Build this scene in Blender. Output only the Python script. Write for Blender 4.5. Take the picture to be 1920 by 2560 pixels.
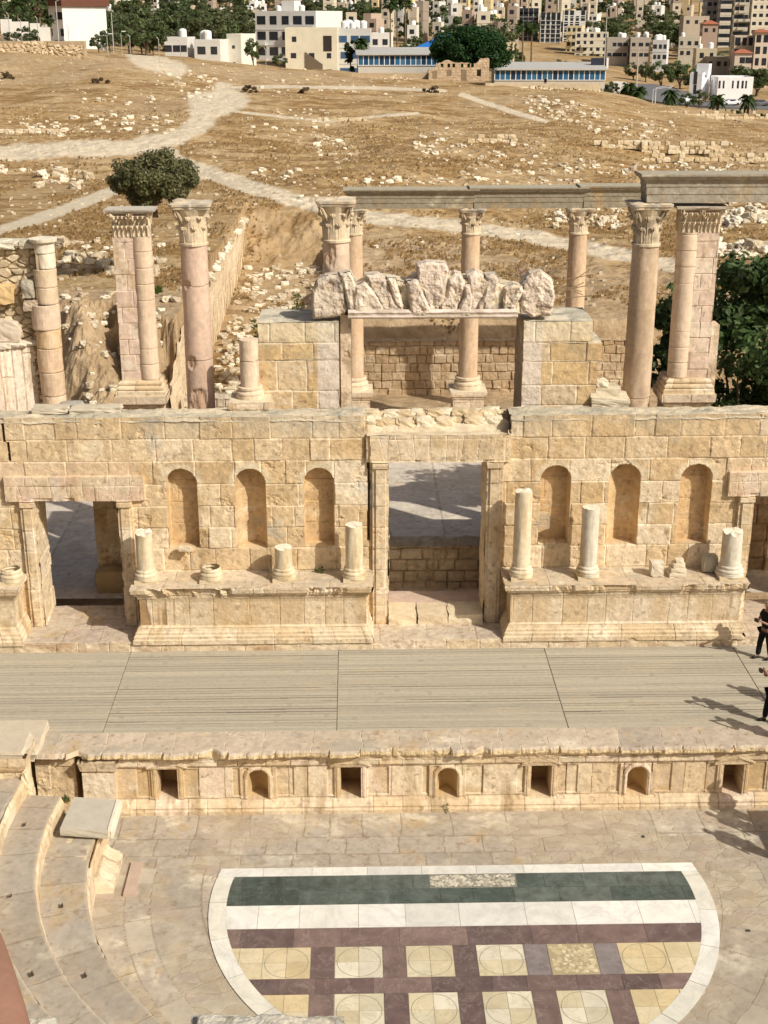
import bpy, math, random
import numpy as np
from mathutils import Vector, Matrix
for o in list(bpy.data.objects): bpy.data.objects.remove(o)
S = bpy.context.scene
COL = S.collection
R = math.radians
# ---------------------------------------------------------------- camera
FPX = 3346.; TH = R(20.2); PSI = R(1.285); CH = 18.6
cam = bpy.data.cameras.new('camera'); camo = bpy.data.objects.new('camera', cam); COL.objects.link(camo)
camo.location = (0, 0, CH); camo.rotation_euler = (math.pi/2-TH, 0, -PSI)
cam.sensor_fit = 'VERTICAL'; cam.sensor_height = 36; cam.sensor_width = 27; cam.lens = 36*FPX/2560
cam.clip_start = .1; cam.clip_end = 5000
S.camera = camo
S.render.resolution_x = 768; S.render.resolution_y = 1024
# ---------------------------------------------------------------- light
SUN_EL = R(39); SDX, SDY = .766, -.643           # horizontal direction towards the sun
w = bpy.data.worlds.new('World'); S.world = w; w.use_nodes = True
nt = w.node_tree; bg = nt.nodes['Background']
sky = nt.nodes.new('ShaderNodeTexSky'); sky.sky_type = 'NISHITA'; sky.sun_disc = False
sky.sun_elevation = SUN_EL; sky.sun_rotation = math.atan2(SDX, SDY)
sky.air_density = 1.0; sky.dust_density = 6; sky.ozone_density = .4
nt.links.new(sky.outputs[0], bg.inputs[0]); bg.inputs[1].default_value = .07
sl = bpy.data.lights.new('sun', 'SUN'); sl.energy = 4.3; sl.angle = R(.5); sl.color = (1, .945, .83)
so = bpy.data.objects.new('sun', sl); COL.objects.link(so)
sd = Vector((SDX*math.cos(SUN_EL), SDY*math.cos(SUN_EL), math.sin(SUN_EL)))
so.rotation_euler = sd.to_track_quat('Z', 'Y').to_euler(); so.location = sd*60
S.view_settings.view_transform = 'Standard'; S.view_settings.look = 'None'
S.view_settings.exposure = 0.0; S.view_settings.gamma = 1; S.view_settings.use_curve_mapping = False
# ---------------------------------------------------------------- photo geometry -> places in the world
_f = np.array([math.sin(PSI)*math.cos(TH), math.cos(PSI)*math.cos(TH), -math.sin(TH)])
_r = np.array([math.cos(PSI), -math.sin(PSI), 0]); _u = np.cross(_r, _f)
def ray(px, py): return _f + _r*((px-960)/FPX) - _u*((py-1280)/FPX)
def G(px, py, z=0.):
    d = ray(px, py); t = (z-CH)/d[2]; return d[0]*t, d[1]*t
def Wp(px, py, Y):
    d = ray(px, py); t = Y/d[1]; return d[0]*t, CH+d[2]*t
def proj(x, y, z):
    x, y, z = np.asarray(x, float), np.asarray(y, float), np.asarray(z, float)-CH
    k = x*_f[0]+y*_f[1]+z*_f[2]
    return 960+FPX*(x*_r[0]+y*_r[1])/k, 1280-FPX*(x*_u[0]+y*_u[1]+z*_u[2])/k
# ---------------------------------------------------------------- noise
_rt = np.random.RandomState(7).rand(1 << 16)
def hsh(i, j, s=0):
    i = np.asarray(i).astype(np.int64); j = np.asarray(j).astype(np.int64)
    n = (i*374761393 + j*668265263 + s*2246822519) & 0xffffffff
    n = ((n ^ (n >> 13))*1274126177) & 0xffffffff
    return _rt[(n ^ (n >> 16)) & 0xffff]
def vn(x, y, s=0):
    x = np.asarray(x, float); y = np.asarray(y, float)
    xi = np.floor(x); yi = np.floor(y); fx = x-xi; fy = y-yi
    fx = fx*fx*(3-2*fx); fy = fy*fy*(3-2*fy)
    a = hsh(xi, yi, s); b = hsh(xi+1, yi, s); c = hsh(xi, yi+1, s); d = hsh(xi+1, yi+1, s)
    return (a*(1-fx)+b*fx)*(1-fy)+(c*(1-fx)+d*fx)*fy
def fbm(x, y, s=0, o=4, g=.5):
    t = 0; a = 1; n = 0
    for k in range(o):
        t = t+a*(vn(x*2**k+k*17.3, y*2**k-k*9.1, s+k)-.5); n += a; a *= g
    return t/n*2          # about -1..1
def voro(x, y, s=0, jit=.9):
    """distance to the nearest cell wall and the cell's id"""
    xi = np.floor(x); yi = np.floor(y); f1 = np.full(np.shape(x), 9.); f2 = f1.copy(); idd = np.zeros(np.shape(x))
    for a in (-1, 0, 1):
        for b in (-1, 0, 1):
            cx = xi+a; cy = yi+b
            px = cx+.5+jit*(hsh(cx, cy, s)-.5); py = cy+.5+jit*(hsh(cx, cy, s+5)-.5)
            d = np.hypot(px-x, py-y); m = d < f1
            f2 = np.where(m, f1, np.minimum(f2, d)); idd = np.where(m, hsh(cx, cy, s+9), idd); f1 = np.where(m, d, f1)
    return f2-f1, idd
def sst(a, b, x):
    t = np.clip((x-a)/(b-a), 0, 1); return t*t*(3-2*t)
def mixc(a, b, t):
    t = np.asarray(t)[..., None]; return np.asarray(a)*(1-t)+np.asarray(b)*t
def pick(pal, h):
    pal = np.asarray(pal); return pal[np.minimum((np.asarray(h)*len(pal)).astype(int), len(pal)-1)]
def ashlar(u, v, rows, seed, wmin, wmax, wob=.02):
    """coursed masonry: distance to the nearest joint, block id hash, (row)"""
    u = u+wob*(fbm(u*2.3, v*2.3, seed+40, 2)); v = v+wob*.7*(fbm(u*1.7+9, v*2.1, seed+41, 2))
    rows = np.asarray(rows, float); k = np.clip(np.searchsorted(rows, v)-1, 0, len(rows)-2)
    dist = np.minimum(v-rows[k], rows[k+1]-v); idd = np.zeros(u.shape)
    u0, u1 = float(u.min())-1, float(u.max())+1
    for r in range(len(rows)-1):
        m = k == r
        if not m.any(): continue
        rg = random.Random(seed*97+r); xs = [u0-rg.random()*wmax]
        while xs[-1] < u1: xs.append(xs[-1]+rg.uniform(wmin, wmax))
        xs = np.array(xs); uu = u[m]; q = np.clip(np.searchsorted(xs, uu)-1, 0, len(xs)-2)
        dist[m] = np.minimum(dist[m], np.minimum(uu-xs[q], xs[q+1]-uu)); idd[m] = hsh(q, r*31+1, seed)
    return dist, idd, k
# ---------------------------------------------------------------- mesh builder
class MB:
    def __init__(s): s.V = []; s.C = []; s.F = {3: [], 4: []}; s.n = 0
    def add(s, V, F, C):
        V = np.asarray(V, float).reshape(-1, 3); C = np.asarray(C, float)
        if C.ndim == 1: C = np.tile(C[:3], (len(V), 1))
        F = np.asarray(F, np.int64); s.F[F.shape[1]].append(F+s.n); s.V.append(V); s.C.append(C.reshape(-1, 3)); s.n += len(V); return s
    def grid(s, P, C, keep=None, flip=False):
        nv, nu = P.shape[:2]; i = np.arange(nv*nu).reshape(nv, nu)
        q = np.stack([i[:-1, :-1], i[:-1, 1:], i[1:, 1:], i[1:, :-1]], -1)
        if keep is not None: q = q[keep[:-1, :-1] & keep[:-1, 1:] & keep[1:, 1:] & keep[1:, :-1]]
        q = q.reshape(-1, 4)
        if flip: q = q[:, ::-1]
        C = np.asarray(C, float)
        if C.ndim == 1: C = np.broadcast_to(C, P.shape)
        return s.add(P.reshape(-1, 3), q, C.reshape(-1, 3))
    def relief(s, O, U, V, N, w, h, res, fn, flip=False):
        """a rectangle O + uU + vV pushed out along N by fn(u, v) -> depth, colour[, keep]"""
        nu = max(2, int(round(w/res))+1); nv = max(2, int(round(h/res))+1)
        u, v = np.meshgrid(np.linspace(0, w, nu), np.linspace(0, h, nv)); r = fn(u, v)
        O, U, V, N = [np.asarray(a, float) for a in (O, U, V, N)]
        P = O+u[..., None]*U+v[..., None]*V+r[0][..., None]*N
        return s.grid(P, r[1], r[2] if len(r) > 2 else None, flip)
    def box(s, x0, x1, y0, y1, z0, z1, c, top=None, M=None):
        V = np.array([[x, y, z] for z in (z0, z1) for y in (y0, y1) for x in (x0, x1)], float)
        if M is not None: V = V@np.array(M.to_3x3()).T+np.array(M.translation)
        F = [[0, 2, 3, 1], [4, 5, 7, 6], [0, 1, 5, 4], [2, 6, 7, 3], [0, 4, 6, 2], [1, 3, 7, 5]]
        if top is None: return s.add(V, F, c)
        s.add(V, [F[0]]+F[2:], c); return s.add(V, [F[1]], top)
    def lathe(s, cx, cy, prof, c, seg=32, a0=0, a1=2*math.pi, rough=0, seed=0, nz=None, cfn=None, lean=(0, 0)):
        """prof: (z, r) list; nz subdivides so that roughness shows"""
        z = np.array([p[0] for p in prof], float); r = np.array([p[1] for p in prof], float)
        if nz:
            t = np.concatenate([np.linspace(i, i+1, max(1, int(abs(z[i+1]-z[i])/nz)), endpoint=False) for i in range(len(z)-1)]+[[len(z)-1]])
            z, r = np.interp(t, np.arange(len(z)), z), np.interp(t, np.arange(len(r)), r)
        a = np.linspace(a0, a1, seg+1); A, Z = np.meshgrid(a, z); RR = np.broadcast_to(r[:, None], A.shape).copy()
        if rough: RR = RR+rough*(fbm(np.cos(A)*3+np.sin(A)*2.1+seed*3, Z*3, seed, 4))*np.clip(RR*8, 0, 1)
        P = np.stack([cx+RR*np.cos(A)+lean[0]*(Z-z[0]), cy+RR*np.sin(A)+lean[1]*(Z-z[0]), Z], -1)
        return s.grid(P, c if cfn is None else cfn(A, Z))
    def rock(s, c, size, col, seed=0, n=5, rough=.16, rot=None, ang=.55):
        """a weathered block: a subdivided cube between a box and a ball, broken by noise"""
        g = np.linspace(-1, 1, n+1); u, v = np.meshgrid(g, g)
        size = np.asarray(size, float)/2
        for ax in range(3):
            for sg in (-1, 1):
                p = np.zeros(u.shape+(3,)); p[..., ax] = sg; p[..., (ax+1) % 3] = u; p[..., (ax+2) % 3] = v
                L = np.linalg.norm(p, axis=-1, keepdims=True); q = p*(1-ang)+p/L*1.25*ang
                k = 1+rough*(fbm(q[..., 0]*1.3+seed*7.7+q[..., 2]*.9, q[..., 1]*1.3+q[..., 2]*1.1-seed*3, seed, 3))
                q = q*k[..., None]*size
                if rot is not None: q = q@rot.T
                s.grid(q+np.asarray(c), col, flip=sg < 0)
        return s
    def tube(s, pts, rad, c, seg=6):
        pts = [Vector(p) for p in pts]; rings = []
        rad = rad if hasattr(rad, '__len__') else [rad]*len(pts)
        for i, p in enumerate(pts):
            d = (pts[min(i+1, len(pts)-1)]-pts[max(i-1, 0)]).normalized(); q = d.to_track_quat('Z', 'Y')
            rings.append([p+q@Vector((math.cos(a)*rad[i], math.sin(a)*rad[i], 0)) for a in np.linspace(0, 2*math.pi, seg+1)])
        return s.grid(np.array([[list(v) for v in r] for r in rings]), c)
    def prism(s, poly, y0, y1, c, seed=0, rough=0, sub=.08):
        """outline in x, z given thickness from y0 to y1, with broken faces"""
        P = []
        for i in range(len(poly)):
            a = np.array(poly[i], float); b = np.array(poly[(i+1) % len(poly)], float); k = max(1, int(np.hypot(*(b-a))/sub))
            P += [a+(b-a)*t/k for t in range(k)]
        P = np.array(P); cen = P.mean(0); m = len(P)
        P = P+rough*.6*np.stack([fbm(P[:, 0]*4, P[:, 1]*4, seed, 3), fbm(P[:, 0]*4+5, P[:, 1]*4, seed+1, 3)], -1)
        rings = []
        for t, yy in [(0.02, 0), (.35, 0), (.7, 0), (.92, 0), (1, .3*rough), (1, .5*(y1-y0)), (1, y1-y0)]:
            q = cen+(P-cen)*t; f = fbm(q[:, 0]*5+seed, q[:, 1]*5, seed+3, 4)*rough*(1 if yy < .4*(y1-y0) else 0)
            rings.append(np.stack([q[:, 0], y0+yy+f, q[:, 1]], -1))
        A = np.array(rings); A = np.concatenate([A, A[:, :1]], 1)
        return s.grid(A, c)
    def polyrelief(s, poly, y0, dep, c, seed, rough=.06, res=.022, edge=.09):
        P = np.array(poly); x0, z0 = P.min(0)-.02; x1, z1 = P.max(0)+.02
        u, v = np.meshgrid(np.arange(x0, x1, res), np.arange(z0, z1, res)); wu = u+.018*fbm(u*6, v*6, seed, 4); wv = v+.018*fbm(u*6+7, v*6, seed+1, 4)
        sd = np.full(u.shape, 9.); ins = np.zeros(u.shape, bool); n = len(P)
        for i in range(n):
            a, b = P[i], P[(i+1) % n]; d = b-a; t = np.clip(((wu-a[0])*d[0]+(wv-a[1])*d[1])/(d@d+1e-9), 0, 1); sd = np.minimum(sd, np.hypot(wu-a[0]-t*d[0], wv-a[1]-t*d[1]))
            ins ^= ((a[1] > wv) != (b[1] > wv)) & (wu < (b[0]-a[0])*(wv-a[1])/(b[1]-a[1]+1e-12)+a[0])
        bev = sst(0, edge, sd); D = -.11*(1-bev)+rough*1.6*fbm(u*1.8, v*1.8, seed+2, 3)+rough*fbm(u*6, v*6, seed+3, 5, .65); pit = sst(.15, .5, fbm(u*3.1, v*3.1, seed+4, 4)); D = D-.05*pit
        cc = np.asarray(c)*(1+.25*fbm(u*5, v*5, seed+5, 4))[..., None]; cc = mixc(cc, (.80, .70, .60), .5*sst(.1, .5, fbm(u*2.2, v*3, seed+6, 5, .65))); cc = mixc(cc, (.30, .25, .22), .55*sst(.05, .5, fbm(u*3, v*2.4, seed+7, 5, .65))); cc = mixc(cc, (.50, .36, .22), .35*pit)
        s.grid(np.stack([u, y0-D, v], -1), cc, ins)
        E = np.array([P[i]+(P[(i+1) % n]-P[i])*t for i in range(n) for t in (0, .33, .66)]+[P[0]]); cen = E.mean(0); k = .985
        Q = cen+(E-cen)*k; s.grid(np.array([[(q[0], yy, q[1]) for q in Q] for yy in (y0+.16, y0+dep*.5, y0+dep)]+[[(cen[0], y0+dep, cen[1])]*len(Q)]), np.asarray(c)); return s
    def build(s, name, mat, parent=None, origin=None, smooth=False):
        V = np.concatenate(s.V); C = np.concatenate(s.C)
        if origin is None: origin = tuple(parent['_b']) if parent is not None and '_b' in parent else ((V.min(0)+V.max(0))/2).tolist()[:2]+[float(V[:, 2].min())]
        V = V-np.asarray(origin); me = bpy.data.meshes.new(name)
        f3 = np.concatenate(s.F[3]) if s.F[3] else np.zeros((0, 3), int); f4 = np.concatenate(s.F[4]) if s.F[4] else np.zeros((0, 4), int)
        L = np.concatenate([f3.ravel(), f4.ravel()]).astype(np.int32); st = np.concatenate([np.arange(len(f3))*3, len(f3)*3+np.arange(len(f4))*4]).astype(np.int32)
        me.vertices.add(len(V)); me.vertices.foreach_set('co', V.ravel()); me.loops.add(len(L)); me.loops.foreach_set('vertex_index', L)
        me.polygons.add(len(st)); me.polygons.foreach_set('loop_start', st)
        me.polygons.foreach_set('loop_total', np.concatenate([np.full(len(f3), 3), np.full(len(f4), 4)]).astype(np.int32))
        me.polygons.foreach_set('use_smooth', np.full(len(st), bool(smooth))); me.update(calc_edges=True); me.validate()
        at = me.color_attributes.new('tint', 'FLOAT_COLOR', 'POINT')
        at.data.foreach_set('color', np.concatenate([C, np.ones((len(C), 1))], 1).ravel())
        me.materials.append(mat); o = bpy.data.objects.new(name, me); COL.objects.link(o)
        if parent is not None:
            o.parent = parent
            b = parent.get('_b'); b = tuple(b) if b is not None else (0, 0, 0)
            o.location = tuple(origin[i]-b[i] for i in range(3))
        else: o.location = origin
        if parent is not None or True: o['_b'] = list(origin)
        return o
def tag(o, label, cat, group=None, kind=None):
    if label: o['label'] = label
    if cat: o['category'] = cat
    if group: o['group'] = group
    if kind: o['kind'] = kind
    return o
def thing(name, label, cat, loc=(0, 0, 0), group=None):
    o = bpy.data.objects.new(name, None); COL.objects.link(o); o.location = loc; o.empty_display_size = .2; o['_b'] = list(loc)
    return tag(o, label, cat, group)
def copy_tree(o, parent=None):
    c = o.copy(); COL.objects.link(c)
    if parent is not None: c.parent = parent
    for ch in o.children: copy_tree(ch, c)
    return c
# ---------------------------------------------------------------- materials
def mat(name, rough=.9, bump=.3, bscale=18, var=.25, vscale=5, spec=.25, metallic=0, extra=None, dist=.02):
    m = bpy.data.materials.new(name); m.use_nodes = True; t = m.node_tree; b = t.nodes['Principled BSDF']
    b.inputs['Roughness'].default_value = rough; b.inputs['Specular IOR Level'].default_value = spec; b.inputs['Metallic'].default_value = metallic
    a = t.nodes.new('ShaderNodeAttribute'); a.attribute_name = 'tint'
    g = t.nodes.new('ShaderNodeNewGeometry')
    n1 = t.nodes.new('ShaderNodeTexNoise'); n1.inputs['Scale'].default_value = vscale; n1.inputs['Detail'].default_value = 6; n1.inputs['Roughness'].default_value = .65
    t.links.new(g.outputs['Position'], n1.inputs['Vector'])
    mr = t.nodes.new('ShaderNodeMapRange'); mr.inputs['From Min'].default_value = .3; mr.inputs['From Max'].default_value = .7
    mr.inputs['To Min'].default_value = 1-var; mr.inputs['To Max'].default_value = 1+var*.8
    t.links.new(n1.outputs[0], mr.inputs[0])
    mx = t.nodes.new('ShaderNodeMix'); mx.data_type = 'RGBA'; mx.blend_type = 'MULTIPLY'; mx.inputs[0].default_value = 1
    t.links.new(a.outputs['Color'], mx.inputs[6]); t.links.new(mr.outputs[0], mx.inputs[7]); t.links.new(mx.outputs[2], b.inputs['Base Color'])
    if bump:
        n2 = t.nodes.new('ShaderNodeTexNoise'); n2.inputs['Scale'].default_value = bscale; n2.inputs['Detail'].default_value = 8; n2.inputs['Roughness'].default_value = .7
        t.links.new(g.outputs['Position'], n2.inputs['Vector'])
        bp = t.nodes.new('ShaderNodeBump'); bp.inputs['Strength'].default_value = bump; bp.inputs['Distance'].default_value = dist
        t.links.new(n2.outputs[0], bp.inputs['Height']); t.links.new(bp.outputs[0], b.inputs['Normal'])
    if extra: extra(t, b, g, mx)
    return m
M_stone = mat('weathered_limestone', .92, .7, 14, .16, 5, dist=.03)
M_smooth = mat('worn_limestone', .85, .4, 22, .10, 3)
M_col = mat('column_stone', .85, .5, 30, .14, 6)
M_wood = mat('grey_boards', .85, .3, 40, .10, 8)
M_paint = mat('painted_render', .8, .1, 6, .07, .6)
M_metal = mat('painted_metal', .5, 0, 6, .05, .6, .5)
M_glass = mat('window_glass', .12, 0, 6, .3, .4, .6)
M_rock = mat('rubble_stone', .95, .6, 6, .18, 2.5, dist=.04)
M_cloth = mat('cloth', .9, .2, 60, .1, 20)
M_skin = mat('skin', .55, 0, 60, .05, 20)
def leafmat(name, tr=.35):
    m = bpy.data.materials.new(name); m.use_nodes = True; t = m.node_tree; b = t.nodes['Principled BSDF']
    a = t.nodes.new('ShaderNodeAttribute'); a.attribute_name = 'tint'; t.links.new(a.outputs['Color'], b.inputs['Base Color'])
    b.inputs['Roughness'].default_value = .55; b.inputs['Specular IOR Level'].default_value = .3
    tl = t.nodes.new('ShaderNodeBsdfTranslucent'); t.links.new(a.outputs['Color'], tl.inputs[0])
    mx = t.nodes.new('ShaderNodeMixShader'); mx.inputs[0].default_value = tr
    t.links.new(b.outputs[0], mx.inputs[1]); t.links.new(tl.outputs[0], mx.inputs[2]); t.links.new(mx.outputs[0], t.nodes['Material Output'].inputs[0])
    return m
M_leaf = leafmat('foliage', .45)
def veins(scale, col, amt, rough=.35, cloud=None, w=(.02, .0)):
    def ex(t, b, g, mx):
        n = t.nodes.new('ShaderNodeTexNoise'); n.inputs['Scale'].default_value = scale; n.inputs['Detail'].default_value = 7; n.inputs['Roughness'].default_value = .62; n.inputs['Distortion'].default_value = 1.2
        t.links.new(g.outputs['Position'], n.inputs['Vector'])
        s = t.nodes.new('ShaderNodeMath'); s.operation = 'SUBTRACT'; s.inputs[1].default_value = .5; t.links.new(n.outputs[0], s.inputs[0])
        ab = t.nodes.new('ShaderNodeMath'); ab.operation = 'ABSOLUTE'; t.links.new(s.outputs[0], ab.inputs[0])
        mr = t.nodes.new('ShaderNodeMapRange'); mr.inputs['From Min'].default_value = w[0]; mr.inputs['From Max'].default_value = w[1]; mr.inputs['To Min'].default_value = 0; mr.inputs['To Max'].default_value = amt
        t.links.new(ab.outputs[0], mr.inputs[0])
        m2 = t.nodes.new('ShaderNodeMix'); m2.data_type = 'RGBA'; m2.inputs[7].default_value = (*col, 1)
        t.links.new(mr.outputs[0], m2.inputs[0]); t.links.new(mx.outputs[2], m2.inputs[6]); t.links.new(m2.outputs[2], b.inputs['Base Color'])
    return ex
M_white = mat('white_marble', .5, .05, 9, .14, 2.2, .4, extra=veins(1.1, (.50, .48, .44), .30, w=(.05, 0)))
M_green = mat('green_marble', .45, .05, 9, .45, 2.5, .5, extra=veins(1.6, (.20, .25, .22), .40, w=(.018, 0)))
M_purple = mat('purple_marble', .5, .05, 9, .30, 2.5, .4, extra=veins(1.3, (.42, .34, .31), .45, w=(.012, 0)))
M_cream = mat('cream_marble', .5, .05, 9, .12, 2.2, .4, extra=veins(1.4, (.42, .34, .20), .35, w=(.03, 0)))
def ground_extra(t, b, g, mx):
    # tint.r = trodden path, tint.g = bare earth, tint.b = darker scrub; the colours live in the ground itself
    a = t.nodes.new('ShaderNodeAttribute'); a.attribute_name = 'tint'
    def noise(sc, det=8, ro=.65, sx=1):
        n = t.nodes.new('ShaderNodeTexNoise'); n.inputs['Scale'].default_value = sc; n.inputs['Detail'].default_value = det; n.inputs['Roughness'].default_value = ro
        t.links.new(g.outputs['Position'], n.inputs['Vector']); return n.outputs[0]
    def mixn(fac, c1, c2):
        m = t.nodes.new('ShaderNodeMix'); m.data_type = 'RGBA'
        t.links.new(fac, m.inputs[0])
        for i, c in ((6, c1), (7, c2)):
            if isinstance(c, tuple): m.inputs[i].default_value = (*c, 1)
            else: t.links.new(c, m.inputs[i])
        return m.outputs[2]
    def rng(x, a0, a1, b0=0, b1=1):
        m = t.nodes.new('ShaderNodeMapRange'); m.inputs[1].default_value = a0; m.inputs[2].default_value = a1; m.inputs[3].default_value = b0; m.inputs[4].default_value = b1
        t.links.new(x, m.inputs[0]); return m.outputs[0]
    sp = t.nodes.new('ShaderNodeSeparateColor'); t.links.new(a.outputs['Color'], sp.inputs[0])
    grass = mixn(rng(noise(1.6, 10, .75), .38, .62), (.24, .145, .062), (.50, .345, .165))
    grass = mixn(rng(noise(.12, 6, .6), .42, .62), grass, mixn(rng(noise(2.5, 8, .7), .35, .65), (.42, .295, .155), (.55, .41, .24)))
    mpn = t.nodes.new('ShaderNodeMapping'); mpn.inputs['Scale'].default_value = (.16, .42, .3); t.links.new(g.outputs['Position'], mpn.inputs[0])
    np_ = t.nodes.new('ShaderNodeTexNoise'); np_.inputs['Scale'].default_value = 1; np_.inputs['Detail'].default_value = 10; np_.inputs['Roughness'].default_value = .72; t.links.new(mpn.outputs[0], np_.inputs['Vector'])
    grass = mixn(rng(np_.outputs[0], .49, .58, 0, .85), grass, (.235, .135, .05)); grass = mixn(rng(np_.outputs[0], .42, .34, 0, .6), grass, (.57, .44, .28))
    dirt = mixn(rng(noise(.9, 10, .7), .35, .65), (.33, .225, .125), (.55, .415, .26))
    c = mixn(sp.outputs[1], grass, dirt)
    path = mixn(rng(noise(.7, 10, .7), .3, .7), (.57, .48, .35), (.68, .59, .45))
    c = mixn(sp.outputs[0], c, path)
    c = mixn(sp.outputs[2], c, mixn(rng(noise(1.2, 10, .8), .4, .6), (.045, .06, .022), (.13, .12, .055)))
    t.links.new(c, b.inputs['Base Color'])
M_ground = mat('dry_ground', .95, .9, 1.6, .1, 1, extra=ground_extra, dist=.25)
# ================================================================ THE THEATRE
ZT = 1.75; YS = 34.45; YW = 35.68
PAL_W = [(.60, .43, .215), (.66, .50, .28), (.62, .46, .25), (.70, .56, .35), (.56, .40, .20), (.74, .62, .43), (.64, .48, .27), (.68, .53, .32)]
PAL_C = [(.66, .535, .345), (.70, .585, .40), (.64, .50, .305), (.60, .45, .25), (.68, .555, .36), (.72, .61, .44)]
PAL_P = [(.66, .48, .36), (.62, .42, .31), (.72, .60, .46), (.68, .52, .40)]
PAL_F = [(.42, .365, .28), (.39, .335, .255), (.45, .395, .31), (.38, .34, .27), (.43, .375, .285), (.40, .335, .25)]
GREY = (.36, .34, .28); CREAM = (.80, .72, .55); BROWN = (.30, .17, .07)
def stone_col(u, v, ids, dist, seed, pal, mort=.022, mcol=(.74, .64, .46), stain=.35):
    pm_ = np.mean(np.asarray(pal), 0); c = (pick(pal, ids)*.72+pm_*.28)*np.array((1.015, 1.0, 1.02)); c = c*(1+.10*(hsh((ids*9973), 3, seed)-.5))[..., None]
    c = mixc(c, CREAM, .55*sst(.15, .6, fbm(u*1.1, v*1.3, seed+3, 5, .65)))
    c = mixc(c, (.50, .33, .13), .5*sst(.18, .6, fbm(u*1.6+7, v*1.2, seed+4, 5, .65)))
    c = mixc(c, mcol, (.75 if mcol[0] < .6 else .50)*sst(mort, mort*.4, dist+.012*fbm(u*9, v*9, seed+5, 3)))
    st = sst(.25, .7, fbm(u*3.2, v*.45, seed+6, 4, .6)+.1)
    c = mixc(c, (.36, .24, .11), stain*st)
    ck = np.abs(fbm(u*1.3, v*1.3, seed+14, 4, .6)); c = mixc(c, (.30, .20, .11), .55*sst(.012, .004, ck)*sst(.05, .3, fbm(u*.6+5, v*.7, seed+15, 2)))
    c = mixc(c, (.28, .18, .10), .55*sst(.35, .6, fbm(u*8.3, v*8.3, seed+16, 3)))
    dj = mcol[0] < .5; c = mixc(c, (.30, .20, .11), (.0 if dj else .6)*sst(mort*.6, .0, dist)*sst(.0, .35, fbm(u*1.1, v*1.4, seed+17, 3)))
    c = c*.88+c.mean(-1, keepdims=True)*.12*np.array((1.12, 1.0, .9))
    return c*(1+.20*fbm(u*10, v*10, seed+8, 4, .6))[..., None]
def wall_fn(seed, rows, pal, wmin=.55, wmax=1.2, rough=.017, joint=.02, off=.02, mort=.022, u0=0, v0=0, stain=.35):
    def f(u, v):
        U, V = u+u0, v+v0
        d, i, k = ashlar(U, V, rows, seed, wmin, wmax)
        dep = (hsh(i*9973, 1, seed)-.5)*2*off - joint*sst(.03, .0, d) + rough*fbm(U*6, V*6, seed+11, 5, .65)+rough*1.2*fbm(U*1.7, V*1.7, seed+12, 3)
        dep = dep-.04*sst(.3, .6, fbm(U*1.7, V*1.9, seed+13, 5, .65))
        return dep, stone_col(U, V, i, d, seed, pal, mort, stain=stain)
    return f
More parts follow.
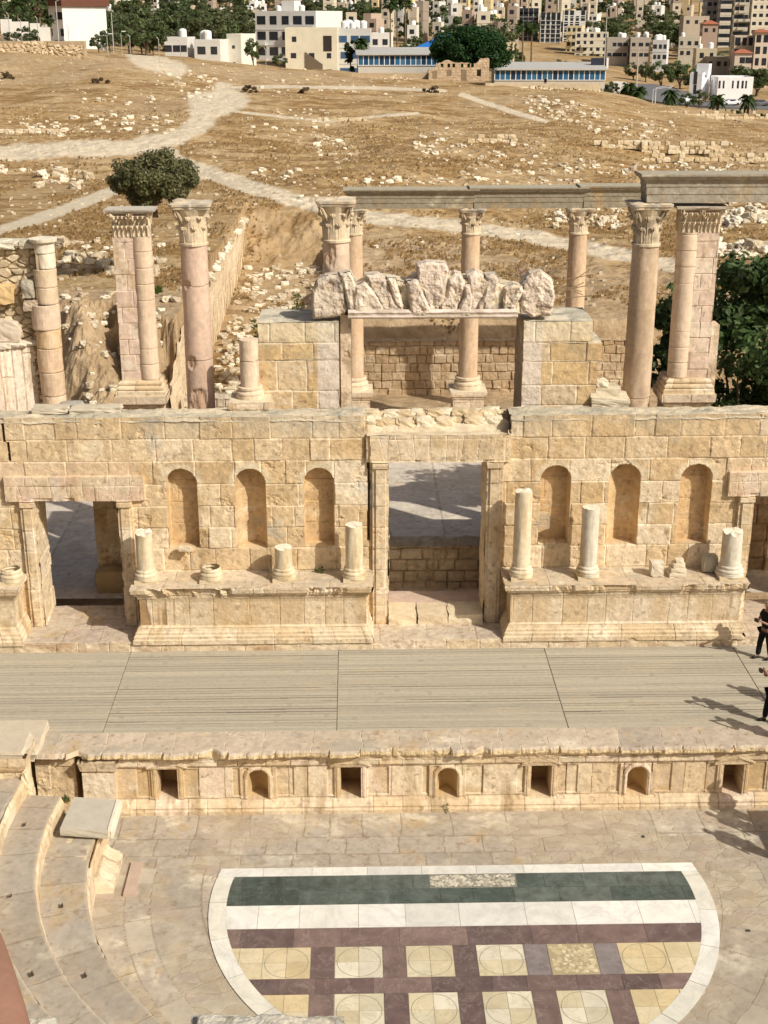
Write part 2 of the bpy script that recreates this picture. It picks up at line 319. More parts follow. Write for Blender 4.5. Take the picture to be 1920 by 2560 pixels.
# ---- the tall stage wall
NICHES = [(-4.90, .43, 4.42, 6.80, 0), (-2.97, .43, 4.40, 6.79, 1), (-1.04, .43, 4.44, 6.79, 0), (5.66, .43, 4.46, 6.82, 0), (7.62, .45, 4.41, 6.85, 1), (9.66, .45, 4.42, 6.83, 0)]
SW = thing('stage_back_wall', 'long golden ashlar wall with arched niches and three doorways behind the wooden stage', 'wall', (2.31, 36.0, 1.75))
rowsW = [1.5, 2.05, 2.62, 3.2, 3.72, 4.40, 5.03, 5.68, 6.34, 7.02, 7.66, 8.4]
WX0, WX1 = -13.2, 15.4
fW = wall_fn(11, rowsW, PAL_W, .55, 1.25, u0=WX0, v0=1.75)
def main_wall(u, v):
    x = u+WX0; z = v+1.75; d, c = fW(u, v); keep = np.ones(u.shape, bool)
    lo = fbm(x*.9, z*1.1, 77, 5, .6)
    for (cx, hw, z0, z1, kind) in NICHES:
        zs = z1-hw; r = np.hypot(x-cx, np.maximum(z-zs, 0)); wob = .012*fbm(x*5, z*5, 31, 3)
        ins = (r+wob < hw) & (z > z0)
        dep = .42*np.sqrt(np.clip(1-(np.minimum(r, hw)/hw)**2, 0.05, 1))**.6 if kind else .40
        if kind: dep = .52*np.sqrt(np.clip(1-((x-cx)/hw)**2, .02, 1))
        d = np.where(ins, d*.5-dep*sst(hw, hw-.03, r)-.03*((z > zs-.02) & (kind == 0)), d)
        inc = stone_col(x+3, z, hsh(np.floor((z+cx)/.62), 5, 3)+0*x, np.abs(((z+cx) % .62)-.0), 55, [(.62, .43, .20), (.66, .47, .24), (.60, .42, .21)], .02)
        c = np.where(ins[..., None], inc, c)
        c = mixc(c, CREAM, .45*sst(.16, .02, np.abs(r-hw-.08))*(z > zs-.1)*(1-ins))
    # doorways
    L = [(.93, 3.69, 6.97), (-9.03, -6.72, 5.90), (11.34, 13.65, 5.90)]
    for (a, b, zt) in L:
        w_ = .02*fbm(z*3, z*0+a, 5, 4)
        keep &= ~((x > a+w_) & (x < b-w_) & (z < zt))
    # jamb pilasters and flat arches
    for (a, b, zt, pw, lh, ov) in [(.93, 3.69, 6.97, .46, .82, .62), (-9.03, -6.72, 5.90, .42, .72, .80), (11.34, 13.65, 5.90, .42, .72, .80)]:
        for s, e in ((a, a-pw), (b, b+pw)):
            lo_, hi_ = min(s, e), max(s, e); ins = (x > lo_-.01) & (x < hi_) & (z < zt+.02)
            strip = np.where(np.abs(x-(lo_+hi_)/2) < pw*.30, .05, .0)
            cap = .10*((z > zt-.17) & (z < zt-.02))
            d = np.where(ins, d*.6+.10+strip*(z < zt-.17)+cap, d)
            bi = np.floor((z+a)/.78); dd = np.abs((z+a) % .78-.39)
            cc = stone_col(x, z, hsh(bi, int(a*7), 8), .39-dd, 61, PAL_C, .02); c = np.where(ins[..., None], cc, c)
        ins = (x > a-ov) & (x < b+ov) & (z > zt) & (z < zt+lh)
        mid = (a+b)/2; key = (x-mid)/(1+.32*(z-zt)/lh*0+.16*(z-zt)); kk = np.floor(key/.42+.5); kd = .21-np.abs(key-kk*.42)
        cc = stone_col(x, z, hsh(kk, int(a), 4), kd, 63, (PAL_P[2:]+PAL_C[:3]) if zt < 6 else PAL_C, .016, stain=.25)
        if zt < 6: cc = mixc(cc, (.50, .29, .22), .35*sst(.0, .5, fbm(x*1.5, z*2, 15, 4)+(.25 if a < 0 else 0)*sst(b-1, b+.5, x)))
        c = np.where(ins[..., None], cc, c); d = np.where(ins, d*.5+.13-.012*sst(.014, 0, kd)-.05*sst(.1, .5, fbm(x*3, z*0, 5, 3))*(z < zt+.08), d)
        if zt < 6:
            ins = (x > a-ov-.1) & (x < b+ov-.1) & (z > zt+lh) & (z < zt+lh+.44)
            c = np.where(ins[..., None], mixc(c, (.64, .49, .37), .35), c)
    # lowered, broken part over the middle door
    hole = (x > .35+.05*fbm(z*4, x*0, 3)) & (x < 4.28+.06*fbm(z*4, x*0, 9)) & (z > 7.79+.025*fbm(x*2, x*0, 7, 4))
    keep &= ~hole
    # grey weathering below the top, long dark crack on the left
    c = mixc(c, GREY, .50*sst(7.5, 8.3, z)*sst(-.35, .35, fbm(x*1.4, z*2, 21, 5)))
    c = mixc(c, (.42, .41, .36), .45*sst(.40, .62, fbm(x*.9+3, z*.8, 23, 5, .6)))
    for cx_, za, zb, wd in ((-9.72, 7.05, 8.3, .035), (.37, 4.6, 8.2, .03), (4.32, 7.0, 8.3, .02)):
        cr = (np.abs(x-cx_-.02*fbm(z*3, z*0, 2)-.09*(z < 7.6)*(cx_ < -5)) < wd) & (z > za) & (z < zb)
        d = np.where(cr, -.22, d); c = np.where(cr[..., None], (.30, .20, .11), c)
    top = 8.29+.03*fbm(x*1.1, x*0, 19, 4)
    keep &= z < top+.02
    return d, c, keep
m = MB(); m.relief((WX0, YW, 1.75), (1, 0, 0), (0, 0, 1), (0, -1, 0), WX1-WX0, 6.6, .0235, main_wall); m.build('wall_face', M_stone, SW)
def coping(u, v):
    x = u+WX0; y = v+YW-.06
    d = .03*fbm(x*1.1, y*3, 19, 4)+.05*fbm(x*3, y*5, 24, 5, .6)+.05*sst(.1, .5, fbm(x*.8, y*2, 27, 4))*sst(.1, .4, v)
    c = mixc((.44, .40, .31), (.62, .53, .39), sst(-.3, .4, fbm(x*1.3, y*3.5, 25, 5, .65)))
    c = mixc(c, (.24, .24, .21), .65*sst(.05, .5, fbm(x*2.2, y*5, 26, 5, .65)))
    d = d-.10*sst(.05, 0, v)
    return d, c, ~((x > .33) & (x < 4.30))
m = MB(); m.relief((WX0, YW-.02, 8.265), (1, 0, 0), (0, 1, 0), (0, 0, 1), WX1-WX0, .95, .03, coping)
m.box(WX0, .33, YW+.86, YW+.9, 6.3, 8.25, (.5, .4, .25)); m.box(4.3, WX1, YW+.86, YW+.9, 6.3, 8.25, (.5, .4, .25))
m.build('coping', M_stone, SW)
# door jambs (thickness of the wall), soffits, and the rubble core over the middle door
def jamb(m, x, y0, y1, z0, z1, sgn, seed, pal=PAL_C):
    f = wall_fn(seed, np.arange(z0-.3, z1+1, .66), pal, .7, 1.1, u0=y0, v0=z0)
    m.relief((x, y0, z0), (0, 1, 0), (0, 0, 1), (sgn, 0, 0), y1-y0, z1-z0, .04, f, flip=sgn > 0)
JB = MB()
for (a, b, zt, yb) in [(.93, 3.69, 6.97, 37.0), (-9.03, -6.72, 5.9, 36.9), (11.34, 13.65, 5.9, 36.9)]:
    jamb(JB, a, YW-.1, yb, 1.75, zt, 1, int(a*3)+90); jamb(JB, b, YW-.1, yb, 1.75, zt, -1, int(b*3)+95)
JB.build('door_jambs', M_stone, SW)
m = MB(); m.box(.3, 4.35, YW-.05, 36.55, 6.97, 7.76, (.66, .53, .36), (.72, .62, .46)); m.box(.3, 4.35, 36.55, 37.0, 6.97, 8.0, (.60, .47, .30))
m.box(-9.4, -6.3, YW+.02, 36.9, 5.90, 8.0, (.6, .45, .28)); m.box(11.0, 14.0, YW+.02, 36.9, 5.90, 8.0, (.6, .45, .28)); m.build('lintel', M_stone, SW)
def sl_(u, v): x = u+.33; return .02*fbm(x*3, v*6, 3, 4)+.16*sst(.35, .55, v+.1*fbm(x*2, v*3, 8, 4)), mixc((.70, .60, .44), (.52, .42, .28), sst(-.3, .5, fbm(x*1.4, v*3, 4, 4)))
m = MB(); m.relief((.33, YW-.13, 7.775), (1, 0, 0), (0, 1, 0), (0, 0, 1), 4.0, .62, .03, sl_)
rg = random.Random(5)
for i in range(38):
    x = .5+3.65*(i % 19)/18+rg.uniform(-.08, .08); y = 36.25+.45*(i//19)+rg.uniform(-.05, .05); s = rg.uniform(.2, .4)
    m.rock((x, y, 7.90+.22*(y-36.1)+rg.uniform(-.03, .05)), (s*1.2, s*1.1, s*.8), pick([(.68, .56, .38), (.60, .47, .30), (.74, .65, .48)], np.array(rg.random()))*1.0, seed=i+900, n=6, rough=.22, ang=.25)
m.build('rubble_core', M_rock, SW)
# ---- platform behind the wall that carries the upper storey
CORE = MB()
for (a, b) in ((-13.2, -9.8), (-6.0, .5), (4.1, 10.6), (14.4, 15.4)): CORE.box(a, b, 36.88, 38.3, 1.72, 7.45, (.55, .43, .27))
CORE.box(-9.03, -6.72, 36.91, 38.3, 6.2, 7.45, (.55, .43, .27)); CORE.box(11.34, 13.65, 36.91, 38.3, 6.2, 7.45, (.55, .43, .27))
CORE.build('upper_walkway', M_stone, SW)
def pier_dark(name, x0, x1, y0, y1, z0, z1, seed):
    m = MB(); m.relief((x0, y0, z0), (1, 0, 0), (0, 0, 1), (0, -1, 0), x1-x0, z1-z0, .04, wall_fn(seed, np.arange(z0-.2, z1+1, .6), PAL_W, .5, .9, off=.03, rough=.03, u0=x0))
    m.box(x0, x1, y0+.05, y1, z0, z1, (.5, .36, .2)); m.build(name, M_stone, SW)
pier_dark('inner_pier', -8.10, -6.4, 39.0, 39.9, 1.72, 6.3, 71); pier_dark('inner_pier', 11.0, 12.3, 39.0, 39.9, 1.72, 6.3, 72)
m = MB(); m.rock((-7.7, 38.9, 2.1), (.9, .7, .8), (.45, .33, .19), seed=3, n=8); m.build('fallen_block', M_rock, SW)

# ---- a base profile wrapped round the front and both sides of a box
def wrap(m, x0, x1, yf, yb, prof, seed, pal, res=.026, wmin=.5, wmax=1.1, damage=None, rowsz=None, sides='FLR'):
    zz = np.array([p[0] for p in prof]); dd = np.array([p[1] for p in prof]); z0, z1 = zz[0], zz[-1]
    rows = rowsz or [z0-.1, z0+.44, z1-.28, z1+.5]
    def prof_d(z): return np.interp(z, zz, dd)
    for sd_ in sides:
        ln = (x1-x0) if sd_ == 'F' else (yb-yf)
        nu = int(ln/res)+1; nv = int((z1-z0)/res*1.25)+1
        u, z = np.meshgrid(np.linspace(0, ln, nu), np.linspace(z0, z1, nv)); su = u+{'F': 0, 'L': 20, 'R': 40}[sd_]
        d, i, k = ashlar(su, z, rows, seed, wmin, wmax); c = stone_col(su, z, i, d, seed, pal, .016, (.46, .34, .2))
        pd = prof_d(z); rr = .012*fbm(su*6, z*6, seed+1, 5, .65)-.012*sst(.02, 0, d)+(hsh(i*9973, 1, seed)-.5)*.012
        if damage is not None: pd, c = damage(sd_, u, z, pd, c)
        D = pd+rr; t = u/ln
        if sd_ == 'F': P = np.stack([(x0-pd)+t*((x1+pd)-(x0-pd)), yf-D, z], -1)
        elif sd_ == 'L': P = np.stack([x0-D, (yf-pd)+t*(yb-(yf-pd)), z], -1)
        else: P = np.stack([x1+D, (yf-pd)+t*(yb-(yf-pd)), z], -1)
        m.grid(P, c, flip=(sd_ == 'L'))
PODP = [(1.98, .20), (2.12, .20), (2.13, .17), (2.22, .17), (2.25, .13), (2.32, .12), (2.34, .09), (2.44, .055), (2.48, .0), (3.30, 0), (3.31, .02), (3.37, .03), (3.43, .06), (3.45, .11), (3.50, .12), (3.52, .17), (3.62, .19), (3.63, .20), (3.70, .20)]
def pod_damage(seed, amt):
    def f(sd_, u, z, pd, c):
        n = fbm(u*1.6, z*.6, seed, 5, .62); br = sst(.05, .35, n)*amt*(z > 3.3)
        nb = sst(.15, .5, fbm(u*.9+4, z*1.2, seed+5, 5, .6))*(z < 2.5)
        pd = pd*(1-.75*br)*(1-.55*nb)
        vert = sst(.20, .36, fbm(u*2.2+1, z*.25, seed+9, 4, .5))*((z > 2.5) & (z < 3.3))*sst(-.1, .3, fbm(u*.6, z*0, seed+3, 2))
        c = mixc(c, (.30, .17, .075), .9*vert); c = mixc(c, (.52, .36, .19), .5*sst(-.05, .4, fbm(u*1.4+8, z*.35, seed+19, 4))*(z > 2.5)*(z < 3.3)); pd = pd-.02*vert
        c = mixc(c, (.40, .31, .19), .5*sst(3.42, 3.30, z)*(z > 3.2))
        return pd, c
    return f
def podium_top(x0, x1, y0, y1, seed):
    def f(u, v):
        x = u+x0; y = v+y0; d, i, k = ashlar(x, y, [y0-.3, y0+.55+0*seed, y1+.5], seed, .8, 1.4)
        edge = .05*sst(0, .5, fbm(x*1.6, x*0, seed+2, 5, .62)); keep = v > edge*0
        c = stone_col(x, y, i, d, seed, [(.58, .48, .33), (.62, .52, .37), (.55, .44, .29)], .02, (.40, .30, .18), 0)
        c = mixc(c, (.42, .38, .30), .5*sst(.1, .5, fbm(x*2, y*3, seed+4, 4)))
        return .012*fbm(x*4, y*4, seed, 4)-.012*sst(.015, 0, d)-.06*sst(.10, 0, v)*sst(.1, .4, fbm(x*1.6, x*0, seed+2, 5, .62)), c
    return f
def podium(label, x0, x1, seed, amt):
    p = thing('podium', label, 'podium', ((x0+x1)/2, 35.1, 1.98))
    m = MB(); wrap(m, x0, x1, 34.60, 35.75, PODP, seed, PAL_C, damage=pod_damage(seed, amt)); m.build('pedestal_body', M_stone, p)
    m = MB(); m.relief((x0-.19, 34.41, 3.70), (1, 0, 0), (0, 1, 0), (0, 0, 1), x1-x0+.38, 1.3, .03, podium_top(x0-.19, x1+.19, 34.41, 35.7, seed+7)); m.build('top_slabs', M_stone, p)
    return p
podium('long moulded podium of cream stone between the left side door and the middle door', -6.13, .28, 101, 1.0)
podium('long moulded podium of cream stone between the middle door and the right side door', 4.36, 10.9, 117, .55)
podium('moulded podium cut by the left picture edge beside the left side door', -13.0, -9.62, 131, .3)
podium('moulded podium past the right side door', 14.4, 17.5, 137, .3)
# ---- step that runs under the podia, door sills
ST = thing('stone_step', 'long low step of worn pinkish slabs along the back of the wooden stage', 'step', (2.3, 35.0, 1.75))
def step_face(u, v):
    x = u-13; d, i, k = ashlar(x, v, [-.1, .5], 141, .6, 1.3); c = stone_col(x, v, i, d, 141, PAL_P[2:3]+PAL_C, .012)
    c = mixc(c, (.40, .25, .14), .6*sst(.2, .5, fbm(x*.8, v*2, 143, 4)))
    return .03*fbm(x*3, v*5, 142, 5, .6)-.02*sst(.02, 0, d), c
def step_top(u, v):
    x = u-13; y = v+YS; d, i, k = ashlar(x, y, [34.2, 35.35, 36.1, 36.8, 37.6], 145, .8, 1.6)
    c = stone_col(x, y, i, d, 145, [(.51, .42, .31), (.52, .42, .33), (.54, .46, .34), (.49, .41, .31)], .022, (.36, .27, .17), 0)
    return .02*fbm(x*3, y*4, 146, 5, .6)-.015*sst(.02, 0, d)-.04*sst(.05, 0, v), c
m = MB(); m.relief((-13, YS, 1.73), (1, 0, 0), (0, 0, 1), (0, -1, 0), 28.5, .31, .03, step_face); m.relief((-13, YS, 2.035), (1, 0, 0), (0, 1, 0), (0, 0, 1), 28.5, 2.6, .035, step_top)
m.box(-13, 15.5, YS+.06, 37.04, 1.60, 2.0, (.55, .45, .3)); m.build('slabs', M_stone, ST)
m = MB()
for i, (a, b) in enumerate(((.93, 1.75), (1.77, 2.65), (2.67, 3.69))):
    m.rock(((a+b)/2, 35.95, 2.08), (b-a, .95, .52), [(.70, .58, .40), (.66, .54, .37), (.72, .61, .43)][i], seed=150+i, n=12, rough=.07, ang=.1)
m.box(.93, 3.69, 36.2, 37.3, 2.0, 2.31, (.58, .44, .35)); m.build('sill', M_stone, ST)
# ---- column stubs standing on the podia
ATT = [(0, .34), (.09, .34), (.095, .31), (.12, .33), (.16, .325), (.19, .30), (.21, .275), (.235, .29), (.27, .285), (.29, .26), (.32, .252)]
def stub(label, x, y, h, r=.25, seed=1, basep=True, lean=(0, 0), col=(.66, .57, .41), chip=.018):
    t = thing('broken_column', label, 'column stub', (x, y, 3.71), 'broken columns on the podia')
    k = r/.25
    def cf(A, Z): return mixc(col, (.52, .39, .22), .8*sst(-.1, .6, fbm(A*1.5, Z*1.1+seed, seed, 5, .6)+.1))*(1+.08*fbm(A*6, Z*14, seed+2, 3))[..., None]
    m = MB(); m.box(x-.31*k, x+.31*k, y-.31*k, y+.31*k, 3.70, 3.79, (.64, .53, .36)); m.lathe(x, y, [(3.79+z, q*k) for z, q in ATT], 0, 32, nz=.02, rough=.02, seed=seed, cfn=cf)
    m.build('base', M_col, t)
    if h > .45:
        m = MB(); z0 = 4.10; z1 = 3.71+h; A0 = np.linspace(0, 2*math.pi, 41); Z = np.linspace(0, 1, 30); A, ZZ = np.meshgrid(A0, Z)
        topz = z1-chip*4*np.abs(fbm(np.cos(A)*.8+seed, np.sin(A)*.8, seed, 2)); zz = z0+(topz-z0)*ZZ
        rr = r*(1-.04*ZZ)+.012*fbm(np.cos(A)*3+seed, zz*2+np.sin(A)*3, seed, 4)
        P = np.stack([x+rr*np.cos(A)+lean[0]*ZZ, y+rr*np.sin(A)+lean[1]*ZZ, zz], -1); m.grid(P, cf(A, zz))
        tp = P[-1]; cc = tp[:-1].mean(0); G_ = np.array([cc+(tp-cc)*t for t in (1, .7, .35, .02)]); G_[1:3, :, 2] += .01*fbm(G_[1:3, :, 0]*9, G_[1:3, :, 1]*9, seed)
        m.grid(G_, (.74, .68, .55)); m.build('shaft', M_col, t, smooth=False)
    return t
stub('short ragged column stub at the left end of the left podium', -5.93, 35.02, 1.50, seed=2, chip=.035)
stub('bare moulded column base lying second from the left on the left podium', -4.10, 35.02, .42, seed=3)
stub('knee-high smooth column stub, third from the left on the left podium', -2.05, 35.05, .98, seed=4)
stub('waist-high streaked column stub at the right end of the left podium', -.06, 35.02, 1.66, seed=5, col=(.74, .64, .46))
stub('tallest broken column, at the left end of the right podium beside the middle door', 4.68, 35.02, 2.62, seed=6, col=(.72, .62, .45), chip=.02)
stub('speckled grey broken column second from the left on the right podium', 6.58, 35.02, 2.12, seed=7, col=(.66, .60, .49))
stub('thick greyish column stub at the right end of the right podium', 10.63, 34.98, 1.40, seed=8, r=.29, col=(.66, .61, .51), chip=.05)
stub('low round column base on the podium at the left picture edge', -9.72, 35.02, .42, seed=9)
def rock_thing(name, label, cat, c, size, col, seed, group=None, n=9, rough=.16, ang=.35, rz=0):
    m = MB(); rot = np.array(Matrix.Rotation(rz, 3, 'Z')); m.rock(c, size, col, seed, n, rough, rot, ang)
    return tag(m.build(name, M_rock, None, (c[0], c[1], c[2]-size[2]/2)), label, cat, group)
rock_thing('stone_block', 'small rounded cube of grey stone on the right podium', 'stone block', (8.56, 35.1, 3.92), (.36, .34, .42), (.62, .55, .43), 21, ang=.25)
rock_thing('stone_block', 'grey lump wedged behind the thick column stub on the right podium', 'stone block', (10.14, 35.36, 3.95), (.40, .42, .50), (.46, .42, .33), 22, ang=.45)
rock_thing('stone_block', 'thin stone sliver lying on the sill of the leftmost niche', 'stone block', (-4.86, 35.47, 4.49), (.34, .16, .13), (.70, .60, .44), 23, ang=.15, rz=-.1)
m = MB()
for i, (s, z) in enumerate(((.50, 3.71), (.44, 3.83), (.34, 3.96), (.24, 4.06))): m.rock((9.14+.02*i, 35.1, z+.06), (s, s, .14), (.66, .57, .43), 30+i, 8, .12, ang=.2)
tag(m.build('base_fragment', M_rock), 'broken stepped base fragment between the small cube and the thick stub on the right podium', 'stone fragment')
# ================================================================ wooden stage
def plank_fn(x0, y0, seed):
    def f(u, v):
        x = u+x0; y = v+y0; k = np.floor(v/.148); fr = v/.148-k
        seam = np.zeros(x.shape, bool)
        for sx in (-12.28, -6.42, -.53, 5.34, 10.76): seam |= np.abs(x-sx) < .010
        pan = np.searchsorted([-12.28, -6.42, -.53, 5.34, 10.76], x)
        h1 = hsh(k, pan, seed); gap = np.where(h1 > .72, .30, .13)*(.6+.8*vn(x*.35, k*3.3, seed+2)); edge = np.minimum(fr, 1-fr)
        ing = edge < gap*.5
        c = mixc((.385, .345, .27), (.475, .425, .33), hsh(k, pan, seed+1)); c = mixc(c, (.36, .34, .275), .25*sst(.0, .55, fbm(x*.9, y*14, seed+3, 4, .6)))
        c = mixc(c, (.50, .42, .30), .45*sst(.1, .6, fbm(x*.5, y*1.3, seed+6, 4)))
        c = mixc(c, (.33, .30, .22), .5*(hsh(np.floor(x*7), k, seed+9) > .985))
        c = mixc(c, (.09, .07, .05), np.where(ing | seam, np.where(seam, .85, np.clip(gap*6, .4, .9)), 0))
        return np.where(ing | seam, -.02, .003*fbm(x*.7, k, seed+4)), c
    return f
m = MB(); m.relief((-13, 29.82, ZT), (1, 0, 0), (0, 1, 0), (0, 0, 1), 29, 4.66, .0165, plank_fn(-13, 29.82, 201))
SF = tag(m.build('stage_floor', M_wood), 'wide grey-green wooden stage of long boards across the theatre', 'stage', kind='structure')
m = MB(); m.box(-13, 16, 29.95, 34.6, 0, ZT-.03, (.3, .25, .18)); m.build('stage_substructure', M_stone, SF)
# ================================================================ low stage-front wall with its niches
SFW = thing('stage_front_wall', 'low moulded stone wall with small square and arched niches under the front of the stage', 'wall', (2.3, 29, 0))
RN = [(-4.72, .24, .35, 1.20), (-.17, .25, .33, 1.19), (4.58, .25, .30, 1.17), (9.40, .25, .30, 1.15)]; AN = [(-2.48, .25, .34, 1.16), (2.23, .25, .32, 1.15), (6.99, .25, .32, 1.13)]
FX0 = -6.75
def edge_y(x):
    q = (x+9.1)/1.02+.25*np.sin(x*1.7); k = np.floor(q); f = q-k; e = .10+.10*(hsh(k, 3, 301)-.4)+.03*fbm(x*5, x*0, 302, 4, .6); br = (hsh(k, 5, 303) > .5); e = e-br*.13*np.clip(1-np.abs(f-.5*hsh(k, 7, 5)-.3)*3.2, 0, 1)
    return e-.05*sst(.03, .0, np.minimum(f, 1-f))
def front(u, v):
    x = u+FX0; z = v-.02
    prof = np.interp(z, [-.02, .10, .105, .15, .18, .24, .27, .31, .34, 1.26, 1.27, 1.30, 1.33, 1.44, 1.46, 1.50, 1.56], [.20, .20, .16, .15, .17, .13, .09, .07, 0, 0, .03, .05, .07, .07, .10, .10, .13])
    d, i, k = ashlar(x, z, [-.2, .36, 1.26, 1.5, 1.9], 311, .45, 1.05, .012)
    pal = PAL_C+[(.66, .50, .29), (.60, .45, .27), (.72, .58, .44)]
    c = stone_col(x, z, i, d, 311, pal, .016, (.34, .23, .13), .6)
    dep = prof+.010*fbm(x*6, z*6, 312, 5, .65)-.014*sst(.016, 0, d)+(hsh(i*9973, 1, 4)-.5)*.03*(z > .34)*(z < 1.26)
    # recessed panels framed by thin pilasters
    pv = np.abs(((x+4.72) % 2.36)-1.18); pan = (pv > .42) & (pv < .93) & (z > .42) & (z < 1.2); dep = np.where(pan, dep-.035, dep)
    c = mixc(c, (.50, .33, .14), .5*pan*sst(-.2, .3, fbm(x*1.2, z*1, 318, 3)))
    for (cx, hw, z0, z1) in RN:
        fr = (np.abs(x-cx) < hw+.16) & (np.abs(x-cx) > hw) & (z > z0) & (z < z1+.05); dep = np.where(fr, .02+.015*(np.abs(np.abs(x-cx)-hw-.08) < .035), dep)
        pedh = z1+.06+.22*np.clip(1-np.abs(x-cx)/(hw+.26), 0, 1); pd = (z > z1+.03) & (z < pedh+.03) & (np.abs(x-cx) < hw+.26)
        dep = np.where(pd, np.maximum(dep, .045+.03*(z > pedh-.03)), dep)
        ins = (np.abs(x-cx) < hw) & (z > z0) & (z < z1); dep = np.where(ins, -.85, dep); c = np.where(ins[..., None], np.array((.40, .26, .13))*(1+.2*fbm(x*4, z*4, 6))[..., None], c)  # shade inside the square niches is put into their darker brown
    for (cx, hw, z0, z1) in AN:
        zs = z1-hw; r = np.hypot(x-cx, np.maximum(z-zs, 0))
        fr = (r > hw) & (r < hw+.11) & (z > z0); dep = np.where(fr, .03+.02*(np.abs(r-hw-.055) < .025), dep)
        fr2 = (np.abs(x-cx) > hw+.11) & (np.abs(x-cx) < hw+.2) & (z > z0-.02) & (z < z1+.1); dep = np.where(fr2, .015, dep)
        ins = (r < hw) & (z > z0); dd_ = .52*np.sqrt(np.clip(1-((x-cx)/hw)**2, .03, 1)); dep = np.where(ins, -dd_, dep)
        c = np.where(ins[..., None], np.array((.58, .41, .21))*(1+.15*fbm(x*4, z*4, 16))[..., None], c)
    # broken cornice
    e = edge_y(x); br = z > 1.46; dep = np.where(br, np.maximum(.05, .08+e*1.5*sst(1.50, 1.66, z+.03*fbm(x*3, x*0, 322, 3)))+.035*fbm(x*6, z*6, 320, 4, .6), dep)
    c = mixc(c, (.66, .52, .31), .8*sst(1.5, 1.6, z+.06*fbm(x*4, x*0, 33)))
    c = mixc(c, (.34, .24, .13), .4*sst(.09, .0, z)*sst(-.1, .4, fbm(x*1.1, x*0, 34, 3)))
    return dep, c
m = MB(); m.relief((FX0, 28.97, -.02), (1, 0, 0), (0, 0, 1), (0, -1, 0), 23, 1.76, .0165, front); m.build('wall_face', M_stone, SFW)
def slabtop(u, v):
    x = u-8.05; y = v+28.55; d, i, k = ashlar(x, y, [27, 31], 331, .7, 1.35, .05); d = np.minimum(d, .9)
    c = stone_col(x, y, i, d, 331, [(.53, .44, .32), (.48, .405, .30), (.58, .48, .35), (.43, .37, .29)], .020, (.64, .52, .35), 0)
    g = sst(.12, .42, fbm(x*.8, y*1.1, 333, 5, .6))*sst(4, -1, x); c = mixc(c, (.40, .36, .29), .65*g)
    y_e = 28.97-(.06+edge_y(x)*1.45); keep = y > y_e-.02
    return -.10*sst(.10, 0, y-y_e)+.015*fbm(x*3, y*3, 334, 4)-.012*sst(.012, 0, d), c, keep
m = MB(); m.relief((-8.05, 28.55, ZT+.005), (1, 0, 0), (0, 1, 0), (0, 0, 1), 24.3, 1.28, .022, slabtop); m.build('edge_slabs', M_smooth, SFW)
# left end: three set-back blocks with upright gaps
def blk(m, x0, x1, yf, z0, z1, seed, pal=PAL_C, d=.8, res=.03, top=(.66, .56, .40)):
    m.relief((x0, yf, z0), (1, 0, 0), (0, 0, 1), (0, -1, 0), x1-x0, z1-z0, res, wall_fn(seed, [z0-.1, z0+.34, z1-.3, z1+1], pal, .9, 1.6, u0=x0, v0=z0, off=.02))
    m.box(x0, x1, yf+.04, yf+d, z0, z1-.01, pal[0], top)
m = MB(); blk(m, -6.78, -5.98, 28.80, 0, 1.55, 341); wrap(m, -6.78, -5.78, 28.84, 29.2, [(0, .14), (.12, .14), (.2, .08), (.33, .03), (.34, 0)], 343, PAL_C, sides='FR')
wrap(m, -6.74, -5.98, 28.80, 29.2, [(1.26, .02), (1.3, .06), (1.5, .10), (1.56, .12)], 344, PAL_C, sides='FLR')
blk(m, -7.96, -6.98, 29.00, 0, 1.6, 345, [(.66, .51, .30), (.62, .46, .26), (.68, .55, .36)]); m.build('end_block', M_stone, SFW)
m = MB(); m.rock((-9.3, 29.3, 1.86), (3.0, 1.5, .34), (.58, .50, .38), 347, 14, .05, ang=.06); m.box(-12, -8.1, 29.0, 29.9, 0, 1.4, (.5, .4, .25))
tag(m.build('broken_slab', M_smooth, None, (-9.3, 29.3, 0)), 'pale broken slab roofing the dark gap at the left end of the stage front', 'stone slab')
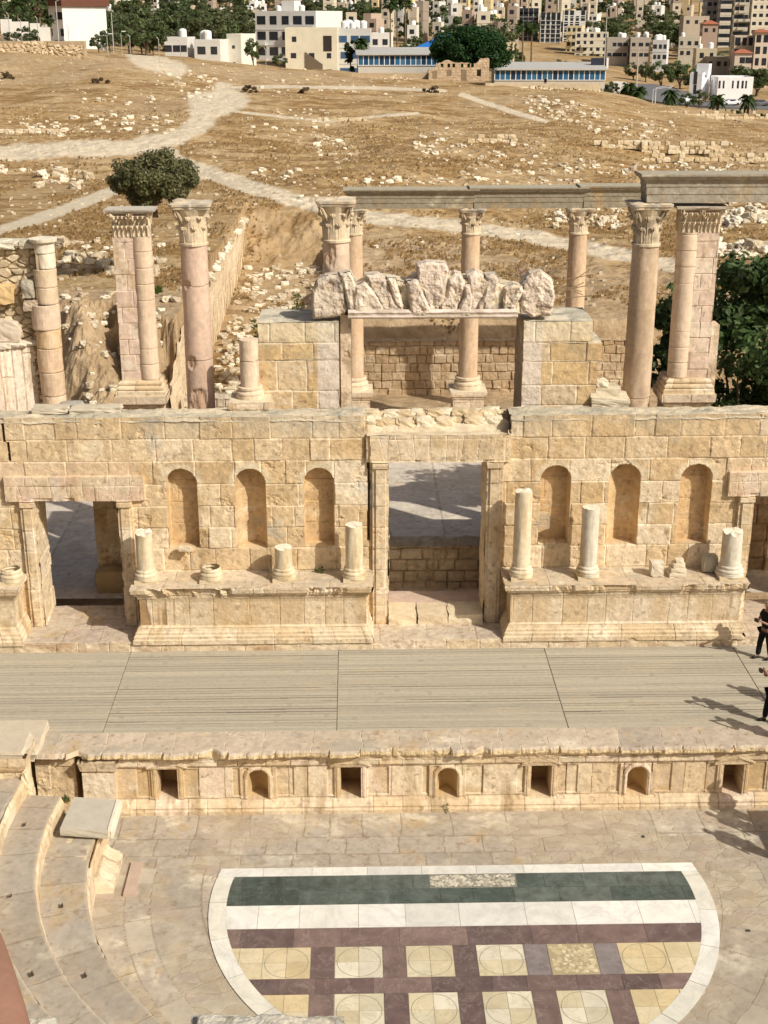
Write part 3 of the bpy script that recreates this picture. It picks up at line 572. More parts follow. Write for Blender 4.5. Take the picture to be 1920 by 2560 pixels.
# ================================================================ orchestra floor
CX = 2.31
def floor_fn(x0, y0):
    def f(u, v):
        x = u+x0; y = v+y0; rr = np.hypot(x-CX, y-26.0); an = np.arctan2(y-26, x-CX)
        inner = (y > 26.55)
        d1, i1, k1 = ashlar(x, y, [26.2, 27.05, 27.75, 28.9, 30], 401, .6, 1.5, .04)
        rad_rows = [0, 5.9, 7.03, 7.6, 8.5, 9]; d2, i2, k2 = ashlar(an*7+20, rr, rad_rows, 403, .8, 1.7, .03)
        straight = inner; d = np.where(straight, d1, d2); i = np.where(straight, i1, i2)
        c = stone_col(x, y, i, d, 401, PAL_F, .024, (.27, .20, .13), 0)
        ring = (~straight) & (rr > 7.03) & (rr < 7.6); c = mixc(c, (.52, .46, .36), .65*ring*(hsh(i*999, 2, 7) > .4))
        # crazy paving patches
        w = .25*fbm(x*1.2, y*1.2, 405, 3); dv, iv = voro(x*2.1+w*2.5+.35*fbm(x*3, y*3, 406, 2), y*3.1+w*2, 407, 1.0); patch = sst(.03, .12, fbm(x*.35+2, y*.5, 409, 3)+.12*inner-.05)*(ring < 1)
        c = mixc(c, pick([(.49, .41, .29), (.42, .34, .24), (.46, .37, .29), (.53, .46, .34)], iv), .6*patch); c = mixc(c, (.34, .26, .18), .5*patch*sst(.09, .03, dv))
        c = mixc(c, (.36, .30, .24), .35*sst(.2, .6, fbm(x*.5, y*.7, 411, 4)))
        c = mixc(c, (.62, .55, .42), .35*sst(.25, .6, fbm(x*1.8, y*1.8, 412, 4)))
        # a few black holes
        for hx, hy in ((-2.95, 23.85), (8.45, 24.0), (6.9, 27.6)): c = np.where((np.abs(x-hx) < .055) & (np.abs(y-hy) < .045)[...], 0, 1)[..., None]*(c-.05)+.05
        cr = sst(.012, .004, np.abs(fbm(x*.9, y*.9, 415, 4)))*sst(.1, .3, fbm(x*.4+9, y*.4, 417, 2)); c = mixc(c, (.28, .21, .14), .7*cr)
        return .006*fbm(x*3, y*3, 420, 4)-.008*sst(.014, 0, d)-.006*patch*sst(.06, .02, dv), c
    return f
m = MB(); m.relief((-9.5, 14.5, 0), (1, 0, 0), (0, 1, 0), (0, 0, 1), 26, 14.6, .028, floor_fn(-9.5, 14.5))
OF = tag(m.build('orchestra_floor', M_smooth), 'worn beige flagstone floor of the round orchestra', 'floor', kind='structure')
# ---- the marble inlay, tile by tile
def clip_circle(poly, cx, cy, r, n=160):
    out = [np.array(p, float) for p in poly]
    for t in np.linspace(0, 2*math.pi, n, endpoint=False):
        nx, ny = math.cos(t), math.sin(t); res = []
        for a, b in zip(out, out[1:]+out[:1]):
            da = (a[0]-cx)*nx+(a[1]-cy)*ny-r; db = (b[0]-cx)*nx+(b[1]-cy)*ny-r
            if da <= 0: res.append(a)
            if (da < 0) != (db < 0) and abs(da-db) > 1e-9: res.append(a+(b-a)*(da/(da-db)))
        out = res
        if len(out) < 3: return []
    return out
def tile(m, poly, c, zt, hx):
    if len(poly) < 3: return
    P = np.array(poly); cen = P.mean(0); n = len(P)
    V = [(*cen, zt)]+[(*p, zt) for p in P]+[(*p, zt-.02) for p in P]
    m.add(V, [[0, 1+i, 1+(i+1) % n] for i in range(n)], c); m.add(V, [[1+i, 1+n+i, 1+n+(i+1) % n, 1+(i+1) % n] for i in range(n)], np.array(c)*.7)
MI = thing('marble_inlay', 'coloured marble pavement with white, green and purple bands and circles in squares', 'marble floor inlay', (CX, 23.5, 0))
IC = (CX, 25.2); RI, RO = 5.27, 5.655; gp = .008
rg = random.Random(12)
def band(m, x0, x1, y0, y1, wmin, wmax, cols, zt, rows=1, clip=RI, skip=None):
    for r in range(rows):
        ya, yb = y0+(y1-y0)*r/rows, y0+(y1-y0)*(r+1)/rows; x = x0-rg.random()*wmin*.5
        while x < x1:
            w = rg.uniform(wmin, wmax); a, b = max(x, x0), min(x+w, x1)
            if b-a > .02:
                c = np.array(rg.choice(cols))*rg.uniform(.84, 1.14)
                tile(m, clip_circle([(a+gp/2, ya+gp/2), (b-gp/2, ya+gp/2), (b-gp/2, yb-gp/2), (a+gp/2, yb-gp/2)], *IC, clip-.004), c, zt, 0)
            x += w
Z1 = .024
mw, mg, mp, mc, mo = MB(), MB(), MB(), MB(), MB()
WH = [(.80, .78, .71), (.76, .74, .67), (.82, .80, .74)]
band(mw, CX-5.6, CX+5.6, 26.16, 26.49, .9, 1.5, WH, Z1, clip=RO)
band(mg, CX-5.6, CX+5.6, 25.08, 26.16, .7, 1.2, [(.105, .128, .112), (.088, .112, .098), (.13, .152, .135), (.07, .092, .082)], Z1, rows=2, skip=lambda a, b, ya, yb: False)
band(mw, CX-5.6, CX+5.6, 24.26, 25.08, .9, 1.5, WH, Z1)
PU = [(.19, .13, .115), (.17, .115, .105), (.215, .15, .13), (.155, .108, .10)]; GP = [(.25, .215, .21), (.22, .185, .18)]
band(mp, CX-5.6, CX+5.6, 23.62, 24.26, 1.0, 1.6, PU, Z1)
CR = [(.70, .63, .46), (.74, .68, .52), (.68, .59, .40), (.76, .70, .55)]
rowsq = [(22.63, 23.62), (21.14, 22.15), (19.63, 20.64), (18.13, 19.14)]
colx = [-1.02-1.51-1.01, -2.53+.49, -.52, .99, 2.49, 4.00, 5.50, 7.02]
for ri, (ya, yb) in enumerate(rowsq):
    ybelow = rowsq[ri+1][1] if ri+1 < len(rowsq) else ya-.4
    band(mp, CX-5.6, CX+5.6, ybelow, ya, .7, 1.4, PU, Z1)
    xs = [-.51, .99, 2.49, 3.99, 5.50]
    # purple uprights
    for xa in (-1.02, .49, 1.99, 3.50, 5.01):
        tile(mp, clip_circle([(xa+gp, ya+gp/2), (xa+.50-gp/2, ya+gp/2), (xa+.50-gp/2, yb-gp/2), (xa+gp, yb-gp/2)], *IC, RI-.004), np.array(GP[0] if (ri == 0 and xa in (3.50, 5.01)) else rg.choice(PU))*rg.uniform(.9, 1.1), Z1, 0)
    for qi, xa in enumerate([-3.04, -2.03, -.51, .99, 2.49, 4.0, 5.51, 6.52]):
        mc = MB(); mo = MB(); xb = xa+1.0
        if qi in (0, 7): xb = xa+1.01
        for a_, b_ in ((xa, (xa+xb)/2), ((xa+xb)/2, xb)):
            for c_, d_ in ((ya, (ya+yb)/2), ((ya+yb)/2, yb)):
                col = np.array(rg.choice(CR))
                if qi in (0, 7) or (qi in (1, 6)): col = col*np.array((.97, .90, .78))
                if qi == 5 and ri == 0: col = np.array((.56, .47, .30))
                tile(mc, clip_circle([(a_+gp/2, c_+gp/2), (b_-gp/2, c_+gp/2), (b_-gp/2, d_-gp/2), (a_+gp/2, d_-gp/2)], *IC, RI-.004), col*rg.uniform(.88, 1.06), Z1, 0)
        if 1 <= qi <= 6 and not (qi == 5 and ri == 0):
            t = np.linspace(0, 2*math.pi, 73); cx, cy = (xa+xb)/2, (ya+yb)/2; ok = np.hypot(cx-IC[0], cy-IC[1]) < RI-.3
            if ok: mo.grid(np.array([[[cx+r_*math.cos(q), cy+r_*math.sin(q), Z1+.003] for q in t] for r_ in (.45, .463)]), (.34, .30, .22))
        if mc.n:
            sq = mc.build('cream_square', M_cream, MI)
            if mo.n: mo.build('inlaid_circle', M_smooth, sq)
# repaired patches: breccia in the green band and broken pieces in one square
mb = MB(); rgp = random.Random(3)
def crazy(m, x0, x1, y0, y1, n, cols, zt, base):
    m.add([(x0, y0, zt), (x1, y0, zt), (x1, y1, zt), (x0, y1, zt)], [[0, 1, 2, 3]], base)
    for i in range(n):
        x, y, s = rgp.uniform(x0+.06, x1-.06), rgp.uniform(y0+.06, y1-.06), rgp.uniform(.03, .07); k = rgp.randint(4, 6); a0 = rgp.random()*6
        P = [(np.clip(x+s*math.cos(a0+t*6.283/k)*rgp.uniform(.7, 1.2), x0+.01, x1-.01), np.clip(y+s*math.sin(a0+t*6.283/k)*rgp.uniform(.7, 1.2), y0+.01, y1-.01)) for t in range(k)]
        V = [(x, y, zt+.002+.00002*i)]+[(*p, zt+.002+.00002*i) for p in P]; m.add(V, [[0, 1+j, 1+(j+1) % k] for j in range(k)], np.array(rgp.choice(cols))*rgp.uniform(.85, 1.15))
mb1 = MB(); crazy(mb1, 1.62, 3.62, 25.62, 26.15, 330, [(.58, .54, .44), (.46, .42, .33), (.34, .32, .25), (.66, .60, .48)], Z1+.004, (.24, .23, .19))
crazy(mb, 4.01, 4.99, 22.64, 23.61, 150, [(.62, .52, .32), (.56, .46, .28), (.66, .57, .38)], Z1+.004, (.44, .36, .22))
# white ring
for a0 in np.arange(-math.pi-.235, .42, .235):
    a1 = a0+.232; P = []
    for q in np.linspace(a0, a1, 7): P.append((IC[0]+RI*math.cos(q), IC[1]+RI*math.sin(q)))
    for q in np.linspace(a1, a0, 7): P.append((IC[0]+RO*math.cos(q), IC[1]+RO*math.sin(q)))
    P = [p for p in P]; ok = min(p[1] for p in P)
    if max(p[1] for p in P) > 26.16:
        P = [(p[0], min(p[1], 26.155)) for p in P]
        if ok > 26.1: continue
    V = [(*p, Z1+.001) for p in P]+[(*p, 0) for p in P]; c = np.array(rg.choice([(.80, .78, .70), (.76, .73, .63), (.72, .69, .60), (.82, .80, .74)]))
    mw.add(V, [[i, i+1, 12-i, 13-i] for i in range(6)], c); mw.add(V, [[i, (i+1) % 14, 14+(i+1) % 14, 14+i] for i in range(14)], c*.6)
for mm, nm, ma in ((mw, 'white_bands', M_white), (mg, 'green_band', M_green), (mp, 'purple_bands', M_purple), (mb1, 'breccia_patch', M_smooth), (mb, 'patched_square', M_smooth)): mm.build(nm, ma, MI)
# bedding mortar under the tiles
m = MB(); t = np.linspace(0, 2*math.pi, 97); m.grid(np.array([[[IC[0]+r_*math.cos(q), min(IC[1]+r_*math.sin(q), 26.49), .0165] for q in t] for r_ in (.01, 2, 4, RO)]), (.36, .31, .23)); m.build('bedding', M_smooth, MI)
# ================================================================ curved seating on the left and below the camera
SC = (2.31, 26.0)
SE = thing('seating_tiers', 'curved tiers of worn stone seats sweeping round the left side of the orchestra', 'seating', (-6.5, 23, 0))
def arc_top(m, r0, r1, a0, a1, z, seed, tilt=0):
    nr = max(2, int((r1-r0)/.03)); na = int((a1-a0)*r1/.035)
    A, RR = np.meshgrid(np.linspace(a0, a1, na), np.linspace(r0, r1, nr)); x = SC[0]+RR*np.cos(A); y = SC[1]+RR*np.sin(A)
    d, i, k = ashlar(A*r1, RR, [r0-.4, r1+.4], seed, .9, 1.9, .02)
    c = stone_col(x, y, i, d, seed, PAL_F, .026, (.26, .19, .12), 0)
    c = mixc(c, (.66, .56, .40), .6*sst(.06, .0, RR-r0)); 
    c = mixc(c, (.38, .34, .29), .4*sst(.1, .5, fbm(x*.9, y*.9, seed+3, 4)))
    chip = sst(.25, .5, fbm(A*8, RR*0, seed+4, 4)); z_ = z+.012*fbm(x*2.5, y*2.5, seed, 4)-.012*sst(.014, 0, d)-.12*chip*sst(.10, 0, RR-r0)
    for hx in np.arange(a0+.12, a1, .27):
        hole = (np.abs(A-hx) < .008) & (np.abs(RR-r0-.55) < .05); c = np.where(hole[..., None], (.10, .07, .05), c); z_ = np.where(hole, z_-.05, z_)
    m.grid(np.stack([x, y, z_], -1), c)
def arc_face(m, r, a0, a1, z0, z1, seed, mould=True):
    nz = max(2, int((z1-z0)/.03)); A, Z = np.meshgrid(np.linspace(a0, a1, int((a1-a0)*r/.04)), np.linspace(z0, z1, nz))
    t = (Z-z0)/(z1-z0); d, i, k = ashlar(A*r, Z, [z0-.1, z1+.1], seed, .9, 1.8, .01); c = stone_col(A*r, Z, i, d, seed, PAL_C, .012)
    pr = (np.interp(t, [0, .75, .8, .92, .93, 1], [.05, .05, .02, 0, -.0, -.0]) if mould else 0); rr = r-pr-.012*fbm(A*r*5, Z*5, seed, 4)
    m.grid(np.stack([SC[0]+rr*np.cos(A), SC[1]+rr*np.sin(A), Z], -1), c, flip=True)
AL, AR = R(180-9), R(360+9)
m = MB(); m2 = MB()
arc_face(m, 8.33, R(172), R(300), 0, 1.05, 501); arc_top(m, 8.33, 9.36, R(172), R(300), 1.05, 503)
arc_face(m, 9.36, R(172), R(300), 1.05, 1.50, 505); arc_top(m, 9.36, 10.22, R(172), R(300), 1.50, 507)
arc_face(m, 10.22, R(172), R(300), 1.50, 1.93, 509); arc_top(m, 10.22, 11.0, R(172), R(300), 1.93, 511)
m.build('lower_seats', M_smooth, SE)
m = MB()
for k in range(7):
    r = 11.0+.76*k; z = 1.93+.44*k
    if k < 3: arc_face(m, r, R(172), R(300), z, z+.44, 520+k); arc_top(m, r, r+.78, R(172), R(300), z+.44, 530+k)
m.build('upper_seats', M_smooth, SE)
m = MB()
for k in range(19):       # the seats climbing up to the photographer, below the frame
    r = 11.0+.62*k; z = 1.2+.72*k*.62/.72
    a = np.linspace(R(225), R(318), 60)
    for (ra, rb, za, zb) in ((r, r, z-.6, z), (r, r+.62, z, z)):
        m.grid(np.array([[[SC[0]+ra*math.cos(q), SC[1]+ra*math.sin(q), za] for q in a], [[SC[0]+rb*math.cos(q), SC[1]+rb*math.sin(q), zb] for q in a]]), (.52, .45, .34), flip=True)
SEATLOW = m
# end of the tiers: kerb wall with its pedestal, panel and slab
EN = thing('orchestra_end_wall', 'short moulded wall end with a tilted pale slab on top at the left of the orchestra', 'wall', (-6.0, 26.6, 0))
m = MB(); m.box(-6.9, -6.06, 25.25, 27.3, 0, 1.045, (.66, .54, .36)); m.build('core', M_stone, EN)
def endface(u, v):
    y = u+25.2; z = v; on = (y > 25.62) & (y < 26.98); pr = np.interp(z, [0, .15, .16, .22, .25, .33, .36, .40, .41], [.42, .42, .37, .36, .27, .14, .12, .10, 0]); d = np.where(on, pr, 0)
    d = d+.05*(z > .98)-.07*((y > 25.95) & (y < 26.75) & (z > .47) & (z < .93)); dd, i, k = ashlar(y, z, [-.1, .42, 1.2], 555, .7, 1.0, .01)
    c = stone_col(y, z, i, dd, 555, PAL_C, .02, (.36, .25, .14)); c = mixc(c, (.40, .20, .09), .75*((y > 25.98) & (y < 26.72) & (z > .50) & (z < .90))*sst(-.3, .2, fbm(y*2, z*2, 556, 3))); return d+.012*fbm(y*5, z*5, 557, 4)-.012*sst(.02, 0, dd), c
m = MB(); m.relief((-5.98, 25.2, 0), (0, 1, 0), (0, 0, 1), (1, 0, 0), 2.1, 1.05, .02, endface); m.build('moulded_base', M_stone, EN)
m = MB(); rot = np.array(Matrix.Rotation(R(4), 3, 'Y')@Matrix.Rotation(R(-3), 3, 'Z')); m.rock((-6.20, 26.82, 1.24), (1.10, 1.32, .20), (.50, .46, .38), 553, 12, .02, rot, .04)
m.box(-5.70, -5.63, 26.2, 27.44, 1.13, 1.33, (.78, .72, .58)); m.box(-5.63, -5.58, 26.18, 27.46, 1.10, 1.27, (.78, .72, .58)); m.build('tilted_slab', M_smooth, EN)
m = MB(); m.box(-5.32, -5.05, 25.5, 26.75, 0, .07, (.50, .38, .30)); m.build('foot_slab', M_smooth, EN)
# parapet pier at the left edge with stepped side
PP = thing('parapet_pier', 'stepped parapet pier with a cornice standing on the left end of the seats', 'pier', (-8.8, 27.6, 0))
m = MB(); blk(m, -12, -7.98, 27.35, .6, 1.34, 561, d=.8); blk(m, -12, -7.84, 27.42, 1.34, 2.14, 563, d=.8); wrap(m, -12, -7.84, 27.42, 28.2, [(2.10, .0), (2.14, .04), (2.2, .08), (2.36, .14), (2.56, .16)], 565, PAL_C, sides='FR')
wrap(m, -12, -7.90, 27.40, 28.1, [(1.18, .0), (1.22, .08), (1.36, .10), (1.40, .05), (1.5, 0)], 567, PAL_C, sides='FR'); m.build('pier_body', M_stone, PP)
m = MB(); m.rock((-9.9, 27.85, 2.58), (4.3, 1.05, .22), (.58, .50, .38), 569, 16, .05, ang=.05); m.build('cap_slab', M_smooth, PP)
m = MB()
for i in range(6): m.rock((-7.78+.02*i, 27.5+.05*i, 1.9-.3*i), (.16, .35, .40), (.66, .56, .38), 571+i, 7, .25, ang=.3)
m.build('broken_edge', M_rock, PP)
m = MB(); m.box(-8.6, -6.9, 27.25, 27.75, 0, .75, (.66, .55, .38), (.60, .52, .38)); m.box(-7.6, -6.4, 27.3, 28.6, 0, .10, (.52, .40, .32)); m.build('footing', M_smooth, PP)
# weeds at the wall foot
def weed(label, x, y, z, h, w, n, seed, col=(.10, .14, .035)):
    rg = random.Random(seed); m = MB()
    for i in range(n):
        a = rg.random()*6.28; r = rg.random()*w; q = Vector((x+r*math.cos(a), y+r*math.sin(a)*.6, z+h*rg.random())); s = rg.uniform(.25, .5)*w
        d1 = Vector((rg.uniform(-1, 1), rg.uniform(-1, 1), rg.uniform(-.3, 1))).normalized()*s; d2 = Vector((rg.uniform(-1, 1), rg.uniform(-1, 1), rg.uniform(-1, 1))).normalized()*s*.6
        m.add([q-d1, q+d2, q+d1, q-d2], [[0, 1, 2, 3]], np.array(col)*rg.uniform(.6, 1.5))
    return tag(m.build('weed', M_leaf, None, (x, y, z)), label, 'weed')
weed('dark green weed at the foot of the stage front wall below the middle arched niche', 2.22, 28.72, 0, .30, .06, 60, 1, (.05, .10, .03))
weed('tiny green weed rooted in the set-back block at the left end of the stage front', -7.3, 28.95, .35, .14, .14, 24, 2)
weed('small green weed on the left podium between the third and fourth stubs', -1.05, 35.5, 3.72, .12, .16, 26, 3)
weed('green tuft of grass on the earth bank left of the twin pier', -9.6, 61.2, 6.45, .7, .8, 60, 4, (.12, .17, .04))
# ================================================================ upper storey
PKC = (.62, .48, .38)
def shaft_cf(col, seed, dark=.5):
    def cf(A, Z):
        dr = np.floor((Z+.3*hsh(seed, 1))/1.55); c = np.array(col)*(1+.14*(hsh(dr, seed, 3)-.5))[..., None]
        c = mixc(c, (.68, .55, .42), .6*sst(.0, .6, fbm(A*1.2, Z*.9, seed, 5, .6))); c = mixc(c, (.42, .27, .19), dark*sst(.05, .55, fbm(A*1.7+3, Z*.5, seed+2, 5, .6)))
        return c*(1+.10*fbm(A*7, Z*9, seed+4, 4))[..., None]
    return cf
def leaf_strip(m, cx, cy, a, r0, z0, h, out, w, c, seed=0):
    """one acanthus leaf: rises along the bell, then curls out and down"""
    prof = [(0, 0), (.02, .25), (.05, .5), (.12, .75), (.24, .93), (.42, 1.0), (.56, .93), (.60, .82)]
    n = len(prof); W_ = [.75, .95, 1, .95, .85, .7, .5, .25]; P = np.zeros((n, 7, 3)); rgn = random.Random(seed)
    for i, (o, zz) in enumerate(prof):
        for j, t in enumerate((-1, -.62, -.3, 0, .3, .62, 1)):
            lob = 1+.22*math.sin(i*2.6)*(abs(t) > .5); rr = r0+o*out-.10*w*abs(t)+(.05*w if j in (1, 3, 5) else -.06*w); da = t*W_[i]*w*.5*lob/max(rr, .05)
            P[i, j] = (cx+rr*math.cos(a+da), cy+rr*math.sin(a+da), z0+zz*h-(abs(t)**2)*.06*h)
    cc = np.array(c)*(1+.25*(hsh(np.arange(n)[:, None], np.arange(7)[None]+seed, 3)-.5))[..., None]
    m.grid(P, cc); m.grid(P-np.array([math.cos(a)*.03, math.sin(a)*.03, .02])*(w/.2), cc*.8, flip=True)
def capital(m, cx, cy, z0, z1, r, seed, col=(.66, .54, .38), dark=(.34, .28, .20), dk=.4, broken=.0, square=False, hw=None, ratio=1.42):
    H = z1-z0; rgn = random.Random(seed)
    def cf(A, Z): return mixc(mixc(col, dark, dk*sst(-.2, .5, fbm(A*3, Z*6, seed, 4))+.0*Z), (.74, .66, .50), .5*sst(.1, .5, fbm(A*4+2, Z*5, seed+1, 3)))
    def rc():
        c = np.array(col)*rgn.uniform(.8, 1.12); return c*(1-dk*.5)+np.array(dark)*dk*.5 if rgn.random() < dk else c
    m.lathe(cx, cy, [(z0-.10*r/.39, r*1.0), (z0-.09, r*1.12), (z0-.03, r*1.12), (z0, r*1.0), (z0+.4*H, r*1.02), (z0+.7*H, r*1.15), (z0+.86*H, r*1.36)], 0, 28, nz=.04, rough=.03, seed=seed, cfn=cf)
    for k in range(8): leaf_strip(m, cx, cy, k*math.pi/4+.2, r*1.0, z0+.0*H, H*.42, r*.42, r*.74, rc(), seed+k)
    for k in range(8): leaf_strip(m, cx, cy, k*math.pi/4+.2+math.pi/8, r*1.0, z0+.22*H, H*.46, r*.62, r*.72, rc(), seed+k+20)
    for k in range(4):
        a = math.pi/4+k*math.pi/2
        if rgn.random() < broken: continue
        for off in (-.16, .16):
            pts = []
            for t in np.linspace(0, 1, 9):
                if t < .6: rr = r*(1.05+.55*t/.6); zz = z0+H*(.5+.36*t/.6)
                else:
                    q = (t-.6)/.4*4.2; rr = r*(1.66-.16*(1-math.cos(q))*.6+.10*math.sin(q)); zz = z0+H*(.84-.09*(1-math.cos(q)))
                pts.append((cx+rr*math.cos(a+off*(1-t)), cy+rr*math.sin(a+off*(1-t)), zz))
            m.tube(pts, [r*.11*(1-.45*t) for t in np.linspace(0, 1, 9)], rc(), 6)
    # abacus with hollow sides
    t = np.linspace(0, 2*math.pi, 65); s = r*ratio; q = np.abs(((t/(math.pi/2)) % 1)-.5)*2   # 1 on the corners when offset
    rad = s*(1.02+.38*np.abs(np.cos(2*(t-math.pi/4)))**6*1.0); rad = rad*(1+.05*fbm(np.cos(t)*4+seed, np.sin(t)*4, seed)-broken*.5*sst(.0, .5, fbm(np.cos(t)*1.3+seed, np.sin(t)*1.3, seed+7, 3)))
    zs = [(z0+.84*H, .82), (z0+.87*H, .95), (z0+.93*H, .97), (z0+.94*H, 1.03), (z1, 1.05), (z1+.01, .9), (z1+.02, .5), (z1+.01, .02)]
    P = np.array([[[cx+rad[i]*k*math.cos(t[i]), cy+rad[i]*k*math.sin(t[i]), z+(.05*fbm(math.cos(t[i])*4*k, math.sin(t[i])*4*k, seed+4) if k < .95 and z > z1-.01 else 0)] for i in range(65)] for z, k in zs])
    cc = mixc(col, (.44, .42, .37), sst(-.2, .4, fbm(P[..., 0]*5, P[..., 1]*5, seed+5, 4))*.8); m.grid(P, cc)
def drum_shaft(m, x, y, z0, z1, r0, r1, joints, seed, col, rough=.012, breaks=(), lean=(0, 0)):
    A, Z = np.meshgrid(np.linspace(0, 2*math.pi, 57), np.linspace(z0, z1, int((z1-z0)/.03)+2)); t = (Z-z0)/(z1-z0)
    rr = r0+(r1-r0)*t**1.3+rough*fbm(np.cos(A)*2.5+seed, Z*2.5+np.sin(A)*2.5, seed, 4); c = shaft_cf(col, seed)(A, Z)
    for j in joints:
        jj = j+.025*fbm(np.cos(A)*2, np.sin(A)*2+j, seed+9, 3); g = sst(.022, .005, np.abs(Z-jj)); rr = rr-.02*g; c = mixc(c, (.30, .20, .13), .7*g)
    for (zb, ab, wz, wa, dep) in breaks:
        g = sst(1, .55, np.hypot((Z-zb)/wz, ((A-ab+math.pi) % (2*math.pi)-math.pi)/wa)+.35*fbm(A*3, Z*4, seed+5, 4)); rr = rr-dep*g*(1+.35*fbm(A*5, Z*7, seed+6, 3)); c = mixc(c, (.50, .32, .20), .6*g)
    m.grid(np.stack([x+rr*np.cos(A)+lean[0]*(Z-z0), y+rr*np.sin(A)+lean[1]*(Z-z0), Z], -1), c)
    tp = [[x+lean[0]*(z1-z0)+r1*k*math.cos(q), y+r1*k*math.sin(q), z1] for k in (1, .01) for q in np.linspace(0, 2*math.pi, 33)]; m.grid(np.array(tp).reshape(2, 33, 3), np.array(col)*1.05)
def column(label, x, y, zb, zsh0, zsh1, ztop, r0, r1, seed, col, joints, pedestal=None, cap_kw={}, breaks=(), lean=(0, 0), group='tall Corinthian columns behind the stage wall'):
    t = thing('column', label, 'column', (x, y, zb), group)
    xs = x+lean[0]*(zsh1-zsh0)
    m = MB(); drum_shaft(m, x, y, zsh0, zsh1, r0, r1, joints, seed, col, breaks=breaks, lean=lean); m.build('shaft', M_col, t, smooth=False)
    if ztop: m = MB(); capital(m, xs, y, zsh1, ztop, r1, seed+50, **cap_kw); m.build('capital', M_col, t)
    if pedestal:
        zp = pedestal; m = MB(); k = r0/.25
        m.lathe(x, y, [(zp+z*k, q*k) for z, q in [(0, .37), (.10, .37), (.11, .345), (.14, .37), (.18, .36), (.20, .31), (.24, .30), (.26, .33), (.31, .33), (.33, .28), (zsh0/k-zp/k, .255)]], 0, 36, nz=.03, rough=.02, seed=seed, cfn=shaft_cf((.70, .58, .42), seed+3, .3)); m.build('base', M_col, t)
        m = MB(); hw = r0*1.62; wrap(m, x-hw, x+hw, y-hw, y+hw, [(zb, .0), (zp-.36, 0), (zp-.34, .04), (zp-.25, .06), (zp-.22, .11), (zp-.12, .13), (zp, .13)], seed+8, [(.64, .50, .34), (.70, .58, .42)], rowsz=[zb-.1, zp-.5, zp+.3], wmin=.4, wmax=.9)
        m.box(x-hw-.13, x+hw+.13, y-hw-.13, y+hw+.05, zp-.03, zp+.004, (.70, .60, .44)); m.build('pedestal', M_stone, t)
    return t
PINK = (.62, .46, .35)
column('free-standing pinkish column with a battered capital, left of the ruined upper gate', -4.50, 38.0, 7.4, 7.4, 12.76, 13.84, .405, .375, 601, (.60, .44, .34), [11.55, 9.4], cap_kw=dict(broken=.3, dk=.25), breaks=[(8.1, 4.6, .55, .9, .07), (9.35, 4.2, .25, .5, .05), (11.6, 4.1, .15, .4, .04), (10.8, 3.3, .5, .25, .05)])
column('column with a ragged spreading capital rising behind the left end of the ruined upper gate', -.50, 38.4, 7.4, 7.4, 12.78, 13.86, .40, .375, 607, (.64, .50, .38), [11.6], cap_kw=dict(broken=.15, dk=.3), breaks=[(12.4, 4.2, .45, .55, .05)])
column('plain brown granite-like column with a dark capital carrying the front entablature beam', 8.27, 38.0, 7.4, 7.4, 12.70, 13.80, .41, .375, 613, (.47, .35, .24), [8.2], cap_kw=dict(dk=.75, dark=(.20, .17, .13)), lean=(0, 0))
BK = 'slim columns of the far colonnade behind the upper gate'
for (x, lab) in ((-.02, 'far slim column half hidden behind the column at the left of the upper gate'), (4.95, 'far slim column seen through the opening of the ruined upper gate'), (9.50, 'far slim column standing clear to the right of the ruined upper gate')):
    column(lab, x, 57, 1.75, 3.95, 10.20, 11.20, .415, .385, int(620+x), (.60, .43, .28), [7.9], pedestal=3.42, cap_kw=dict(dk=.35, dark=(.36, .28, .18)), group=BK)
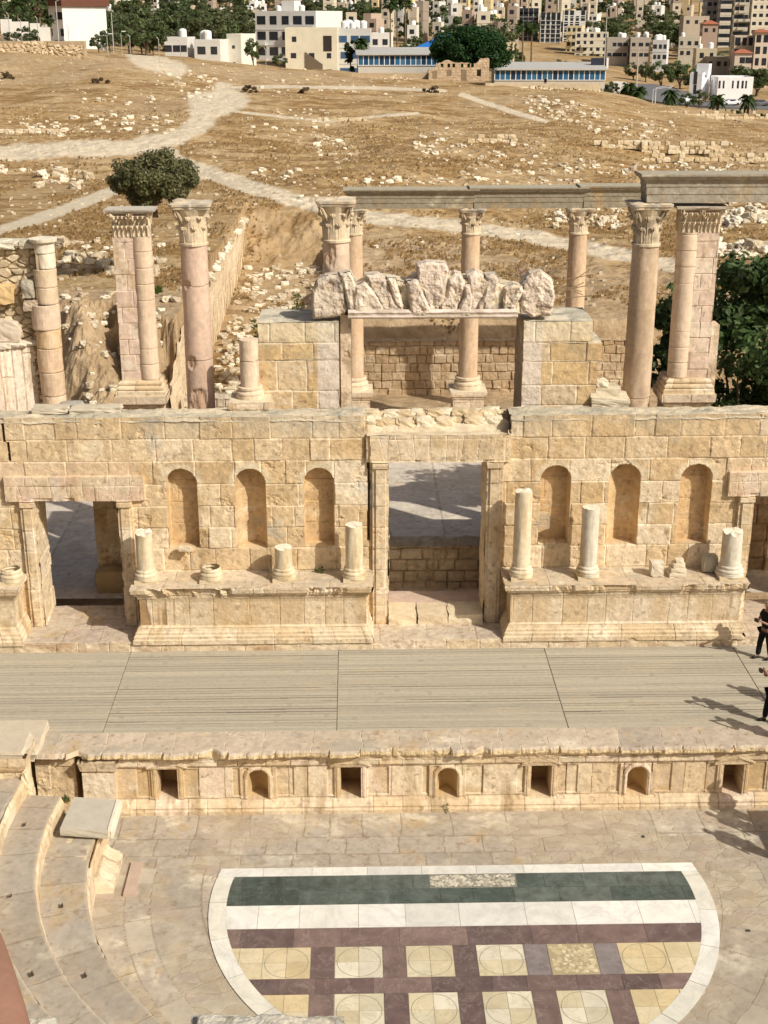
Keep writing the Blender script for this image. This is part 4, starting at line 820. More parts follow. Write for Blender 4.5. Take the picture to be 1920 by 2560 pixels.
# twin pier on the left: square pier and half column side by side
def twin(label, xs, xe, halfleft, zb, zs0, zs1, zt, seed, y=38.0):
    t = thing('twin_pier', label, 'pier', ((xs+xe)/2, y, zb), 'twin piers with engaged columns')
    wid = xe-xs; r = wid*.26
    xr0, xr1 = (xs, xs+wid*.56) if not halfleft else (xs+wid*.46, xe)
    xc = xe-r if not halfleft else xs+r
    def pf(u, v):
        z = v+zs0; d, i, k = ashlar(u+xr0*3, z, np.arange(zs0-.2, zs1+.6, .46), seed, .3, .75, .015)
        c = stone_col(u+xr0, z, i, d, seed, [(.66, .50, .38), (.70, .56, .42), (.62, .46, .35), (.72, .60, .46)], .010, (.50, .38, .26), .2)
        return .012*fbm(u*6, z*5, seed, 4)-.02*sst(.014, 0, d)+(hsh(i*99, 1, seed)-.5)*.03, c
    m = MB(); m.relief((xr0, y-r*.8, zs0), (1, 0, 0), (0, 0, 1), (0, -1, 0), xr1-xr0, zs1-zs0, .025, pf)
    m.relief((xr0, y-r*.8, zs0), (0, 1, 0), (0, 0, 1), (-1, 0, 0), .9, zs1-zs0, .03, pf, flip=True); m.relief((xr1, y-r*.8, zs0), (0, 1, 0), (0, 0, 1), (1, 0, 0), .9, zs1-zs0, .03, pf)
    m.box(xr0+.02, xr1-.02, y-r*.8+.02, y+.5, zs0, zs1-.003, (.6, .46, .34)); m.build('square_pier', M_col, t)
    m = MB(); A, Z = np.meshgrid(np.linspace(0, 2*math.pi, 49), np.linspace(zs0, zs1, int((zs1-zs0)/.03)))
    c = shaft_cf((.68, .53, .39), seed+1, .3)(A, Z); rr = r+.008*fbm(A*2, Z*3, seed, 4); g = sst(.02, 0, np.abs(((Z-zs0) % .46)-.23)-.21+.0) ; g = sst(.016, .004, np.minimum((Z-zs0) % .46, .46-(Z-zs0) % .46)); rr = rr-.015*g; c = mixc(c, (.40, .28, .18), .55*g)
    m.grid(np.stack([xc+rr*np.cos(A), y-.05+rr*np.sin(A), Z], -1), c); m.box(xc-r*.6, xc+r*.6, y-.05, y+.5, zs0, zs1, (.6, .45, .33)); m.build('engaged_column', M_col, t)
    m = MB(); wrap(m, xs-.02, xe+.02, y-r*1.15, y+.6, [(zs0-.42, .16), (zs0-.30, .16), (zs0-.28, .10), (zs0-.24, .13), (zs0-.18, .12), (zs0-.15, .05), (zs0-.10, .08), (zs0-.05, .07), (zs0, .0)], seed+2, PAL_C, res=.02)
    m.box(xs, xe, y-r*1.1, y+.6, zs0-.1, zs0-.002, PAL_C[0]); m.build('base', M_col, t)
    m = MB(); wrap(m, xs-.06, xe+.06, y-r*1.3, y+.7, [(zb, 0), (zs0-.82, 0), (zs0-.80, .05), (zs0-.70, .08), (zs0-.66, .15), (zs0-.44, .17), (zs0-.42, .17)], seed+3, [(.66, .53, .37), (.70, .58, .42)], res=.03); m.box(xs-.2, xe+.2, y-r*1.3-.15, y+.7, zs0-.45, zs0-.418, PAL_C[1]); m.build('pedestal', M_stone, t)
    m = MB(); H = zt-zs1
    for (cx_, hw_) in (((xr0+xr1)/2, (xr1-xr0)/2), (xc, r)):
        m.box(cx_-hw_*.98, cx_+hw_*.98, y-r*.8, y+.3, zs1, zt-.12, (.62, .50, .35))
        n = 5 if hw_ > r*1.02 else 4
        for tier, (z0_, h_, o_) in enumerate(((0, .44, .15), (.30, .50, .22))):
            for q in range(n):
                xx = cx_-hw_+(q+.5+.25*tier)*2*hw_/n; P = np.zeros((6, 5, 3))
                for a_, (o, zz) in enumerate([(0, 0), (.1, .4), (.25, .75), (.6, .97), (.95, .95), (1, .8)]):
                    for b_, s_ in enumerate((-1, -.5, 0, .5, 1)): P[a_, b_] = (xx+s_*hw_/n*.95*(1-.5*(a_ > 3)), y-r*.8-.02-o*o_-.02*(b_ == 2)+.03*abs(s_), zs1+H*(z0_+zz*h_)-abs(s_)*.02)
                m.grid(P, np.array((.68, .56, .40))*random.Random(seed+q+tier*9).uniform(.75, 1.1), flip=True)
        for s_ in (-1, 1):
            m.tube([(cx_+s_*hw_*(.5+.5*q), y-r*.8-.05-.18*q, zs1+H*(.55+.3*q-.12*max(0, q-.8))) for q in np.linspace(0, 1.1, 6)], .045, (.68, .57, .42), 6)
        P_ = [(zs1+H*.82, .0), (zs1+H*.86, .12), (zs1+H*.92, .13), (zs1+H*.93, .18), (zt, .19)]
        wrap(m, cx_-hw_+.02, cx_+hw_-.02, y-r*.85, y+.4, P_, seed+5, [(.66, .58, .45), (.50, .46, .38)], res=.03); m.box(cx_-hw_-.16, cx_+hw_+.16, y-r*.85-.17, y+.4, zt-.06, zt-.002+(.006 if hw_ == r else 0), (.55, .50, .42))
    m.build('capital', M_col, t); return t
twin('pale twin pier with cracked square shaft and half column below the bushy tree', -6.72, -5.66, False, 7.3, 8.83, 12.93, 13.68, 641)
twin('pink twin pier of half column and square shaft beside the fig tree', 9.14, 10.28, True, 7.3, 8.80, 13.0, 13.72, 651)
m = MB(); m.relief((10.20, 37.85, 8.0), (1, 0, 0), (0, 0, 1), (0, -1, 0), .34, 2.35, .03, wall_fn(655, np.arange(7.9, 11, .47), [(.68, .52, .40), (.74, .62, .46)], .5, .8)); m.box(10.20, 10.53, 37.88, 38.4, 8.0, 10.34, (.66, .5, .38))
tag(m.build('pier_stump', M_stone), 'low pink masonry stump leaning on the right side of the right twin pier', 'pier')
# ragged column at the left and the rubble wall behind it
t = thing('column', 'leftmost ragged column with a white top, built against the rubble wall', 'column', (-8.73, 38.0, 7.4))
m = MB(); z = 7.4
for i, (zt_, xl, xr, c) in enumerate([(8.35, -9.10, -8.42, (.66, .50, .36)), (9.05, -9.12, -8.42, (.64, .48, .33)), (9.75, -9.14, -8.43, (.64, .46, .30)), (10.30, -9.12, -8.42, (.66, .47, .27)), (11.02, -9.20, -8.40, (.62, .48, .36)), (11.50, -9.02, -8.41, (.64, .50, .35)), (12.02, -9.04, -8.40, (.66, .52, .36)), (12.45, -8.92, -8.40, (.78, .70, .54)), (12.74, -8.97, -8.40, (.78, .71, .58))]):
    cx_ = (xl+xr)/2; r_ = (xr-xl)/2; m.lathe(cx_, 38.0, [(z+.01, r_*.97), (z+.04, r_), (zt_-.03, r_), (zt_, r_*.96)], 0, 28, nz=.04, rough=.02, seed=660+i, cfn=shaft_cf(c, 660+i, .35)); z = zt_
m.box(-8.9, -8.5, 37.8, 38.3, 7.4, 12.7, (.5, .38, .25)); m.build('shaft', M_col, t)
m = MB(); m.lathe(-8.70, 38.0, [(12.74, .30), (12.78, .38), (12.86, .40), (12.87, .3), (12.86, .01)], 0, 28, nz=.03, rough=.03, seed=671, cfn=shaft_cf((.76, .70, .56), 671, .1)); m.build('top_ring', M_col, t)
def rubble_fn(seed, sc=4.2, u0=0, pal=((.52, .42, .28), (.60, .50, .35), (.44, .36, .25), (.64, .52, .36))):
    def f(u, v):
        U = u+u0; dv, iv = voro(U*sc*.75+.3*fbm(U*2, v*2, seed), v*sc*1.25, seed); d = .10*sst(.0, .28, dv)*(.5+iv)-.03+.05*fbm(U*3, v*3, seed+1, 4)
        c = pick(pal, iv)*(1+.25*fbm(U*8, v*8, seed+2, 3))[..., None]; c = mixc(c, (.30, .22, .13), .6*sst(.12, .02, dv)); return d, c
    return f
m = MB(); m.relief((-13, 38.15, 7.4), (1, 0, 0), (0, 0, 1), (0, -1, 0), 4.15, 5.25, .028, rubble_fn(681)); m.box(-13, -8.86, 38.3, 39.6, 7.4, 12.62, (.5, .4, .27), (.60, .55, .43))
RB = m.build('rubble_wall', M_rock); tag(RB, 'tall rubble wall of small grey stones at the left edge behind the leftmost column', 'wall')
rg = random.Random(8)
for i, (x, z, sx, sz, c) in enumerate([(-9.95, 11.3, .62, .52, (.66, .47, .24)), (-9.95, 10.25, .75, .60, (.66, .56, .44)), (-9.2, 11.45, .34, .50, (.42, .38, .30)), (-9.15, 11.0, .42, .30, (.48, .38, .28))]):
    rock_thing('projecting_block', ['round orange stone jutting from the rubble wall at the left edge', 'large pale stone jutting from the rubble wall, lower of the two at the left edge', 'grey squared stone between the rubble wall and the leftmost column, the upper one', 'holed brown stone between the rubble wall and the leftmost column, the lower one'][i], 'stone block', (x, 38.0, z), (sx, .5, sz), c, 690+i, n=9, ang=.25)
m = MB()
for i in range(26): m.rock((rg.uniform(-10.6, -8.95), rg.uniform(38.1, 38.7), 12.62+rg.uniform(0, .06)), (rg.uniform(.3, .8), .5, rg.uniform(.1, .22)), pick([(.66, .60, .48), (.54, .48, .36)], np.array(rg.random())), 700+i, 5, .2, ang=.3)
m.build('cap_stones', M_rock, RB)
# orthostat wall running back on the far left, sunlit side
m = MB(); A = Wp(0, 930, 37.4); Bx = Wp(108, 880, 38.1)
yy0, yy1 = 37.05, 38.2
def orth(u, v):
    d, i, k = ashlar(v+0*u, u, [-.1, .32, .62, .95, 1.3, 1.6, 2], 711, 5, 6, .03); c = stone_col(u*3, v, i, d, 711, [(.72, .60, .46), (.66, .52, .40), (.76, .68, .54), (.60, .48, .38)], .02, (.46, .32, .2), .5)
    return .02*fbm(u*6, v*2, 712, 4)-.03*sst(.03, 0, d), c
dirv = np.array([-9.10+10.9, 38.2-37.05, 0]); L_ = float(np.linalg.norm(dirv)); dirv = dirv/L_
m.relief((-10.9, 37.05, 7.4), dirv, (0, 0, 1), (dirv[1], -dirv[0], 0), L_, 2.42, .03, orth); V_ = MB()
m.grid(np.array([[[-10.9, 37.05, 9.8], [-9.1, 38.2, 9.8]], [[-12.5, 38.2, 9.85], [-9.1, 38.25, 9.85]]]), (.62, .55, .44))
for i in range(9): m.rock((-10.2+.16*i+rg.uniform(-.1, .1), 37.7+.08*i, 9.86), (.4, .35, .16), (.62, .55, .44), 720+i, 6, .2)
tag(m.build('orthostat_wall', M_stone), 'low wall of upright cream slabs turned towards the leftmost column at the left edge', 'wall')
rock_thing('grey_disc', 'flat grey round stone lying on the wall top beside the leftmost column', 'stone disc', (-8.02, 36.9, 8.36), (.62, .4, .12), (.38, .36, .31), 731, ang=.6)
for i, (x, sx) in enumerate(((-8.5, 1.0), (-7.5, .9), (-6.9, .7))): rock_thing('wall_top_slab', ['grey coping slab left of the twin pier with a chipped end', 'middle coping slab below the left twin pier', 'short coping slab at the foot of the left twin pier'][i], 'stone slab', (x, 36.35, 8.37), (sx, .5, .16), (.56, .50, .39), 735+i, ang=.12)
# ---------------- ruined upper gate
UG = thing('upper_gate', 'ruined upper gate with rough wedge-shaped lintel stones on two ashlar piers', 'gate', (2.2, 37.8, 7.4))
YG = 37.2
PALG = [(.62, .45, .22), (.60, .42, .19), (.64, .49, .27), (.58, .40, .18), (.66, .54, .36)]
def gpier(nm, x0, x1, steps, seed, dk=.0):
    """steps: (x_left, x_right, z_top) outline per level from the top"""
    m = MB(); zb = 7.4
    for (a, b, z0, z1) in steps:
        def f(u, v, a=a, z0=z0):
            x = u+a; z = v+z0; d, i, k = ashlar(x, z, [7.0, 8.62-.55, 8.62, 9.52, 10.02, 11.0] if seed < 760 else [7.0, 8.15, 8.75, 9.45, 10.0, 11.0], seed, .72, 1.05, .02)
            c = stone_col(x, z, i, d, seed, PALG, .045, (.72, .62, .46), .1)
            edge = sst(.45, .75, x-x0) if seed < 760 else sst(.62, .35, x-x0); pk = (x > x1-.62) if seed < 760 else (x < x0+.55)
            c = mixc(c, (.68, .60, .52), .85*pk); c = mixc(c, (.70, .62, .46), .65*sst(9.9, 10.2, z)); c = mixc(c, (.30, .29, .23), .7*sst(9.2, 10.5, z)*sst(.0, .4, fbm(x*2, z*2.5, seed+6, 5)))
            return .03*fbm(x*3, z*3, seed, 5, .6)-.02*sst(.035, 0, d)+(hsh(i*99, 1, seed)-.5)*.03, c
        m.relief((a, YG, z0), (1, 0, 0), (0, 0, 1), (0, -1, 0), b-a, z1-z0, .025, f)
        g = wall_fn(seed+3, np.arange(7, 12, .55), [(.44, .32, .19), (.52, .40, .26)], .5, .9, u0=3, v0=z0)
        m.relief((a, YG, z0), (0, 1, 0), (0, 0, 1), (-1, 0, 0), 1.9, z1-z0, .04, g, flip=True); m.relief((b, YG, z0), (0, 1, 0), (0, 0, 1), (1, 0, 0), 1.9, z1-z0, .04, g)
        m.relief((a, YG, z1), (1, 0, 0), (0, 1, 0), (0, 0, 1), b-a, 1.9, .04, lambda u, v: (.04*fbm(u*3, v*3, seed+9, 4), mixc((.66, .59, .46), (.44, .41, .33), sst(-.2, .4, fbm(u*2, v*2, seed+8, 4)))))
        m.box(a+.01, b-.01, YG+.05, YG+1.88, z0, z1-.05, (.4, .3, .2))
    m.build(nm, M_stone, UG)
gpier('gate_pier', -2.95, -.44, [(-2.72, -.44, 9.52, 10.60), (-2.95, -.44, 7.4, 9.52)], 751)
m = MB(); m.relief((-.40, 37.5, 7.4), (1, 0, 0), (0, 0, 1), (0, -1, 0), .30, 3.35, .03, wall_fn(757, np.arange(7, 12, .47), [(.66, .46, .32), (.70, .56, .40), (.62, .42, .28)], .6, .7)); m.box(-.43, -.09, 37.55, 38.6, 7.4, 10.74, (.3, .2, .12)); m.build('gate_jamb', M_stone, UG)
gpier('gate_pier', 4.79, 6.95, [(4.79, 6.75, 9.98, 10.60), (4.79, 7.04, 9.44, 9.98), (4.79, 6.94, 7.4, 9.44)], 771)
m = MB(); m.rock((7.22, 37.6, 8.35), (.85, .8, .55), (.62, .54, .40), 773, 10, .12, ang=.15); m.rock((7.35, 37.5, 8.25), (1.1, .9, .30), (.66, .58, .43), 774, 10, .1, ang=.12); m.rock((7.12, 37.45, 8.72), (.35, .4, .28), (.70, .62, .47), 775, 8, .2)
m.build('fallen_steps', M_rock, UG)
K = 1.1573
VS = [([(672, 640), (684, 606), (702, 596), (738, 592), (748, 600), (746, 640), (752, 668), (744, 682), (706, 690), (676, 690)], (.54, .46, .40)),
 ([(735, 590), (757, 586), (766, 604), (780, 640), (792, 660), (790, 676), (764, 676), (752, 668), (744, 625)], (.50, .45, .40)),
 ([(769, 616), (790, 606), (806, 628), (830, 664), (828, 682), (772, 682), (764, 660)], (.56, .48, .42)),
 ([(792, 594), (818, 592), (836, 606), (848, 640), (866, 668), (866, 682), (832, 682), (812, 640)], (.60, .51, .46)),
 ([(838, 600), (856, 600), (866, 640), (874, 682), (866, 682), (850, 650)], (.64, .56, .48)),
 ([(880, 606), (902, 602), (918, 640), (930, 672), (928, 684), (890, 684), (884, 650)], (.62, .52, .47)),
 ([(905, 572), (922, 566), (962, 568), (968, 582), (968, 612), (958, 640), (950, 668), (950, 684), (924, 684), (916, 640), (904, 604)], (.66, .54, .49)),
 ([(968, 602), (982, 588), (996, 592), (1004, 612), (1002, 636), (990, 664), (988, 684), (950, 684), (954, 655), (966, 640)], (.58, .49, .44)),
 ([(1000, 614), (1016, 612), (1022, 640), (1018, 668), (1016, 684), (988, 684), (992, 660), (1002, 640)], (.60, .50, .45)),
 ([(1012, 592), (1028, 584), (1044, 592), (1050, 612), (1046, 640), (1030, 668), (1030, 684), (1014, 684), (1016, 650)], (.62, .52, .47)),
 ([(1050, 594), (1070, 592), (1078, 606), (1074, 630), (1062, 660), (1062, 684), (1030, 684), (1032, 662), (1046, 636)], (.62, .53, .48)),
 ([(1090, 620), (1110, 612), (1126, 616), (1130, 628), (1116, 660), (1114, 682), (1088, 682)], (.66, .58, .50)),
 ([(1128, 612), (1146, 592), (1170, 586), (1194, 604), (1200, 640), (1192, 684), (1150, 688), (1132, 676), (1122, 656)], (.60, .50, .44))]
for i, (pl, c) in enumerate(VS):
    P = [Wp(a*K, b*K, YG) for a, b in pl]; cxy = np.mean(P, 0); k_ = 1.12
    P = [tuple(cxy+(np.array(p)-cxy)*np.array((1.03 if i in (0, 12) else k_, 1.0))) for p in P]; m = MB(); m.polyrelief(P, YG-.02-.05*(i % 3), .55, (np.array(c)*.4+np.array((.66, .56, .43))*.6)*(.92+.16*((i*7) % 5)/4), 780+i); m.build('lintel_stone', M_rock, UG)
m = MB(); bk = [(752, 684), (750, 640), (770, 618), (800, 600), (840, 604), (880, 612), (915, 590), (965, 592), (1000, 604), (1050, 600), (1085, 614), (1125, 622), (1128, 684)]; m.polyrelief([Wp(a*K, b*K, YG) for a, b in bk], YG+.04, .9, (.62, .53, .38), 797, .05); m.build('lintel_core', M_rock, UG)
for (pl, c) in (([(858, 612), (884, 612), (898, 650), (894, 683), (868, 683), (872, 650)], (.60, .50, .32)), ([(1072, 618), (1096, 618), (1090, 650), (1090, 683), (1060, 683), (1066, 650)], (.58, .46, .26))): m = MB(); m.polyrelief([Wp(a*K, b*K, YG+.06) for a, b in pl], YG+.08, .9, c, 799, .015, edge=.03); m.build('plaster_fill', M_stone, UG)
m = MB(); a = Wp(752*K, 676*K, YG); b = Wp(1118*K, 676*K, YG)
def mould(u, v): return np.interp(v, [0, .02, .05, .06, .11, .12, .18], [.0, .08, .10, .06, .07, .11, .03])+.02*fbm(u*5, v*9, 801, 4)-.05*sst(.25, .5, fbm(u*1.5, v*0, 802, 3)), mixc((.66, .57, .50), (.50, .42, .34), sst(-.2, .4, fbm(u*2, v*6, 803, 4)))
m.relief((a[0], YG-.05, a[1]-.16), (1, 0, 0), (0, 0, 1), (0, -1, 0), b[0]-a[0], .27, .02, lambda u, v: mould(u, v/1.5)); m.box(a[0], b[0], YG-.03, YG+1.05, a[1]-.16, a[1]-.0, (.5, .4, .3)); m.build('moulding', M_rock, UG)
m = MB()
for i in range(7): x = 5.4+rg.random()*.2; m.tube([(4.9+.1*i, 37.9, 11.3+.05*i), (5.6+.3*rg.random(), 37.9, 11.35+rg.uniform(-.3, .3)), (6.4+.5*rg.random(), 37.9, 11.4+rg.uniform(-.5, .6))], .012, (.25, .18, .10), 4)
tag(m.build('dry_twigs', M_stone), 'thin dry twigs sticking out at the right end of the ruined gate lintel', 'twigs')
# short base-and-stub column left of the gate
t = column('short broken column on its moulded base at the left side of the upper gate', -2.97, 36.93, 7.4, 8.86, 10.20, None, .27, .265, 811, (.70, .56, .42), [9.6], pedestal=8.52, group=None)
# entablature beams
def beam(label, x0, x1, y, z0, z1, seed, pal, d=.9):
    t = thing('entablature_beam', label, 'stone beam', ((x0+x1)/2, y, z0), 'long entablature beams over the columns')
    H = z1-z0; P = [(0, 0), (.28, 0), (.285, .025), (.52, .025), (.525, .05), (.70, .05), (.73, .09), (.78, .10), (.80, .16), (.90, .22), (.93, .25), (1, .25)]
    m = MB(); wrap(m, x0, x1, y-d/2, y+d/2, [(z0+a*H, b*.9) for a, b in P], seed, pal, res=.035, rowsz=[z0-9, z1+9], wmin=20, wmax=30)
    m.box(x0-.2, x1+.2, y-d/2-.2, y+d/2, z1-.03, z1-.002, (.42, .38, .29)); m.box(x0, x1, y-d/2+.03, y+d/2, z0+.01, z1-.05, pal[0]); m.build('carved_block', M_stone, t); return t
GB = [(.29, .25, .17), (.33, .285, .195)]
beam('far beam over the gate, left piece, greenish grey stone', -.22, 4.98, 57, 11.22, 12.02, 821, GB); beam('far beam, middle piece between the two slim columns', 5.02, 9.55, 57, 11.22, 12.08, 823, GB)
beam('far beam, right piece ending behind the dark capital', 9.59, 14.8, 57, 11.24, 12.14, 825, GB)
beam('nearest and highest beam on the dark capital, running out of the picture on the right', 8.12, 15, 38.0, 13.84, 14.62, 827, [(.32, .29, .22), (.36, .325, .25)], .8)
column('far column just outside the right edge under the beam', 13.1, 38.0, 7.4, 7.4, 12.70, 13.80, .41, .375, 619, (.47, .35, .24), [8.2], cap_kw=dict(dk=.75))
# ================================================================ courtyard, retaining walls, hill
def court_fn(u, v):
    x = u-13; y = v+39.2; d, i, k = ashlar(y*1.0, x, np.arange(-14, 15, .95)+.0, 851, .9, 1.7, .03); c = stone_col(x, y, i, d, 851, [(.62, .55, .45), (.58, .52, .42), (.65, .58, .47)], .014, (.36, .30, .22), 0)
    return .01*fbm(x, y, 853, 3)-.01*sst(.015, 0, d), c
m = MB(); m.relief((-13, 38.2, 1.76), (1, 0, 0), (0, 1, 0), (0, 0, 1), 28, 15.5, .07, court_fn); tag(m.build('courtyard_paving', M_smooth), 'pale paved courtyard behind the stage wall', 'paving', kind='structure')
def low_wall(label, x0, x1, y0, z0, z1, d, seed, sc=.30, pal=None, cat='wall', name='retaining_wall', wmn=.35, wmx=.75):
    pal = pal or [(.44, .31, .17), (.48, .35, .20), (.38, .26, .14), (.50, .39, .25)]
    def f(u, v):
        dd, i, k = ashlar(u+x0, v, np.arange(-.1, z1-z0+.6, sc), seed, wmn, wmx, .04); c = stone_col(u+x0, v, i, dd, seed, pal, .022, (.28, .20, .11), .2)
        top = v > (z1-z0)-.06-.10*vn(u*2, u*0, seed); return (hsh(i*99, 1, seed)-.5)*.09+.03*fbm(u*5, v*5, seed, 4)-.06*sst(.04, 0, dd), c
    m = MB(); m.relief((x0, y0, z0), (1, 0, 0), (0, 0, 1), (0, -1, 0), x1-x0, z1-z0, .035, f)
    m.relief((x0, y0-.02, z1), (1, 0, 0), (0, 1, 0), (0, 0, 1), x1-x0, d, .05, lambda u, v: (.05*fbm(u*3, v*3, seed+1, 4)-.03*sst(.04, 0, ashlar(u+x0, v, [-1, d*.5, d+1], seed+2, .4, .8)[0]), stone_col(u, v, u*0+.3, u*0+1, seed, pal)))
    m.box(x0, x1, y0+.06, y0+d, z0, z1-.06, pal[0]); return tag(m.build(name, M_rock), label, cat)
low_wall('low parapet of squared blocks in shadow seen through the middle door', .2, 4.6, 38.75, 1.7, 2.95+.25, .85, 861, .38, [(.52, .42, .27), (.46, .37, .24), (.56, .46, .31)], name='parapet_wall')
low_wall('unseen wall added behind the right half of the stage wall to shade the courtyard', 4.35, 15, 40.0, 1.7, 6.9, .9, 869, .6)  # out of view, added for its shadow on the courtyard paving
low_wall('long retaining wall of brown field stones behind the courtyard, seen under the ruined gate', -.4, 13.5, 62.4, 1.6, 4.25, .7, 863, .42)
low_wall('broken stretch of retaining wall of grey blocks left of the short broken column', -7.3, -4.4, 55.5, 1.6, 3.4, .8, 865, .5, [(.50, .43, .33), (.56, .49, .38), (.44, .37, .26)])
# tall wall running away on the left of the sunken passage
def tallw(u, v):
    d, i, k = ashlar(u, v, [-.2, .45, 1.9, 2.5, 3.4, 4.9], 871, .7, 1.5, .03); dd = np.abs(((u) % 1.25)-.0); c = stone_col(u, v, i, d, 871, [(.74, .59, .38), (.80, .66, .44), (.68, .53, .33)], .04, (.50, .36, .2), .3)
    return .03*fbm(u*2, v*2, 872, 4)-.03*sst(.05, 0, d), c
TW0, TW1 = 53.6, 97.0
m = MB(); m.relief((-7.6, TW0, 1.6), (0, 1, 0), (0, 0, 1), (1, 0, 0), TW1-TW0, 4.7, .06, lambda u, v: tallw(u, v)+(v < np.where(u < 4.4, 2.6+.3*u+.6*vn(u*1.3, u*0, 874), 4.5-.14*vn(u*.35, u*0, 873)-.012*u),), flip=False)
m.box(-8.6, -7.68, 58, TW1, 1.6, 5.7, (.6, .46, .28))
TWL = m.build('passage_wall', M_stone); tag(TWL, 'long sunlit retaining wall of upright slabs running away beside the sunken passage', 'wall')
# ---- terrain heights from a table (distance, direction)
PXK = [-300, 0, 240, 480, 720, 960, 1200, 1440, 1680, 1920, 2220]
TB = {  # distance: photo row of the ground for every direction above
 62.6: [742, 738, 735, 728, 800, 806, 806, 806, 806, 806, 806],
 72: [664, 660, 655, 640, 690, 712, 715, 718, 720, 722, 722],
 84: [590, 588, 582, 570, 588, 610, 622, 632, 640, 644, 644],
 97: [528, 524, 520, 512, 512, 522, 540, 552, 560, 566, 570],
 112: [462, 460, 458, 452, 450, 452, 462, 476, 490, 498, 500],
 130: [398, 396, 394, 388, 388, 390, 396, 412, 430, 436, 440],
 152: [336, 334, 330, 322, 322, 326, 334, 350, 372, 380, 384],
 178: [262, 260, 258, 262, 266, 276, 284, 296, 326, 340, 344],
 205: [178, 180, 186, 204, 222, 232, 240, 252, 292, 316, 322],
 232: [112, 120, 140, 158, 182, 200, 212, 226, 268, 304, 314],
 262: [98, 106, 128, 150, 172, 192, 206, 220, 276, 300, 306],
 300: [92, 98, 118, 142, 158, 186, 204, 230, 272, 282, 290],
 350: [84, 90, 108, 128, 146, 172, 190, 212, 250, 258, 262],
 420: [72, 78, 92, 108, 124, 146, 160, 176, 200, 204, 206],
 500: [56, 62, 74, 86, 98, 114, 124, 136, 150, 150, 150],
 600: [38, 44, 52, 62, 72, 82, 90, 98, 108, 106, 104],
 720: [16, 22, 30, 38, 46, 54, 60, 64, 68, 64, 60],
 880: [-12, -6, 2, 8, 14, 20, 24, 26, 28, 22, 18],
 1100: [-46, -40, -34, -26, -20, -14, -12, -10, -10, -18, -24],
 1500: [-90, -84, -78, -72, -66, -62, -60, -60, -62, -70, -76],
 2100: [-100]*11}
TD = sorted(TB); TZ = np.array([[Wp(px, py, D)[1] for px, py in zip(PXK, TB[D])] for D in TD]); TA = np.array([Wp(px, 300, 100)[0]/100 for px in PXK])
def terr(x, y, detail=True):
    x = np.asarray(x, float); y = np.asarray(y, float); a = x/np.maximum(y, 1)
    fi = np.interp(y, TD, np.arange(len(TD))); fj = np.interp(a, TA, np.arange(len(TA)))
    i = np.clip(fi.astype(int), 0, len(TD)-2); j = np.clip(fj.astype(int), 0, len(TA)-2); s = fi-i; t = fj-j; t = t*t*(3-2*t)*.5+t*.5
    z = (TZ[i, j]*(1-t)+TZ[i, j+1]*t)*(1-s)+(TZ[i+1, j]*(1-t)+TZ[i+1, j+1]*t)*s
    if detail:
        z = z+.95*fbm(x*.06, y*.05, 901, 3)*sst(64, 90, y)+.22*fbm(x*.35, y*.28, 903, 4)*sst(62, 80, y)*sst(500, 200, y)
        z = z+.16*fbm(x*1.1, y*1.1, 905, 3)*sst(260, 120, y)
    # high bank with a broken edge on the left, courtyard in front
    e = 61.0+1.2*fbm(x*.35, x*0, 907, 3)-5.5*sst(-11.2, -8.8, x)
    zb = 1.60+.10*sst(54, 56, y)+.10*fbm(x*.8, y*.8, 909, 3)*sst(53, 56, y)
    mound = 3.4*sst(2.6, 0, np.abs(x+12.4-.0*(y-50)+(y-60)*.35))*sst(48, 60, y)+1.2*sst(52, 60, y)+.7*fbm(x*.9, y*.9, 911, 5, .6)*sst(50, 55, y)*(x < -5)
    zb = zb+np.maximum(mound, 0)*sst(-6.6, -8.2, x)
    zleft = zb+(np.maximum(z, 6.2)-zb)*sst(e-1.6, e+.5, y+1.3*fbm(x*1.1, y*1.2, 913, 5, .65))
    zmid = 1.72+(.10*(y-62)*(y > 62))*.35+.25*fbm(x*.5, y*.4, 915, 4)*sst(55, 64, y); zmid = zmid+(z-zmid)*sst(91, 99, y+1.2*fbm(x*.6, y*.6, 917, 4))
    wr = sst(-1.6, .4, x+.8*fbm(y*.3, y*0, 919, 3)+(y-70)*.03)
    zright = np.where(y < 62.9, zb, z)
    zmid = zmid+(zright-zmid)*wr*sst(62, 63.5, y)
    out = np.where(x < -7.65, zleft, np.where(y < 62.2, zb, np.where(y < 99, zmid, z)))
    return out
ys = np.concatenate([np.linspace(45, 66, 190), 66*np.exp(np.linspace(0, math.log(262/66), 620))[1:], 262*np.exp(np.linspace(0, math.log(2100/262), 230))[1:]])
aa = np.linspace(-.43, .47, 760); A_, Y_ = np.meshgrid(aa, ys); X_ = A_*Y_; Z_ = terr(X_, Y_)
PXG, PYG = proj(X_, Y_, Z_)
def polymask(lines, px, py):
    out = np.zeros(px.shape)
    for pts, wd, yk in lines:
        for (ax, ay), (bx, by) in zip(pts[:-1], pts[1:]):
            ax, ay, bx, by = ax*K, ay*K*yk, bx*K, by*K*yk; dx, dy = bx-ax, by-ay; wd_ = wd*1.35; t = np.clip(((px-ax)*dx+(py*yk-ay)*dy)/(dx*dx+dy*dy), 0, 1)
            d = np.hypot(px-ax-t*dx, py*yk-ay-t*dy); out = np.maximum(out, sst(wd_*1.3, wd_*.8, d+wd*.55*fbm(px*.02, py*.05, 931, 3)+wd*.3*fbm(px*.11, py*.2, 932, 3)))
    return out
